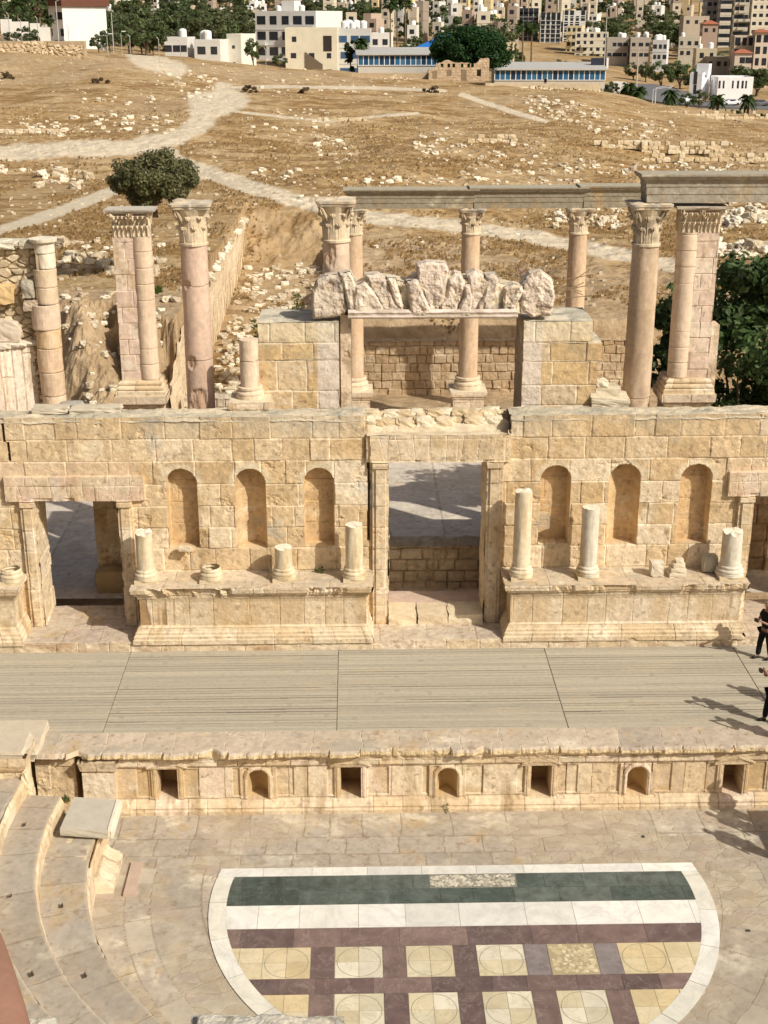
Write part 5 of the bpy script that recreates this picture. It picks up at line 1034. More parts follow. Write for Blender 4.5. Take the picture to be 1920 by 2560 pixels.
PATHS = [([(-60, 335), (60, 326), (150, 322), (290, 318), (380, 298), (440, 262), (468, 225), (482, 192)], 17*K, 1.4), ([(440, 230), (500, 215)], 25*K, 1.2), ([(470, 190), (600, 187), (800, 190), (960, 196)], 5*K, 2),
 ([(-60, 515), (60, 480), (120, 460), (240, 415), (330, 370), (370, 330)], 11*K, 1.5), ([(370, 345), (480, 385), (560, 410), (680, 445), (800, 470), (950, 484), (1150, 512), (1300, 543), (1450, 572), (1560, 600), (1700, 640)], 17*K, 1.8),
 ([(500, 240), (700, 262), (830, 250), (900, 245)], 4*K, 2), ([(300, 125), (380, 150)], 16*K, 1.5), ([(1000, 205), (1100, 240), (1180, 262)], 6*K, 2), ([(1480, 470), (1700, 470)], 9*K, 1.5)]
pm = polymask(PATHS, PXG, PYG)*(Y_ < 262)*(Y_ > 64)
bare = sst(.05, .5, fbm(X_*.05+3, Y_*.035, 933, 5, .6))*.8+polymask([([(850, 580), (1060, 600), (1350, 660), (1560, 690)], 50*K, 1.0)], PXG, PYG)*.8*(Y_ > 62.9)
bare = np.where(Y_ < 64, 1, bare); bare = np.maximum(bare, sst(.55, 1.1, np.abs(np.gradient(Z_, axis=0)/np.gradient(Y_, axis=0)))*(Y_ < 110)*.9)
scrub = sst(.05, .55, fbm(X_*.02, Y_*.016, 941, 5, .65))*sst(330, 520, Y_)*.75
C_ = np.stack([pm, np.clip(bare, 0, 1), scrub], -1)
# hidden cells under the building are dropped
keep = ~((Y_ < 62.2) & (X_ > 15)) & ~((Y_ < 52.5) & (Y_ > 0) & (X_ > -13.5) & (X_ < 15) & (Y_ < 46))
m = MB(); m.grid(np.stack([X_, Y_, Z_], -1), C_); HILL = m.build('hill_ground', M_ground, None, (0, 0, 0)); tag(HILL, 'dry grassy hillside with trodden paths and the valley and slopes beyond', 'ground', kind='structure')
m = MB(); m.box(-400, 400, -200, 300, -12, -11, (0, .8, 0)); tag(m.build('base_ground', M_ground), 'earth below the theatre', 'ground', kind='structure')
# ================================================================ loose stones
rg = random.Random(77)
ROCKP = []
for i in range(14):
    m = MB(); m.rock((0, 0, .35), (1, rg.uniform(.6, .95), rg.uniform(.5, .85)), [(.74, .67, .54), (.58, .50, .37), (.80, .73, .60), (.50, .41, .29)][i % 4], 950+i, 6, .45, ang=rg.choice([.2, .35, .5, .65]))
    o = m.build('boulder' if i % 4 == 3 else 'stone_block', M_rock, None, (0, 0, 0)); COL.objects.unlink(o); ROCKP.append(o.data)
UY = np.concatenate([np.arange(62.8, 120, .4), np.arange(120, 300, 1.)])
def unproj(px, py):
    """walk a photo ray down to the ground"""
    d = ray(px, py); y = UY; x = d[0]/d[1]*y; i = np.nonzero(CH+d[2]/d[1]*y <= terr(x, y))[0]
    return (float(x[i[0]]), float(y[i[0]])) if len(i) else None
SP = []
def scatter(x0, x1, y0, y1, n, s0, s1, zone, slope=0):
    for _ in range(int(n*1.7)):
        px = rg.uniform(x0, x1); py = rg.uniform(y0, y1)+slope*(px-(x0+x1)/2); q = unproj(px*K, py*K)
        if q: SP.append((q[0]+rg.gauss(0, .3), q[1], rg.uniform(s0, s1)*rg.choice([.4, .5, .7, .9])*(.75 if zone == 'e' else .85), zone))
Zn = {'a': 'pale stone in the line below the upper path', 'b': 'stone in the heap on the mound left of centre', 'c': 'pale block on the dry hillside', 'd': 'stone in the rubble row on the right slope', 'e': 'pale block in the heap by the dark capital', 'f': 'block lying beside the path at the left edge', 'g': 'block on the bank behind the left pier', 'h': 'white stone in the sunken passage', 'i': 'stone on top of the passage wall'}
scatter(60, 380, 250, 292, 46, .5, 1.1, 'a'); scatter(0, 150, 255, 300, 10, .5, 1.1, 'a'); scatter(330, 460, 150, 205, 42, .4, 1.0, 'b', .35); scatter(420, 900, 130, 205, 50, .4, .9, 'c'); scatter(180, 430, 205, 245, 14, .5, 1.0, 'c')
scatter(540, 720, 230, 300, 26, .45, .9, 'c'); scatter(680, 770, 305, 360, 26, .4, .9, 'c', .4); scatter(560, 640, 360, 400, 9, .5, .9, 'c'); scatter(900, 1010, 290, 350, 30, .4, .9, 'c'); scatter(1000, 1200, 300, 380, 40, .4, .9, 'c'); scatter(1130, 1290, 215, 262, 60, .5, 1.2, 'd', .15); scatter(1280, 1460, 255, 300, 36, .5, 1.0, 'd', .1)
scatter(740, 1250, 385, 400, 34, .4, .9, 'c'); scatter(1190, 1360, 440, 495, 60, .5, 1.1, 'e'); scatter(1540, 1659, 435, 495, 60, .6, 1.2, 'e', -.2); scatter(1540, 1659, 530, 556, 22, .9, 1.5, 'e'); scatter(1230, 1659, 345, 380, 46, .5, 1.0, 'd')
scatter(0, 90, 360, 380, 6, .6, 1.1, 'f'); scatter(90, 180, 365, 410, 15, .8, 1.3, 'f'); scatter(120, 350, 500, 600, 46, .35, 1.1, 'g'); scatter(620, 780, 395, 460, 14, .3, .6, 'c'); scatter(0, 1659, 110, 400, 90, .25, .55, 'c'); scatter(820, 1250, 480, 540, 16, .2, .5, 'c')
for _ in range(420):
    y = 60+32*rg.random()**1.3; x = rg.uniform(-7.3, -1.2+.02*(y-60)); 
    if y < 74 and rg.random() < .3: x = rg.uniform(-6.8, -4)
    SP.append((x, y, rg.uniform(.18, .55), 'h'))
for _ in range(130): SP.append((rg.uniform(-15, -7.9), rg.uniform(53, 62), rg.uniform(.1, .42), 'g'))
for _ in range(90): SP.append((-7.9+rg.gauss(0, .25), rg.uniform(60, 96), rg.uniform(.3, .6), 'i'))
def keyf(s): return -s[2]/s[1]
SP.sort(key=keyf); small = MB(); nth = {}
for k_, (x, y, s, zn) in enumerate(SP):
    z = float(terr(x, y)) if zn != 'i' else 5.95-.012*(y-58)
    if k_ < 296:
        me = ROCKP[rg.choice([1, 3, 5, 7, 9, 11] if zn in 'hg' else range(14))]; o = bpy.data.objects.new('stone_block', me); COL.objects.link(o); o.location = (x, y, z-.05*s); o.rotation_euler = (rg.uniform(-.2, .2), rg.uniform(-.2, .2), rg.random()*6.28); o.scale = (s, s*rg.uniform(.7, 1), s*rg.uniform(.7, 1.1))
        px_, py_ = proj(x, y, z); cl = ('left' if px_ < 500 else 'left centre' if px_ < 960 else 'right centre' if px_ < 1400 else 'right'); rw = 'far' if y > 140 else 'middle' if y > 95 else 'near'
        tag(o, Zn[zn]+f', {rw} part, '+('bigger' if s > .6 else 'smaller')+' one, '+cl, 'stone', Zn[zn].replace('stone in', 'stones in').replace('block', 'blocks'))
    else: small.rock((x, y, z+.1*s), (s, s*.8, s*.6), (.76, .69, .55) if k_ % 3 else (.54, .45, .32), k_, 3, .5, ang=.45)
for _ in range(2600):
    py = rg.uniform(105, 560); px = rg.uniform(-20, 1680); y = rg.uniform(63, 235); x = rg.uniform(-.35, .33)*y; s = rg.uniform(.07, .26); z = float(terr(x, y))
    small.rock((x, y, z+.2*s), (s, s*.9, s*.7), [(.70, .62, .48), (.52, .43, .30), (.62, .54, .41)][_ % 3], _, 1, .3)
tag(small.build('gravel_stones', M_rock, None, (0, 0, 0)), 'small pale stones strewn thinly all over the dry hillside', 'small stones', kind='stuff')
# dry grass tufts
m = MB(); rgn = np.random.RandomState(5); n = 60000
yy = 63*np.exp(rgn.rand(n)*math.log(170/63)); xx = (rgn.rand(n)*.74-.37)*yy; zz = terr(xx, yy); px_, py_ = proj(xx, yy, zz); ok = (polymask(PATHS, px_, py_) < .3) & (fbm(xx*.25, yy*.2, 951, 4) > .02); xx, yy, zz = xx[ok], yy[ok], zz[ok]; n = len(xx)
h = .06+.16*rgn.rand(n); w_ = .02+.05*rgn.rand(n); a = rgn.rand(n)*3.14
P = np.stack([np.stack([xx-w_*np.cos(a), yy-w_*np.sin(a), zz-.05], -1), np.stack([xx+w_*np.cos(a), yy+w_*np.sin(a), zz-.05], -1), np.stack([xx+w_*1.4*np.cos(a)+.05, yy+w_*np.sin(a), zz+h], -1), np.stack([xx-w_*1.2*np.cos(a)-.04, yy-w_*np.sin(a), zz+h*.8], -1)], 1)
cc = np.repeat((np.array([[.36, .235, .10]])*(.6+.7*rgn.rand(n, 1))), 4, 0); m.add(P.reshape(-1, 3), np.arange(4*n).reshape(-1, 4), cc)
tag(m.build('dry_grass', M_leaf, None, (0, 0, 0)), 'short golden dry grass growing in tufts over the hillside', 'grass', kind='stuff')
# low ruined walls on the hill
RWL = [(1288, 1400, 305, 120, 'small ruined field wall left of the long ruined wall on the right slope'), (1385, 1560, 372, 110, 'long ruined wall footing of small blocks high on the right slope'), (1660-30, 1710, 380, 100, 'short ruined footing at the right edge of the slope')]
def ruin(px0, px1, py, hh, label, seed, courses=2):
    a = unproj(px0*K, py*K); b = unproj(px1*K, py*K)
    if not a or not b: return
    y = (a[1]+b[1])/2; z = float(terr((a[0]+b[0])/2, y)); m = MB(); rr = random.Random(seed); x = a[0]
    for c in range(courses):
        x = a[0]
        while x < b[0]:
            w = rr.uniform(.4, .9)
            if rr.random() > .12+.25*c: m.rock((x+w/2, y+rr.uniform(-.1, .1), z+.22+.42*c), (w*.95, .6, .42), [(.68, .56, .38), (.62, .50, .32), (.72, .62, .45)][rr.randint(0, 2)], seed+int(x*9), 3, .14, ang=.15)
            x += w
    tag(m.build('ruined_wall', M_rock), label, 'ruined wall')
ruin(1288/1.0, 1390, 322, 0, 'small ruined wall footing on the slope above the far beam', 1001); ruin(1390, 1560, 338, 0, 'long ruined wall footing below the crest on the right slope', 1002, 3); ruin(1400, 1640, 352, 0, 'second ruined footing just above the highest beam', 1003, 2); ruin(0, 130, 288, 0, 'ruined wall of large pale blocks along the path at the left edge', 1004, 1)
ruin(1440, 1640, 262, 0, 'ruined terrace wall below the palms on the right', 1005, 3); ruin(700, 790, 262, 0, 'two-course ruined footing in the middle of the dry slope', 1006, 1); ruin(1010, 1110, 312, 0, 'short row of standing blocks on the slope right of centre', 1007, 2)
def rough_bank(label, px0, px1, pyb, pyt, D, seed, pal):
    x0, zb = Wp(px0*K, pyb*K, D); x1, _ = Wp(px1*K, pyb*K, D); _, zt = Wp(px0*K, pyt*K, D)
    f = rubble_fn(seed, 1.5, 0, pal)
    m = MB()
    def g(u, v): d, c = f(u, v); t = v/(zt-zb); return d*2.2-.9*t, c, (v < (zt-zb)*(.72+.3*fbm(u*.25, u*0, seed, 3)))
    m.relief((x0, D, zb-1.0), (1, 0, 0), (0, 0, 1), (0, -1, 0), x1-x0, zt-zb+1.0, .16, g); m.box(x0, x1, D+1.5, D+3, zb-1, zb+(zt-zb)*.5, pal[0]); tag(m.build('stone_bank', M_rock), label, 'stone wall')
PB = ((.50, .38, .24), (.58, .45, .29), (.44, .33, .20), (.62, .50, .34))
rough_bank('weathered brown masonry bank under the white house on the left', -30, 180, 112, 66, 226, 1011, PB); rough_bank('heap of pale stones under the right glazed restaurant', 1050, 1300, 196, 166, 236, 1013, ((.58, .48, .33), (.66, .56, .40), (.50, .40, .26)))
rough_bank('low wall of stones under the left glazed restaurant', 760, 930, 172, 146, 240, 1015, PB)
# ================================================================ trees near by
def crown(m, c, rad, n, leaf, cols, seed, clumps=40, shell=.55, flat=1.0, low=-1):
    rn = np.random.RandomState(seed); c = np.asarray(c, float); rad = np.asarray(rad, float)
    d = rn.randn(clumps, 3); d /= np.linalg.norm(d, axis=1)[:, None]; d[:, 2] = np.maximum(d[:, 2], low); rr = shell+(1-shell)*rn.rand(clumps)**.6; cc = c+d*rr[:, None]*rad
    cr = (.16+.16*rn.rand(clumps))*rad.mean(); k = rn.randint(0, clumps, n); e = rn.randn(n, 3); e /= np.linalg.norm(e, axis=1)[:, None]; e *= (.35+.65*rn.rand(n, 1)**.5)
    P = cc[k]+e*cr[k][:, None]*np.array([1.15, 1.15, .85*flat]); nrm = e+rn.randn(n, 3)*.45+np.array([0, 0, .35]); nrm /= np.linalg.norm(nrm, axis=1)[:, None]
    t1 = np.cross(nrm, rn.randn(n, 3)); t1 /= np.linalg.norm(t1, axis=1)[:, None]; t2 = np.cross(nrm, t1); s = leaf*(.6+.8*rn.rand(n, 1))
    V = np.stack([P-t1*s, P-t2*s*.55+nrm*s*.15, P+t1*s, P+t2*s*.55+nrm*s*.15], 1).reshape(-1, 3)
    col = np.asarray(cols)[rn.randint(0, len(cols), n)]*(.75+.5*rn.rand(n, 1))*(.8+.4*rn.rand(clumps)[k][:, None]); m.add(V, np.arange(4*n).reshape(-1, 4), np.repeat(col, 4, 0))
def limbs(m, base, top, spread, n, r, col, seed):
    rg = random.Random(seed); b = Vector(base); t = Vector(top); m.tube([b+Vector((0, 0, -.3)), b+(t-b)*.3+Vector((rg.uniform(-.1, .1), 0, 0)), b+(t-b)*.55], [r*1.2, r, r*.8], col, 8)
    for i in range(n):
        s = b+(t-b)*rg.uniform(.25, .55); a = rg.random()*6.28; e = t+Vector((math.cos(a)*spread*rg.uniform(.4, 1), math.sin(a)*spread*rg.uniform(.4, 1), rg.uniform(-.3, .1)*spread)); m.tube([s, s.lerp(e, .5)+Vector((0, 0, .1*spread)), e], [r*.5, r*.3, r*.1], col, 6)
def tree(label, x, y, z, h, rad, n, leaf, cols, seed, name='tree', clumps=40, trunk=.12, tcol=(.16, .11, .07), shell=.5, cz=.6, group=None, low=-1):
    t = thing(name, label, 'tree', (x, y, z), group); m = MB(); crown(m, (x, y, z+h*cz), rad, n, leaf, cols, seed, clumps, shell, low=low); m.build('crown', M_leaf, t)
    m = MB(); limbs(m, (x, y, z), (x, y, z+h*cz), rad[0]*.7, 9, trunk, tcol, seed); m.build('trunk', M_stone, t); return t
OLIVE = [(.16, .17, .075), (.19, .19, .09), (.12, .13, .055), (.23, .21, .10)]
bx, by = G(330, 508, 6.9)[0], G(330, 508, 6.9)[1]; bx, by = -.167*66, 66.0
cxt, czt = Wp(383, 442, by); X0 = Wp(272, 442, by)[0]; X1 = Wp(492, 442, by)[0]; ZT_ = Wp(383, 364, by)[1]; ZB_ = Wp(383, 512, by)[1]
tree('bushy dark green tree standing alone by the fork of the dirt paths', cxt, by, ZB_-.3, (ZT_-ZB_)+.2, ((X1-X0)/2*.90, 1.9, (ZT_-ZB_)/2*.92), 18000, .08, OLIVE, 61, 'bushy_tree', 85, .13, cz=.52, low=-.9, shell=.4)
FIG = [(.085, .145, .045), (.11, .175, .06), (.06, .11, .035), (.15, .205, .085)]
fx, fz = Wp(1850, 830, 44.5); ft = tree('large dark fig tree with big glossy leaves filling the right edge behind the wall', fx-.3, 42.0, 1.75, 10.9, (2.65, 2.2, 4.0), 17000, .14, FIG, 63, 'fig_tree', 90, .22, shell=.35, cz=.58)
m = MB(); crown(m, (*Wp(1668, 850, 42)[:1], 42, Wp(1668, 850, 42)[1]), (.75, .8, 1.5), 2600, .12, FIG, 65, 16, .3); m.build('side_branch', M_leaf, ft)
m = MB()
rgs = random.Random(9)
for i in range(60):
    a = rgs.random()*6.28; q = Vector((Wp(1340, 522, 74)[0]+rgs.gauss(0, .5), 74+rgs.gauss(0, .3), float(terr(5.5+4, 74)))); m.tube([q, q+Vector((math.cos(a)*.9, math.sin(a)*.5, rgs.uniform(.3, .9)))], .012, (.30, .24, .20), 4)
tag(m.build('dry_bush', M_stone), 'leafless grey bush by the path below the far beam', 'bush')
for (px, py, s, lb) in ((1210*K, 206*K, .0, ''),): pass
for i, (px, py, h, lb) in enumerate([(560, 655, 1.1, 'thin green shoot growing among the rubble of the sunken passage, the nearer one'), (640, 600, 1.2, 'thin green shoot growing among the rubble of the sunken passage, the farther one')]):
    q = G(px+80, py+30, 3.2); weed(lb, -5.2+1.9*i, 70+7*i, 2.6, h, .35, 60, 70+i, (.12, .15, .04))
for i, (px, py) in enumerate([(1340, 214), (625, 232), (12, 198), (1075, 232), (770, 236), (250, 210)]):
    q = unproj(px, py)
    if q: m = MB(); z = float(terr(*q)); crown(m, (q[0], q[1], z+.4), (1.5, .9, .6), 260, .22, [(.22, .15, .08), (.16, .12, .07)], 80+i, 8, .3); tag(m.build('thorn_bush', M_leaf), ['dry brown bush on the slope before the right glazed restaurant', 'dry brown bush near the bend of the upper path', 'dry brown bush at the left edge of the slope', 'dry brown bush below the ruined stone house', 'dry brown bush right of the upper path', 'small dry bush on the left slope above the pale stones'][i], 'bush')
# ================================================================ the town
WIN = MB(); WIN.box(-.5, .5, -.02, .05, 0, 1, (.03, .035, .045)); WINO = WIN.build('window', M_glass, None, (0, 0, 0)); COL.objects.unlink(WINO); WMESH = WINO.data
WB = MB(); WB.box(-.5, .5, -.02, .05, 0, 1, (.05, .10, .20)); o_ = WB.build('window', M_glass, None, (0, 0, 0)); COL.objects.unlink(o_); WMESHB = o_.data
TK = MB(); TK.lathe(0, 0, [(0, .45), (.1, .5), (1.0, .5), (1.15, .42), (1.25, .15), (1.27, .01)], (.80, .80, .78), 14); o_ = TK.build('water_tank', M_paint, None, (0, 0, 0)); COL.objects.unlink(o_); TMESH = o_.data
def child(me, name, par, loc, sc=(1, 1, 1), rz=0):
    o = bpy.data.objects.new(name, me); COL.objects.link(o); o.parent = par; o.location = loc; o.scale = sc; o.rotation_euler = (0, 0, rz); return o
def localbuild(m, name, ma, par):
    o = m.build(name, ma, None, (0, 0, 0)); o.parent = par; return o
def bld(label, px0, px1, pyt, D, fl, nc, col, depth=10, rz=-.25, win=(1.2, 1.3), tanks=0, roofc=None, side=None, balc=(), name='house', seed=None, rows=None, open_frame=False, slabs=True, group=None, stair=False, blue=False, redroof=False, sidewin=True, winskip=.08):
    seed = seed if seed is not None else int(px0*7+pyt*13) & 0xffff; rg = random.Random(seed); xm, zt = Wp((px0+px1)/2, pyt, D); w = (Wp(px1, pyt, D)[0]-Wp(px0, pyt, D)[0])
    ca, sa = math.cos(rz), abs(math.sin(rz)); wf = max(3.0, (w-depth*sa)/max(ca, .3)) if w > depth*sa*1.3 else w*.75; dp = depth if w > depth*sa*1.3 else w*.25/max(sa, .05)
    zg = float(min(terr(xm-w/2, D), terr(xm+w/2, D), terr(xm, D)))-1.2; H = zt-zg; fh = 3.1 if fl*3.1 <= H*1.05 else H/fl
    t = thing(name, label, 'house' if fl < 4 else 'apartment block', (xm, D+dp*.5, zg), group); t.rotation_euler = (0, 0, rz); b = MB(); x0, x1, y0, y1 = -wf/2, wf/2, -dp/2, dp/2; cs = side or col
    b.box(x0, x1, y0, y1, 0, H, col, roofc or (.50, .47, .42)); pr = .55
    for (a0, a1, b0, b1) in ((x0, x1, y0, y0+.18), (x0, x1, y1-.18, y1), (x0, x0+.18, y0+.18, y1-.18), (x1-.18, x1, y0+.18, y1-.18)): b.box(a0-.01, a1+.01, b0-.01, b1+.01, H-.02, H+pr, col)
    if slabs:
        for f in range(1, fl): b.box(x0-.07, x1+.07, y0-.07, y1+.07, H-f*fh-.14, H-f*fh+.06, np.array(col)*.92)
    if stair: b.box(x0+wf*.3, x0+wf*.3+3, y0+dp*.3, y0+dp*.3+3.2, H-.01, H+2.6, col, roofc or (.5, .47, .42))
    localbuild(b, 'walls', M_paint, t)
    if redroof:
        r = MB(); hh = min(wf, dp)*.22; r.add([(x0-.5, y0-.5, H+pr), (x1+.5, y0-.5, H+pr), (x1+.5, y1+.5, H+pr), (x0-.5, y1+.5, H+pr), (x0+wf*.35, 0, H+pr+hh), (x1-wf*.35, 0, H+pr+hh)], [[0, 1, 5, 4], [2, 3, 4, 5]], (.40, .14, .08)); r.add([(x1+.5, y0-.5, H+pr), (x1+.5, y1+.5, H+pr), (x1-wf*.35, 0, H+pr+hh), (x0-.5, y1+.5, H+pr), (x0-.5, y0-.5, H+pr), (x0+wf*.35, 0, H+pr+hh)], [[0, 1, 2], [3, 4, 5]], (.40, .14, .08)); localbuild(r, 'tiled_roof', M_paint, t)
    me = WMESHB if blue else WMESH
    for f in range(rows or fl):
        zz = H-(f+1)*fh+.95
        if zz < .4: break
        for q in range(nc):
            if rg.random() < winskip: continue
            child(me, 'window', t, (x0+(q+.5)*wf/nc+rg.uniform(-.2, .2)*(fl < 4), y0-.012, zz), (win[0]*rg.choice([1, 1, .8]), 1, win[1]))
        if sidewin and dp > 5:
            for q in range(2): child(me, 'window', t, (x0-.012, y0+(q+.5)*dp/2, zz), (win[0], 1, win[1]), -math.pi/2)
    for (q, f) in balc:
        bm = MB(); zz = H-(f+1)*fh-.1; xx = x0+(q+.5)*wf/nc; bm.box(xx-1.4, xx+1.4, y0-1.3, y0-.02, zz, zz+.15, np.array(col)*.95); bm.box(xx-1.4, xx+1.4, y0-1.3, y0-1.2, zz+.15, zz+1.0, col); bm.box(xx-1.4, xx-1.32, y0-1.2, y0-.02, zz+.15, zz+1.0, col); localbuild(bm, 'balcony', M_paint, t)
    for q in range(tanks): s_ = rg.uniform(.9, 1.3); child(TMESH, 'water_tank', t, (rg.uniform(x0+1, x1-1), rg.uniform(y0+1, y0+dp*.6), H+.15), (s_*1.3, s_*1.3, s_*1.3))
    return t, wf, dp, H, fh
CW = (.72, .70, .65); CB = (.62, .53, .40); CG = (.42, .40, .37); CY = (.68, .58, .38); CT = (.56, .44, .32); CP = (.55, .42, .34); CN = (.70, .64, .50)
# left: white house with brown timber storey
t, wf, dp, H, fh = bld('white house with brown timber top storey and red shop front at the upper left', 114, 243, 20, 285, 3, 4, (.76, .75, .72), 12, -.62, (1.1, 1.4), rows=2, side=None, slabs=False, seed=31, winskip=.2)
m = MB(); m.box(-wf/2-.6, wf/2+.6, -dp/2-.6, dp/2+.6, H+.4, H+3.4, (.14, .06, .04)); m.box(-wf/2-1, wf/2+1, -dp/2-1, dp/2+1, H+3.4, H+3.7, (.32, .10, .06)); localbuild(m, 'timber_storey', M_paint, t)
m = MB(); m.box(wf*.12, wf/2, -dp/2-1.0, -dp/2-.03, max(H-11, .5), H-7.0, (.40, .10, .08)); m.box(wf*.10, wf/2+.1, -dp/2-1.1, -dp/2-.03, H-7.0, H-6.0, (.06, .07, .10)); localbuild(m, 'shop_front', M_paint, t)
# central unfinished white block
t, wf, dp, H, fh = bld('big unfinished white block with dark window holes behind the cream stair house', 635, 855, 34, 300, 4, 5, (.74, .73, .70), 14, -.40, (2.0, 1.7), stair=True, seed=33, slabs=True, winskip=0, balc=((0, 1), (0, 2), (4, 0), (3, 0)), tanks=2)
t2 = bld('cream house with an outside staircase in front of the unfinished white block', 712, 848, 76, 283, 3, 3, (.70, .64, .50), 8, -.06, (1.1, 1.0), seed=35, slabs=False, tanks=0, winskip=.35)
m = MB(); wf, dp, H = t2[1:4]; m.add([(-wf*.12, -dp/2-.15, H-4.0), (wf*.22, -dp/2-.15, H-6.4), (wf*.22, -dp/2-.15, H-7.6), (-wf*.12, -dp/2-.15, H-7.6)], [[3, 2, 1, 0]], (.16, .12, .08)); m.box(-wf*.18, wf*.28, -dp/2-.9, -dp/2-.05, H-9.2, H-7.7, (.68, .62, .48)); m.box(wf*.24, wf*.40, -dp/2-.08, -dp/2-.02, H-3.9, H-1.0, (.04, .03, .025)); localbuild(m, 'staircase', M_paint, t2[0])
bld('low grey annex with a row of white water tanks right of the cream stair house', 846, 930, 78, 287, 3, 3, (.55, .55, .52), 8, -.05, (2.0, 1.3), seed=37, tanks=9, blue=True)
bld('low pale house with two roof tanks left of the unfinished block', 410, 480, 100, 272, 1, 3, (.70, .69, .66), 6, -.15, (1.4, 1.2), seed=39, tanks=2, slabs=False); bld('white flat-roofed shed left of the unfinished block', 484, 566, 106, 270, 1, 2, (.72, .71, .66), 6, -.2, (1.6, 1.4), seed=40, tanks=3, slabs=False)
bld('cream blank-walled house beside the round-topped tree left of the unfinished block', 574, 625, 92, 274, 2, 1, (.74, .71, .62), 7, -.35, (.6, .6), seed=41, slabs=False)
bld('white rooftop house between the tanks and the tall palms', 928, 985, 88, 330, 2, 2, (.76, .75, .72), 8, -.1, seed=42, tanks=1)
# right: construction block etc
t, wf, dp, H, fh = bld('tall unfinished concrete block with rows of empty windows behind the two palms', 1352, 1412, 40, 560, 7, 4, (.60, .59, .56), 14, -.10, (1.7, 2.0), seed=43, tanks=0, winskip=.02, slabs=True)
bld('grey skeleton wing at the left of the tall unfinished block', 1296, 1354, 32, 566, 8, 4, (.44, .42, .39), 12, -.10, (1.9, 2.3), seed=44, winskip=0); bld('right wing of the tall unfinished block with pale panels', 1410, 1475, 30, 572, 6, 4, (.66, .65, .62), 14, -.12, (1.6, 1.8), seed=45, winskip=.05)
bld('cream house with stacked balconies right of the unfinished block', 1418, 1470, 68, 520, 4, 3, CY, 8, -.3, seed=46, balc=((0, 0), (1, 1))); bld('wide cream house with a white terrace above the pole', 1440, 1530, 84, 500, 4, 5, (.66, .60, .48), 9, -.15, seed=47, tanks=3, balc=((1, 1), (3, 2)))
bld('white panel house on the hill left of the lamp pole', 1462, 1512, 38, 600, 4, 3, (.72, .70, .66), 10, -.35, seed=48)
bld('brown two-storey house left of the twin pale houses', 1519, 1580, 98, 455, 2, 4, (.40, .36, .31), 9, -.12, (1.5, 1.1), seed=49, tanks=4); bld('brown two-storey house with a garden pole in the middle of the right slope', 1578, 1636, 98, 450, 2, 3, (.42, .37, .31), 9, -.12, (1.4, 1.1), seed=50, tanks=3)
bld('whitish two-storey house right of the brown pair', 1634, 1686, 104, 448, 2, 3, (.62, .63, .64), 8, -.3, seed=51, tanks=4); bld('pale house with a cream wing right of the whitish house', 1700, 1768, 96, 470, 2, 3, (.60, .56, .46), 9, -.3, seed=52, tanks=1)
bld('ochre cube house above the white modern building', 1742, 1800, 126, 420, 2, 2, (.60, .52, .36), 8, -.12, (1.2, 1.5), seed=53, tanks=2); bld('low dark house behind the ochre cube house', 1770, 1830, 146, 415, 1, 3, (.45, .40, .32), 8, -.1, seed=54)
t, wf, dp, H, fh = bld('beige tower with a red pyramid roof at the right edge', 1890, 1935, 86, 400, 5, 2, (.66, .56, .45), 8, -.15, (1.3, 2.0), seed=55, redroof=True, slabs=False); bld('beige wing with tall windows beside the red-roofed tower', 1838, 1896, 94, 405, 4, 3, (.60, .50, .40), 9, -.12, (1.5, 2.2), seed=56, slabs=False)
bld('round-windowed porch with a red roof in front of the beige wing', 1838, 1884, 138, 392, 2, 3, (.58, .50, .42), 5, -.1, (1.8, 1.6), seed=57, redroof=True)
bld('tall beige apartment tower with blue lettering strips at the top right', 1806, 1842, -26, 560, 7, 3, (.62, .56, .46), 12, -.12, (1.7, 1.4), seed=58, winskip=0); bld('second bay of the tall beige apartment block with balconies', 1842, 1885, -30, 566, 7, 3, (.50, .45, .38), 12, -.1, (2.0, 1.5), seed=59, balc=((1, 1), (1, 2), (1, 3), (1, 4), (2, 3))); bld('pale right bay of the tall beige apartment block at the picture corner', 1886, 1940, -34, 570, 8, 3, (.68, .62, .50), 12, -.1, (1.5, 1.3), seed=60, winskip=0)
bld('dark shaded bay left of the tall beige apartment tower', 1770, 1806, -20, 572, 6, 2, (.36, .33, .30), 12, -.1, (1.6, 1.4), seed=61)
bld('white modern cube building with a narrow slit at the right', 1728, 1795, 188, 345, 2, 1, (.82, .84, .88), 9, -.45, (.9, 3.0), seed=62, slabs=False, stair=True); bld('long white modern building with a row of narrow windows at the right', 1796, 1888, 198, 342, 2, 8, (.84, .85, .88), 9, -.05, (.5, 1.8), rows=1, seed=63, slabs=False)
bld('long low brown storage house below the top right towers', 1710, 1776, 44, 520, 1, 3, (.50, .42, .33), 8, -.05, seed=64); bld('pavilion with an orange tiled roof left of the apartment towers', 1758, 1800, 64, 500, 1, 2, (.40, .30, .24), 7, -.1, seed=65, redroof=True)
bld('small pale kiosk beside the road on the right', 1538, 1568, 212, 330, 1, 1, (.72, .71, .68), 5, -.1, seed=66); bld('yellow house beside the big dark tree', 1256, 1294, 112, 330, 3, 1, (.74, .62, .42), 8, -.1, (1, 1), seed=67, slabs=False, winskip=.6)
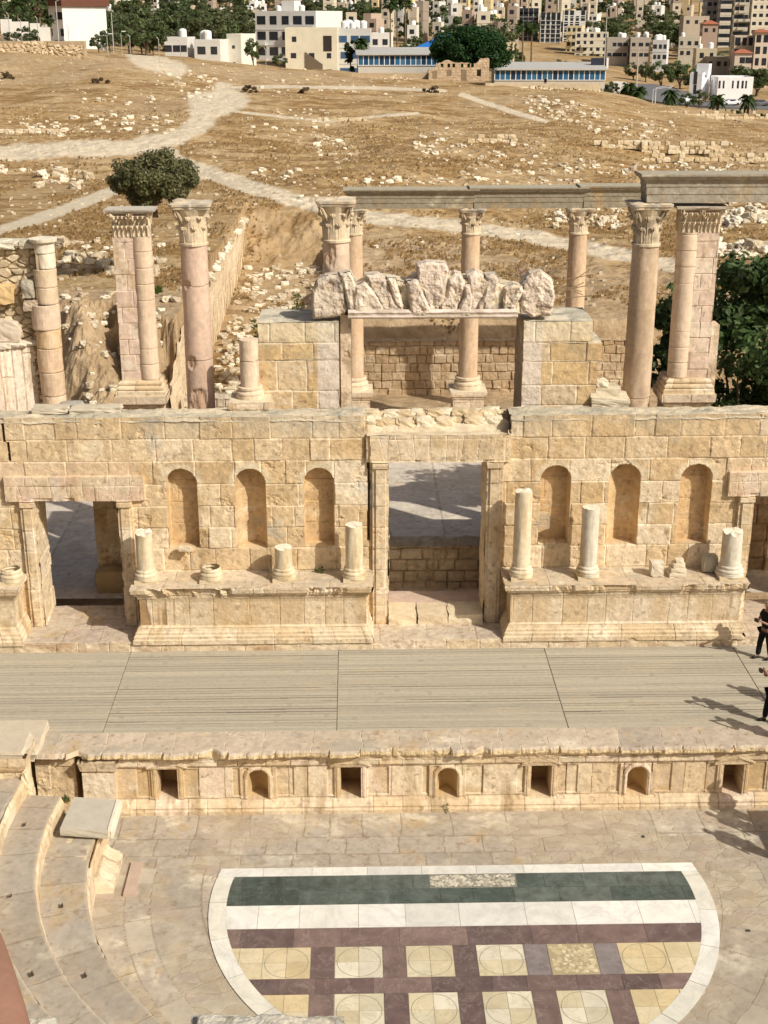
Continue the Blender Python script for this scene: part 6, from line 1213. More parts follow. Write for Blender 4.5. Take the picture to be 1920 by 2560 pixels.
# the far hillside, filled terrace by terrace
rgh = random.Random(404); placed = []
COLN = [('white', (.76, .75, .71)), ('white', (.70, .69, .65)), ('cream', (.70, .64, .51)), ('yellow', (.72, .58, .34)), ('grey', (.46, .45, .42)), ('sandy', (.60, .52, .40)), ('rose-brown', (.48, .37, .29)), ('beige', (.62, .55, .44)), ('brown', (.38, .31, .25))]
used = set(); WH_ = [(-10, 'far left'), (110, 'left, above the white house'), (280, 'left, beside the white house'), (420, 'left of centre'), (560, 'left of the unfinished white block'), (740, 'above the unfinished white block'), (900, 'above the water tanks'), (1040, 'above the blue tent roof'), (1170, 'above the big dark tree'), (1300, 'above the two palms'), (1450, 'above the tall unfinished block'), (1560, 'right of the lamp pole'), (1680, 'on the right slope'), (1800, 'above the white modern building')]
LV = [(-40, 'at the very top edge'), (10, 'near the top edge'), (28, 'high up the hill'), (46, 'half way up the hill'), (66, 'low on the hill'), (90, 'at the foot of the hill')]
cnt = 0
for (py, D) in ((-4, 860), (6, 800), (16, 730), (28, 670), (40, 610), (54, 560), (70, 510), (86, 465)):
    px = -30
    while px < 1760:
        s = max(.75, min(1, 520./D)); wpx = rgh.uniform(18, 44)*s; gap = rgh.choice([4, 12, 30, 60])*s
        if py > 40 and 1290 < px < 1530: px += 20; continue
        if py > 30 and px > 1500: px += 20; continue
        if py > 28 and (100 < px < 250 or 630 < px < 860 or (py > 44 and 260 < px < 600)): px += 20; continue
        if rgh.random() < .22: px += 40; continue
        fl = rgh.choice([1, 1, 2, 2, 2, 3]); yy = py+rgh.uniform(-7, 7)-0; ht = fl*3.1*FPX/D*.92
        nm, c = rgh.choice(COLN); wh = [n for p, n in WH_ if p <= px+20][-1]; lv = [n for p, n in LV if p <= yy][-1]; ft_ = rgh.choice(['flat roof', 'flat roof', 'roof tanks']); tk = rgh.randint(2, 4) if ft_ == 'roof tanks' else 0
        base = f'{nm} {["one","two","three","four"][fl-1]}-storey house{" with tanks" if tk else ""} {lv}, {wh}'
        c = tuple(np.array(c)*rgh.uniform(.9, 1.1)); ncw = max(1, int(wpx*D/FPX/3.6))
        if base in used:
            base = rgh.choice(['narrow', 'broad', 'plain', 'squat', 'slender', 'weathered'])+' '+base
        used.add(base)
        bld(base, px, px+wpx, yy+8-ht, D+rgh.uniform(-25, 25), fl, ncw, c, rgh.uniform(7, 11), rgh.uniform(-.5, .05), (1.5, 1.4), tanks=tk, seed=cnt+3000, sidewin=False, winskip=.1, group='houses on the far hillside'); cnt += 1
        px += wpx+gap
# restaurants with glazed fronts
def restaurant(label, px0, px1, pyt, pyb, D, n, seed, slope=0):
    x0, zt = Wp(px0, pyt, D); x1, zb = Wp(px1, pyb, D); w = x1-x0; t = thing('glazed_restaurant', label, 'restaurant', ((x0+x1)/2, D, zb-1.5)); t.rotation_euler = (0, 0, slope); H = zt-zb; b = MB()
    b.box(-w/2, w/2, .1, 9, 0, 1.5, (.55, .52, .46)); b.box(-w/2, w/2, 8, 9, 1.5, 1.5+H, (.4, .4, .4)); b.box(-w/2, -w/2+.2, .1, 9, 1.5, 1.5+H*.7, (.40, .38, .36)); b.box(w/2-.2, w/2, .1, 9, 1.5, 1.5+H*.7, (.40, .38, .36)); localbuild(b, 'walls', M_paint, t)
    r = MB(); r.add([(-w/2-.4, -.6, 1.5+H*.66), (w/2+.4, -.6, 1.5+H*.66), (w/2+.4, 9, 1.5+H), (-w/2-.4, 9, 1.5+H), (-w/2-.4, -.6, 1.5+H*.60), (w/2+.4, -.6, 1.5+H*.60)], [[0, 1, 2, 3], [4, 5, 1, 0]], (.50, .49, .46)); localbuild(r, 'roof', M_metal, t)
    for i in range(n):
        xx = -w/2+(i+.5)*w/n; g = MB(); g.box(xx-w/n*.44, xx+w/n*.44, .02, .06, 1.55, 1.45+H*.58, random.Random(seed+i).choice([(.02, .09, .20), (.03, .14, .28), (.02, .05, .10), (.05, .16, .28)])); o = localbuild(g, 'glass_panel', M_glass, t)
    f = MB()
    for i in range(n+1): xx = -w/2+i*w/n; f.box(xx-.08, xx+.08, -.05, .10, 1.5, 1.5+H*.60, (.75, .75, .75))
    f.box(-w/2, w/2, -.06, .10, 1.42, 1.55, (.72, .72, .72)); f.box(-w/2, w/2, -.06, .10, 1.43+H*.58, 1.5+H*.62, (.72, .72, .72)); localbuild(f, 'white_frame', M_metal, t)
restaurant('glazed restaurant with blue windows left of the big dark tree', 895, 1092, 120, 163, 262, 15, 1, .02); restaurant('glazed restaurant with blue windows right of the big dark tree', 1238, 1512, 158, 200, 258, 21, 2, -.03)
def tent(label, pts, D, col):
    P = [(*Wp(px, py, D+dd)[:1], D+dd, Wp(px, py, D+dd)[1]) for px, py, dd in pts]; m = MB(); m.add(P, [[0, 1, 2], [0, 2, 3]], col)
    Q = [(x, y, z-.35) for x, y, z in P]; m.add(P+Q, [[0, 1, 5, 4], [1, 2, 6, 5], [2, 3, 7, 6], [3, 0, 4, 7]], (.7, .7, .7)); zb = min(p[2] for p in P)
    for x, y, z in (P[0], P[3]): m.box(x-.1, x+.1, y-.1, y+.1, zb-4, z-.3, (.7, .7, .7))
    tag(m.build('tent_roof', M_paint), label, 'tent roof')
tent('bright blue sloping tent roof left of the big dark tree', [(1022, 126, 8), (1120, 80, 12), (1140, 112, 4), (1060, 124, 2)], 272, (.03, .20, .62)); tent('small blue tent roof peak right of the big dark tree', [(1256, 166, 6), (1268, 148, 10), (1296, 164, 6), (1280, 168, 3)], 268, (.03, .18, .55))
tree('huge dome-shaped dark green tree between the two glazed restaurants', Wp(1178, 130, 252)[0], 252, Wp(1178, 178, 252)[1]-.6, 8.2, (6.6, 5.0, 3.5), 26000, .24, [(.030, .085, .022), (.04, .11, .03), (.02, .06, .016)], 91, 'dome_tree', 200, .35, shell=.80, cz=.50, low=-.6)
# ruined stone house
x0, zb = Wp(1072, 203, 238); x1, _ = Wp(1222, 203, 238); _, zt = Wp(1072, 146, 238)
def rh(u, v):
    w = x1-x0; h = zt-zb; d, i, k = ashlar(u, v, np.arange(-.3, 6, .42), 1201, .5, 1.0, .05); c = stone_col(u, v, i, d, 1201, [(.56, .42, .27), (.62, .49, .33), (.50, .37, .23)], .06, (.34, .25, .15), 0)
    topp = h*(.80+.20*sst(w*.78, w*.86, u)+.10*sst(w*.55, w*.3, u)*sst(w*.18, w*.28, u)-.25*sst(w*.16, w*.08, u))+.25*fbm(u*.9, u*0, 1203, 3); keep = v < topp; dd = d*0+.05*fbm(u*3, v*3, 1, 3)
    for a, b, c0, c1 in ((.30, .365, .22, .50), (.535, .62, .02, .50), (.80, .865, .22, .52), (.06, .14, .1, .45)):
        ins = (u > a*w) & (u < b*w) & (v > c0*h) & (v < c1*h); keep &= ~ins
    for q in (.22, .33, .41, .55, .66, .72): keep &= ~((np.abs(u-q*w) < .18) & (v > h*.62) & (v < h*.76))
    return dd, c, keep
t = thing('ruined_house', 'roofless ruined stone house with small windows before the big dark tree', 'ruin', ((x0+x1)/2, 238, zb))
m = MB(); m.relief((x0, 238, zb), (1, 0, 0), (0, 0, 1), (0, -1, 0), x1-x0, (zt-zb)*1.05, .09, rh); m.relief((x0, 238.5, zb), (1, 0, 0), (0, 0, 1), (0, 1, 0), x1-x0, (zt-zb)*1.05, .15, rh, flip=True); m.build('front_wall', M_stone, t)
m = MB(); m.box(x1-.5, x1, 238.5, 242.5, zb, zt-.8, (.46, .35, .22)); m.box(x0, x0+.5, 238.5, 242.5, zb, zt-2.4, (.46, .35, .22)); m.box(x0, x1, 242.5, 243, zb, zt-2.0, (.30, .22, .14)); m.build('rear_walls', M_stone, t)
# ---------------- town trees, palms
TP = []
for i, cols in enumerate([[(.11, .155, .06), (.14, .18, .07)], [(.12, .14, .06), (.15, .17, .08)], [(.09, .125, .055), (.12, .155, .07)], [(.15, .17, .08), (.12, .14, .07)]]):
    t = thing('town_tree', 'x', 'tree'); m = MB(); crown(m, (0, 0, 3.4), (2.6, 2.4, 2.3), 1300, .26, cols, 300+i, 26, .45, low=-.7); m.build('crown', M_leaf, t); m = MB(); limbs(m, (0, 0, -.8), (0, 0, 3.2), 1.4, 5, .18, (.15, .11, .08), 300+i); m.build('trunk', M_stone, t); TP.append(t)
def put_tree(px, py, D, s, label, k, group=None, first=[0, 0, 0, 0], sx=1):
    s = s*.56
    x, _ = Wp(px, py, D); o = TP[k] if not first[k] else copy_tree(TP[k]); first[k] = 1
    o.location = (x, D, float(terr(x, D))); o.scale = (s*sx, s*sx, s); o.rotation_euler = (0, 0, random.Random(int(px)).random()*6); tag(o, label, 'tree', group)
    if group is None and 'group' in o: del o['group']
for (px, py, D, s, k, lb, sx) in [(690*0+365, 100, 262, 2.0, 0, 'broad dark tree right of the white timber-topped house', 1.3), (425, 90, 300, 1.6, 1, 'grey-green tree behind the left flat-roofed sheds', 1.2), (545, 80, 330, 1.9, 0, 'green tree behind the pale house with two tanks', 1.5), (600, 78, 335, 1.7, 2, 'dark tree touching the left side of the unfinished block', 1.2), (632, 120, 268, 1.55, 0, 'rounded tree leaning on the corner of the unfinished block', .8), (245, 105, 262, 1.0, 2, 'small dark shrub tree below the red shop front', 1.2), (310, 60, 420, 1.8, 0, 'dark tree behind the lamp pole on the left', 1.4), (60, 60, 300, 1.5, 2, 'dark tree behind the palms at the left', 1.3), (700, 138, 262, .8, 0, 'small bush tree at the foot of the unfinished block', 1.3),
   (1285, 75, 380, 1.9, 0, 'bright green tree right of the big dark tree', 1.0), (1012, 85, 300, 2.3, 2, 'tall thin dark tree beside the three tall palms', .6), (1350, 160, 282, .7, 0, 'green tree behind the ridge under the two palms', 1.6), (1585, 168, 400, 1.5, 1, 'olive tree at the left of the brown field', 1.4), (1616, 170, 398, 1.7, 1, 'olive tree second from the left in the brown field', 1.0), (1655, 190, 385, 2.3, 0, 'round dark tree in the middle of the brown field', 1.2), (1702, 190, 388, 2.3, 0, 'round dark tree touching its neighbour right of the middle of the field', 1.2), (1730, 195, 380, 1.9, 2, 'dark tree beside the white modern cube building', 1.1), (1705, 60, 560, 2.6, 0, 'large tree above the diagonal white wall', 1.5), (1660, 40, 600, 2.5, 2, 'large dark tree left of the diagonal white wall', 1.6), (1800, 115, 430, 2.3, 2, 'dark tree right of the ochre cube house', 1.4), (1850, 185, 372, 2.4, 0, 'green tree behind the long white modern building, the left one', 1.5), (1895, 190, 370, 2.2, 0, 'green tree behind the long white modern building, the right one', 1.5), (1530, 215, 300, 1.1, 2, 'dark shrub below the right end of the glazed restaurant', 1.2), (1715, 285, 262, 1.0, 2, 'low dark shrub beside the road fence on the right', 1.2), (1400, 130, 400, 1.3, 2, 'dark tree at the foot of the tall unfinished block', 1.4), (1750, 225, 300, 1.3, 3, 'sparse pale tree before the white modern cube building', .9), (1855, 70, 540, 2.0, 0, 'green tree at the foot of the apartment towers', 1.2), (1560, 60, 540, 2.2, 2, 'dark tree right of the lamp pole on the right', 1.6), (1515, 10, 640, 2.4, 2, 'dark tree above the white panel house', 1.8), (30, 175, 236, .8, 3, 'pale shrub on the masonry bank at the left edge', 1.3), (65, 98, 240, 1.2, 2, 'dark shrub on the masonry bank below the palms', 1.2)]:
    put_tree(px, py, D, s, lb, k, sx=sx)
for i, (px, D, s_) in enumerate([(280, 300, 2.3), (300, 330, 2.8), (325, 290, 2.4), (345, 340, 2.8), (370, 310, 2.6), (392, 350, 2.9), (415, 330, 2.6), (440, 345, 2.5), (468, 330, 2.6), (492, 350, 2.8), (520, 320, 2.9), (548, 345, 2.6), (575, 330, 2.4), (605, 350, 2.8), (270, 280, 1.4), (318, 268, 1.5), (350, 272, 1.6), (378, 266, 1.2)]):
    put_tree(px, 50, D, s_, ['green tree in the dark belt of trees', 'broad tree in the dark belt of trees', 'tall tree in the dark belt of trees'][i % 3]+', '+('left part' if px < 360 else 'middle part' if px < 480 else 'right part'), i % 3, 'belt of trees on the left')
rgh = random.Random(505)
for i in range(285):
    D = rgh.uniform(380, 860); px = rgh.uniform(-10, 1930)
    if (D < 520 and px > 1500) or (D < 580 and 1290 < px < 1480): continue
    put_tree(px, 50, D, rgh.uniform(1.5, 3.6), 'dark tree among the far houses, '+[n for p, n in WH_ if p <= px+20][-1], rgh.randint(0, 2), 'trees among the far houses', sx=rgh.uniform(1, 1.7))
def palm(label, px, pyt, pyb, D, seed, skirt=False, n=34, fr=2.2, col=(.05, .085, .025), date=False):
    x, zt = Wp(px, pyt, D); zb = Wp(px, pyb, D)[1]; zb = min(zb, float(terr(x, D))); H = zt-zb; t = thing('palm_tree', label, 'palm', (x, D, zb)); m = MB(); rg = random.Random(seed)
    cz = zt-fr*.45; r = .26 if date else .17; m.tube([(x, D, zb-.5), (x+.1, D, (zb+cz)/2), (x, D, cz)], [r*1.3, r, r*.9], (.17, .13, .09), 8); m.build('trunk', M_stone, t)
    m = MB()
    for i in range(n):
        a = rg.random()*6.28; e = rg.uniform(-.5, 1.1) if not date else rg.uniform(-.7, 1.0); L = fr*rg.uniform(.85, 1.1); pts = []
        for q in np.linspace(0, 1, 6): rr = L*q*math.cos(e)*(1-.15*q); pts.append(Vector((x+rr*math.cos(a), D+rr*math.sin(a), cz+L*q*math.sin(e)-(.55 if date else .35)*L*q*q)))
        for j in range(5):
            p, q = pts[j], pts[j+1]; w = L*(.16 if date else .09)*[.5, 1, 1, .8, .5][j]*(1 if date else [0.2, .8, 2.2, 2.6, 1.5][j]); sd_ = Vector((-math.sin(a), math.cos(a), 0))*w; dn = Vector((0, 0, -w*.6)); c = np.array(col)*rg.uniform(.7, 1.4)
            m.add([p, q, q+sd_+dn, p+sd_+dn], [[0, 1, 2, 3]], c); m.add([p, q, q-sd_+dn, p-sd_+dn], [[3, 2, 1, 0]], c*.9)
    m.build('fronds', M_leaf, t)
    if skirt: m = MB(); crown(m, (x, D, cz-1.7), (.9, .9, 1.9), 700, .28, [(.20, .14, .07), (.15, .11, .06)], seed, 12, .5); m.build('dead_skirt', M_leaf, t)
palm('tall palm at the left edge of the upper left group', 38, -12, 100, 270, 1, fr=2.6); palm('shaggy palm with a brown skirt of dead fronds beside the white house', 92, -22, 100, 262, 2, skirt=True, fr=2.4); palm('short palm between the shaggy palm and the white house', 122, 38, 96, 264, 3, fr=1.6)
palm('left one of three tall palms above the left glazed restaurant', 975, -6, 128, 300, 4, fr=2.3); palm('middle one of three tall palms above the left glazed restaurant', 992, -14, 128, 304, 5, fr=2.3); palm('right one of three tall palms above the left glazed restaurant', 1013, -8, 128, 302, 6, fr=2.3)
palm('left one of the two palms in front of the tall unfinished block', 1308, 50, 168, 285, 7, fr=2.4); palm('right one of the two palms in front of the tall unfinished block', 1330, 56, 168, 287, 8, fr=2.2)
for i, (px, pt, pb, lb) in enumerate([(1572, 200, 258, 'thin dark palm beside the small kiosk'), (1598, 210, 260, 'low date palm left of the street lamps'), (1679, 216, 262, 'bushy date palm behind the red car'), (1796, 230, 288, 'date palm in front of the long white building, the left one'), (1873, 230, 300, 'date palm in front of the long white building, the right one'), (1840, 270, 300, 'young low palm between the two date palms'), (1906, 278, 305, 'young low palm at the right edge'), (903, 90, 148, 'date palm in front of the annex with water tanks')]): palm(lb, px, pt, pb, 300-4*i if i < 7 else 268, 20+i, fr=2.6 if i < 5 else 2.0, n=40, date=True)
tree('narrow cypress-like tree in front of the grey annex', Wp(876, 110, 270)[0], 270, float(terr(Wp(876, 110, 270)[0], 270)), 7.0, (1.0, 1.0, 3.4), 900, .25, [(.05, .08, .03), (.035, .06, .02)], 95, 'conifer', 18, .12, cz=.55)
# poles, lamps, screen, fence
def pole(label, px, pyt, pyb, D, arm=0, name='street_lamp', r=.09, col=(.45, .45, .43)):
    x, zt = Wp(px, pyt, D); zb = min(Wp(px, pyb, D)[1], float(terr(x, D)))-.3; t = thing(name, label, 'lamp post' if arm else 'pole', (x, D, zb)); m = MB(); m.tube([(x, D, zb), (x, D, zt)], [r*1.3, r*.8], col, 8); m.build('post', M_metal, t)
    if arm: m = MB(); m.tube([(x, D, zt), (x+arm*.6, D, zt+.35), (x+arm, D, zt+.4)], r*.6, col, 6); m.build('arm', M_metal, t); m = MB(); m.box(x+arm-.35, x+arm+.35, D-.15, D+.15, zt+.30, zt+.45, (.7, .7, .68)); m.build('lamp_head', M_metal, t)
pole('tall street lamp in front of the white timber-topped house', 139, 4, 84, 258, 1.2); pole('bare pole right of the red shop front', 278, 32, 124, 258, 0, 'utility_pole', .08); pole('tall street lamp rising behind the black screen', 1518, 22, 160, 262, .8)
pole('tall mast in the brown field on the right', 1597, 118, 212, 330, 0, 'utility_pole', .16, (.5, .44, .38)); pole('double street lamp at the road, left one', 1633, 224, 262, 300, 3.6, r=.1, col=(.55, .57, .6)); pole('street lamp at the road with a long arm, right one', 1640, 220, 268, 290, 3.2, r=.1, col=(.6, .62, .65))
pole('small white sign post in front of the left trees', 267, 90, 124, 244, .6, 'sign_post', .06); pole('white boxed sign post right of the red shop front', 302, 84, 122, 246, .5, 'sign_post', .05)
m = MB(); x0_, z1_ = Wp(1479, 145, 262); x1_, z0_ = Wp(1515, 173, 262); m.box(x0_, x1_, 262, 262.5, z0_, z1_, (.015, .02, .04)); m.box(x1_, x1_+.4, 261.9, 262.8, z0_, z1_, (.75, .75, .72)); m.box(x0_+1, x0_+1.3, 262.5, 262.8, z0_-5, z0_+1, (.4, .4, .4)); m.box(x1_-.5, x1_-.2, 262.5, 262.8, z0_-5, z0_+1, (.4, .4, .4)); tag(m.build('billboard', M_metal), 'black billboard screen at the right end of the right glazed restaurant', 'billboard')
for i, (px, top) in enumerate([(170, 68), (324, 92), (396, 98), (450, 106), (664, 124), (20, 36), (92, 46), (51, 52)]):
    D = 236; x, zt = Wp(px, top, D); m = MB(); zb = float(terr(x, D))-.3; m.tube([(x, D, zb), (x, D, zt), (x-.3, D, zt+.35)], .06, (.42, .41, .38), 6); tag(m.build('fence_post', M_metal), ['bent concrete fence post by the white house', 'fence post in front of the dark trees, left one', 'fence post in front of the dark trees, right one', 'fence post beside the low pale house', 'fence post before the unfinished block', 'leaning fence post on the bank at the far left', 'fence post on the bank below the shaggy palm', 'fence post between the two palms on the left'][i], 'fence post', 'posts of the fence along the crest')
for i, (a, b, ya, yb, D) in enumerate([(0, 28, 48, 66, 262), (22, 70, 54, 74, 260), (74, 98, 58, 76, 258), (98, 124, 68, 84, 256)]):
    m = MB(); x0_, zt = Wp(a, ya, D); x1_, _ = Wp(b, ya, D); m.box(x0_, x1_, D, D+.3, Wp(a, yb, D)[1]-3, zt, (.78, .77, .73)); tag(m.build('garden_wall', M_paint), ['white garden wall step at the very left edge', 'second white garden wall step from the left', 'third white garden wall step, under the shaggy palm', 'lowest white garden wall step beside the white house'][i], 'wall')
# white wall up the slope and the road with cars
def strip(name, label, pts, w, col, ma, lift, kind=None, cat=None, D0=None, h=0):
    m = MB(); P = []
    for px, D in pts: x = Wp(px, 200, D)[0]; P.append((x, D))
    rows_ = []
    for i, (x, y) in enumerate(P):
        a = np.array(P[max(i-1, 0)]); b = np.array(P[min(i+1, len(P)-1)]); d = (b-a)/np.linalg.norm(b-a); n_ = np.array([-d[1], d[0]])*w/2; rows_.append([(x-n_[0], y-n_[1]), (x+n_[0], y+n_[1])])
    V = np.array([[(a[0], a[1], max(float(terr(*a, False)), float(terr(*b, False)))+lift+h), (b[0], b[1], max(float(terr(*a, False)), float(terr(*b, False)))+lift+h)] for a, b in rows_]); m.grid(V, col)
    V2 = V.copy(); V2[..., 2] -= 2+h; m.grid(np.stack([V[:, 0], V2[:, 0]], 1), col); m.grid(np.stack([V[:, 1], V2[:, 1]], 1), col, flip=True); return tag(m.build(name, ma), label, cat, kind=kind)
def dens(pts, n=12):
    out = []
    for (a, b), (c, d) in zip(pts[:-1], pts[1:]):
        for t in np.linspace(0, 1, n, endpoint=False): out.append((a+(c-a)*t, b+(d-b)*t))
    return out+[pts[-1]]
strip('road', 'grey asphalt road through the valley on the right', dens([(1560, 352), (1680, 322), (1800, 316), (2100, 312)]), 16, (.16, .16, .165), M_smooth, .5, 'structure')
strip('diagonal_wall', 'white wall climbing diagonally up the slope on the right', dens([(1640, 545), (1680, 575), (1705, 600)]), 1.2, (.72, .68, .60), M_paint, .2, None, 'wall', h=2.2)
def car(label, px, D, col, rz, k):
    x = Wp(px, 250, D)[0]; z = float(terr(x, D, False))+.55; t = thing('parked_car', label, 'car', (x, D, z), 'cars on the valley road'); t.rotation_euler = (0, 0, rz); m = MB()
    prof = [(-2.1, .35), (-2.15, .75), (-1.3, .92), (-.7, 1.42), (.9, 1.45), (1.6, .95), (2.15, .85), (2.15, .35)]; m.grid(np.array([[(a, s*.85*(1 if b < 1 else .85), b) for a, b in prof+[prof[0]]] for s in (-1, 1)]), col)
    for s in (-1, 1): m.add([(a, s*.85*(1 if b < 1 else .85), b) for a, b in prof]+[(0, s*.86, .6)], [[i, (i+1) % 8, 8] for i in range(8)], col)
    localbuild(m, 'body', M_metal, t); m = MB()
    for s in (-1, 1): m.add([(-1.2, s*.80, .97), (-.65, s*.75, 1.36), (.85, s*.75, 1.38), (1.4, s*.80, .98)], [[0, 1, 2, 3]], (.03, .03, .04))
    localbuild(m, 'windows', M_glass, t)
    for a in (-1.35, 1.35):
        for s in (-.8, .8): m = MB(); m.add([(a+.33*math.cos(q), s+d, .33+.33*math.sin(q)) for d in (-.1, .1) for q in np.linspace(0, 6.28, 13)[:-1]], [[i, (i+1) % 12, 12+(i+1) % 12, 12+i] for i in range(12)], (.03, .03, .03)); m.add([(a, s+d, .33) for d in (-.1, .1)]+[(a+.33*math.cos(q), s+d, .33+.33*math.sin(q)) for d in (-.1, .1) for q in np.linspace(0, 6.28, 13)[:-1]], [[0, 2+i, 2+(i+1) % 12] for i in range(12)]+[[1, 14+(i+1) % 12, 14+i] for i in range(12)], (.04, .04, .04)); localbuild(m, 'wheel', M_smooth, t)
car('red car on the road by the bushy date palm', 1674, 324, (.35, .05, .04), 1.2, 0); car('white car on the road before the white modern cube building', 1722, 320, (.75, .76, .78), .2, 1); car('white car on the road between the two date palms', 1828, 316, (.72, .74, .77), .1, 2); car('silver car on the road left of the right date palm', 1856, 318, (.5, .52, .55), .1, 3); car('dark car at the kerb at the right edge', 1900, 318, (.10, .10, .12), .1, 4)
# ================================================================ people
def skin_mesh(name, verts, edges, radii, mat_, par, sub=2):
    me = bpy.data.meshes.new(name); me.from_pydata(verts, edges, []); at = me.color_attributes.new('tint', 'FLOAT_COLOR', 'POINT'); o = bpy.data.objects.new(name, me); COL.objects.link(o); o.parent = par
    md = o.modifiers.new('skin', 'SKIN'); md.use_smooth_shade = True
    sv = me.skin_vertices
    if not sv: bpy.context.view_layer.objects.active = o; bpy.ops.object.select_all(action='DESELECT'); o.select_set(True)
    for i, r in enumerate(radii): me.skin_vertices[0].data[i].radius = (r, r) if not hasattr(r, '__len__') else r
    me.skin_vertices[0].data[0].use_root = True
    s = o.modifiers.new('sub', 'SUBSURF'); s.levels = sub; s.render_levels = sub; me.materials.append(mat_); return o
def solid(name, col, rough=.85):
    m = bpy.data.materials.new(name); m.use_nodes = True; b = m.node_tree.nodes['Principled BSDF']; b.inputs['Base Color'].default_value = (*col, 1); b.inputs['Roughness'].default_value = rough; b.inputs['Specular IOR Level'].default_value = .2
    n = m.node_tree.nodes.new('ShaderNodeTexNoise'); n.inputs['Scale'].default_value = 25; bp = m.node_tree.nodes.new('ShaderNodeBump'); bp.inputs['Strength'].default_value = .25; bp.inputs['Distance'].default_value = .01; m.node_tree.links.new(n.outputs[0], bp.inputs['Height']); m.node_tree.links.new(bp.outputs[0], b.inputs['Normal']); return m
MS = solid('bare_skin', (.34, .185, .13), .7); MBK = solid('black_cloth', (.012, .012, .014)); MHAIR = solid('hair', (.03, .02, .015)); MCAP = solid('cap_cloth', (.6, .58, .55)); MSH = solid('shoe', (.015, .015, .015), .5); MBLUE = solid('blue_cloth', (.04, .08, .35))
def person(label, loc, rz, hands='face', top=MBK, legs=MBK, cap=False, s=1.0, stride=.12, bare_arm=True, bag=False):
    t = thing('person', label, 'person', loc); t.rotation_euler = (0, 0, rz); t.scale = (s, s, s)
    # faces +Y; joints
    if hands == 'face': H = {-1: ((-.23, .16, 1.24), (-.06, .30, 1.50)), 1: ((.23, .16, 1.24), (.06, .30, 1.50))}
    elif hands == 'chest': H = {-1: ((-.27, .06, 1.12), (-.07, .32, 1.25)), 1: ((.27, .06, 1.12), (.07, .32, 1.25))}
    else: H = {-1: ((-.25, -.02, 1.12), (-.24, .06, .86)), 1: ((.25, -.02, 1.12), (.24, .06, .86))}
    # body: one continuous surface, bare skin, slightly inside the clothes
    V = [(0, 0, .95), (0, 0, 1.12), (0, 0, 1.32), (0, .01, 1.46), (0, .015, 1.53), (0, .03, 1.62), (0, .035, 1.71)]; E = [(i, i+1) for i in range(6)]; Rr = [.11, .09, .10, .06, .052, (.078, .088), (.070, .082)]
    for sgn in (-1, 1):
        b = len(V); el, wr = H[sgn]; V += [(sgn*.17, 0, 1.42), el, wr]; E += [(3, b), (b, b+1), (b+1, b+2)]; Rr += [.055, .040, .028]
        el, wr = Vector(el), Vector(wr); d = (wr-el).normalized(); up = Vector((0, 0, 1)); sd_ = d.cross(up).normalized() if abs(d.z) < .95 else Vector((1, 0, 0)); pl = wr+d*.05; V.append(tuple(pl)); E.append((b+2, b+3)); Rr.append(.030)
        for q in range(4):
            f0 = pl+sd_*(.028-.019*q)+d*.03; L = [.07, .08, .075, .06][q]; f1 = f0+d*L*.5; f2 = f1+(d*.6-up*.3+Vector((-sgn, 0, 0))*.4).normalized()*L*.5; c_ = len(V); V += [tuple(f0), tuple(f1), tuple(f2)]; E += [(b+3, c_), (c_, c_+1), (c_+1, c_+2)]; Rr += [.009, .0085, .007]
        th0 = wr+d*.02+sd_*(-sgn*.03)+Vector((-sgn*.01, 0, 0)); c_ = len(V); V += [tuple(th0), tuple(th0+d*.035+up*.02)]; E += [(b+2, c_), (c_, c_+1)]; Rr += [.011, .009]
    for sgn in (-1, 1):
        b = len(V); f = sgn*stride; V += [(sgn*.10, 0, .88), (sgn*.11, f*.5+.02, .50), (sgn*.12, f, .10), (sgn*.13, f+.14, .035)]; E += [(0, b), (b, b+1), (b+1, b+2), (b+2, b+3)]; Rr += [.095, .055, .038, .03]
    skin_mesh('body', V, E, Rr, MS, t)
    # clothes
    V = [(0, 0, .92), (0, 0, 1.10), (0, 0, 1.30), (0, .005, 1.44)]; E = [(0, 1), (1, 2), (2, 3)]; Rr = [(.185, .145), (.17, .14), (.19, .15), (.10, .09)]
    for sgn in (-1, 1):
        b = len(V); el = Vector(H[sgn][0]); sh = Vector((sgn*.18, 0, 1.41)); k = .62 if bare_arm else 1.0; V += [tuple(sh), tuple(sh.lerp(el, k))]; E += [(2, b), (b, b+1)]; Rr += [.075, .065]
    skin_mesh('shirt', V, E, Rr, top, t)
    V = [(0, 0, .94)]; E = []; Rr = [(.175, .14)]
    for sgn in (-1, 1): b = len(V); f = sgn*stride; V += [(sgn*.10, 0, .84), (sgn*.115, f*.5+.02, .50), (sgn*.12, f-.005, .09)]; E += [(0, b), (b, b+1), (b+1, b+2)]; Rr += [.115, .085, .075]
    skin_mesh('trousers', V, E, Rr, legs, t)
    for sgn in (-1, 1): f = sgn*stride; skin_mesh('shoe', [(sgn*.12, f-.05, .055), (sgn*.125, f+.06, .05), (sgn*.13, f+.18, .04)], [(0, 1), (1, 2)], [.055, .052, .042], MSH, t, 1)
    skin_mesh('hair', [(0, -.01, 1.64), (0, .0, 1.74), (0, .03, 1.775)], [(0, 1), (1, 2)], [(.078, .07), (.088, .09), (.06, .06)], MCAP if cap else MHAIR, t)
    m = MB()
    for sgn in (-1, 1): m.rock((sgn*.032, .112, 1.655), (.022, .014, .012), (.02, .015, .01), 3, 2, 0, ang=.8)
    m.rock((0, .128, 1.63), (.026, .03, .045), (.50, .27, .18), 4, 3, .02, ang=.7); m.rock((0, .112, 1.592), (.05, .012, .012), (.30, .10, .08), 5, 2, .0, ang=.6)
    for sgn in (-1, 1): m.rock((sgn*.083, .03, 1.64), (.018, .035, .06), (.50, .27, .18), 6, 3, .0, ang=.8)
    localbuild(m, 'face', M_skin, t)
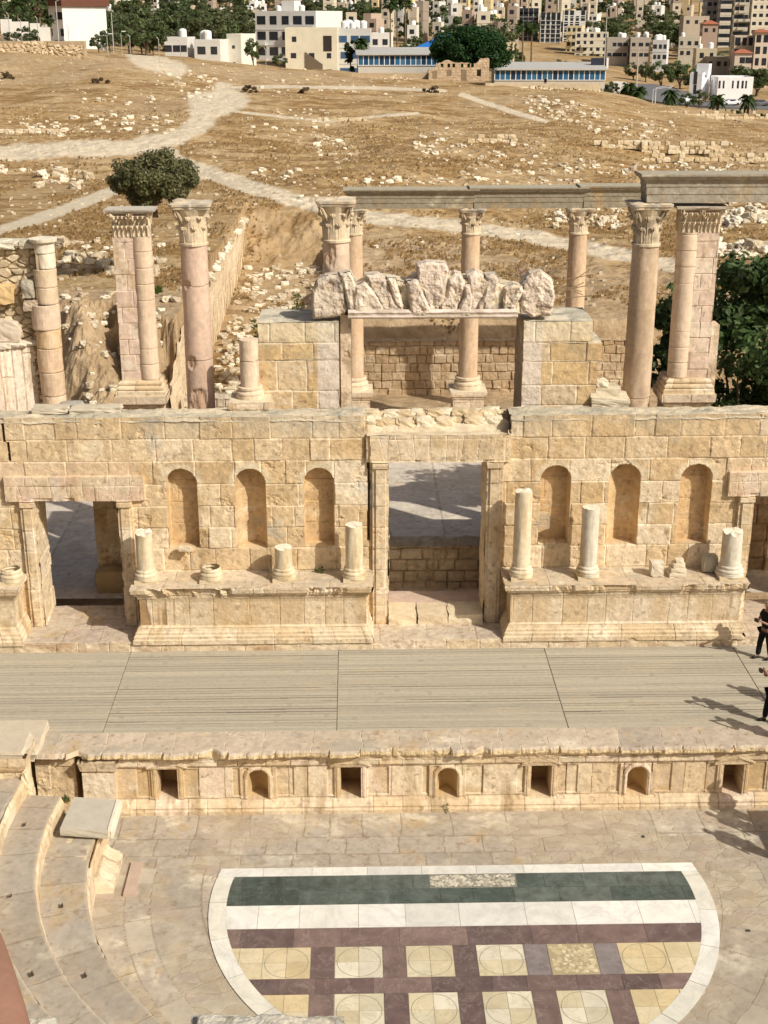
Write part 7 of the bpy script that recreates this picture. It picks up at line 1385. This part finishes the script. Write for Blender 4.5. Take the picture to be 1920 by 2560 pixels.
    if bag: skin_mesh('bag', [(-.12, -.15, 1.30), (-.10, -.2, 1.12), (-.08, -.17, .98)], [(0, 1), (1, 2)], [.09, .11, .08], MBK, t)
    return t
def held(label, p, rz, loc_):
    m = MB(); m.box(-.065, .065, -.03, .03, -.045, .045, (.012, .012, .012)); m.lathe(0, 0, [(0, .03), (.05, .03), (.055, .001)], (.02, .02, .02), 12); o = m.build('camera', M_metal, None, (0, 0, 0)); M_ = Matrix.Translation(p)@Matrix.Rotation(rz, 4, 'Z'); o.matrix_world = M_@Matrix.Translation(loc_); return tag(o, label, 'camera')
x1_, y1_ = G(1908, 1646, ZT); p1 = (x1_, y1_-.02, ZT); person('person in black with a pale cap holding a camera beside the right podium', p1, R(115), 'chest', cap=True, s=1.0); held('small black camera held at the chest by the person with the pale cap', p1, R(115), (0, .40, 1.27))
x2_, y2_ = G(1926, 1806, ZT); p2 = (x2_, y2_, ZT); person('person in black raising a phone at the right end of the stage', p2, R(100), 'face', bag=True, s=.99); held('black phone held up by the nearer person on the stage', p2, R(100), (0, .42, 1.52))
sdir = np.array([-.766, .643])
x3_, y3_ = G(1793, 1794, ZT); q = np.array([x3_, y3_])-sdir*2.15; person('person standing just outside the right edge of the stage, seen by the lowest shadow', (q[0], q[1], ZT), R(95), 'face', s=1.0)
x4_, y4_ = G(1800, 1713, ZT); q = np.array([x4_, y4_])-sdir*2.15; person('person standing outside the right edge of the stage between the other two', (q[0]+.2, q[1], ZT), R(80), 'down', s=.98)
q = unproj(1363, 222); z = float(terr(*q)); person('distant person in a dark top and blue trousers below the right glazed restaurant', (q[0], q[1], z), 2.4, 'down', top=MBK, legs=MBLUE, s=1.1)
# spectator's bare arm at the lower left, next to the photographer
t = thing('person', 'bare forearm and elbow of a person at the lower left edge beside the photographer', 'person', (-.9, .9, 17.0))
d = ray(-42, 2520); B = np.array([0, 0, CH])+d*(1.25/np.linalg.norm(d)); d2 = ray(-56, 2380); A = np.array([0, 0, CH])+d2*(1.35/np.linalg.norm(d2)); d3_ = ray(-8, 2720); Cc = np.array([0, 0, CH])+d3_*(1.18/np.linalg.norm(d3_))
b0 = np.array(t['_b']); pts = [A+(A-B)*2.0+np.array([-.1, .1, 0]), A, B, Cc, Cc+(Cc-B)*1.4]
Vv = [tuple(p-b0) for p in pts]; Ee = [(0, 1), (1, 2), (2, 3), (3, 4)]; Rd = [.030, .028, .036, .040, .045]
sh = pts[-1]+np.array([-.16, -.12, .05]); Vv += [tuple(sh-b0), tuple(sh+np.array([-.25, 0, -.15])-b0), tuple(sh+np.array([-.27, 0, -.75])-b0)]; Ee += [(4, 5), (5, 6), (6, 7)]; Rd += [.055, .13, .14]
hd = pts[0]; dd = (pts[0]-pts[1])/np.linalg.norm(pts[0]-pts[1]); sd_ = np.cross(dd, [0, 0, 1]); sd_ /= np.linalg.norm(sd_); b = len(Vv); Vv.append(tuple(hd+dd*.06-b0)); Ee.append((0, b)); Rd.append(.032)
for q_ in range(4): f0 = hd+dd*.10+sd_*(.03-.02*q_); c_ = len(Vv); Vv += [tuple(f0-b0), tuple(f0+dd*.04-b0), tuple(f0+dd*.06+np.array([0, 0, -.03])-b0)]; Ee += [(b, c_), (c_, c_+1), (c_+1, c_+2)]; Rd += [.009, .0085, .008]
c_ = len(Vv); Vv += [tuple(hd+dd*.03+sd_*.05-b0), tuple(hd+dd*.07+sd_*.065-b0)]; Ee += [(0, c_), (c_, c_+1)]; Rd += [.011, .01]
skin_mesh('body', Vv, Ee, Rd, MS, t)
# ================================================================ foreground stones and the off-frame tribunal that shades the right side
m = MB()
def fgstone(px0, px1, py, D, dz, seed, label, col):
    x0, z = Wp(px0, py, D+.34); x1, _ = Wp(px1, py, D+.34)
    def f(u, v):
        d = .05*fbm(u*4, v*4, seed, 5, .65)-.25*sst(.10, 0, v+.05*fbm(u*5, v*0, seed+2, 3)); c = mixc((.42, .40, .35), (.64, .58, .46), sst(-.3, .4, fbm(u*5, v*5, seed+3, 5, .7))); c = mixc(c, (.20, .18, .14), .6*sst(.15, .5, fbm(u*11, v*11, seed+4, 4))); return d, c
    m = MB(); L = x1-x0; m.relief((x0, D, z), (1, 0, dz), (0, 0, -1), (0, -1, 0), L, .5, .012, lambda u, v: f(u, v+.3)); m.relief((x0, D, z), (1, 0, dz), (0, 1, 0), (0, 0, 1), L, .34, .012, lambda u, v: (.03*fbm(u*5, v*5, seed, 5, .65)-.06*sst(.08, 0, np.minimum(np.minimum(u, L-u), .34-v)+.04*fbm(u*6, v*6, seed+8, 3)), f(u, v+1)[1]))
    m.box(x0+.02, x1-.02, D+.02, D+.30, z-1.0, z-.06+min(0, dz*L), (.5, .45, .36)); tag(m.build('parapet_stone', M_rock), label, 'stone block')
fgstone(478, 860, 2524, 9.6, -.03, 1301, 'rough speckled parapet stone at the bottom edge left of centre', 0)
fgstone(-60, 150, 2534, 9.0, 0, 1303, 'grey speckled parapet stone in the bottom left corner', 0)
SEATLOW.build('cavea_seats', M_smooth, SE)
TB_ = thing('tribunal', 'shadowing end wall of the seating just outside the right edge', 'wall', (13, 24, 0))
m = MB(); m.box(11.2, 14, 24.6, 27.0, 0, 1.3, (.6, .5, .34)); m.box(11.7, 15, 24.2, 27.0, 1.3, 2.1, (.6, .5, .34)); m.build('wall_blocks', M_stone, TB_)
for i, (x, y, z, s) in enumerate([(12.0, 26.4, 2.1, 1), (12.3, 25.6, 2.1, .97), (12.1, 24.8, 2.1, 1.0)]): person(['spectator standing on the end wall outside the frame, nearest the stage', 'spectator in the middle of the end wall outside the frame', 'spectator farthest from the stage on the end wall outside the frame'][i], (x, y, z), R(80), 'down', s=s)
for k_ in ('_b',):
    for o in bpy.data.objects:
        if k_ in o: del o[k_]
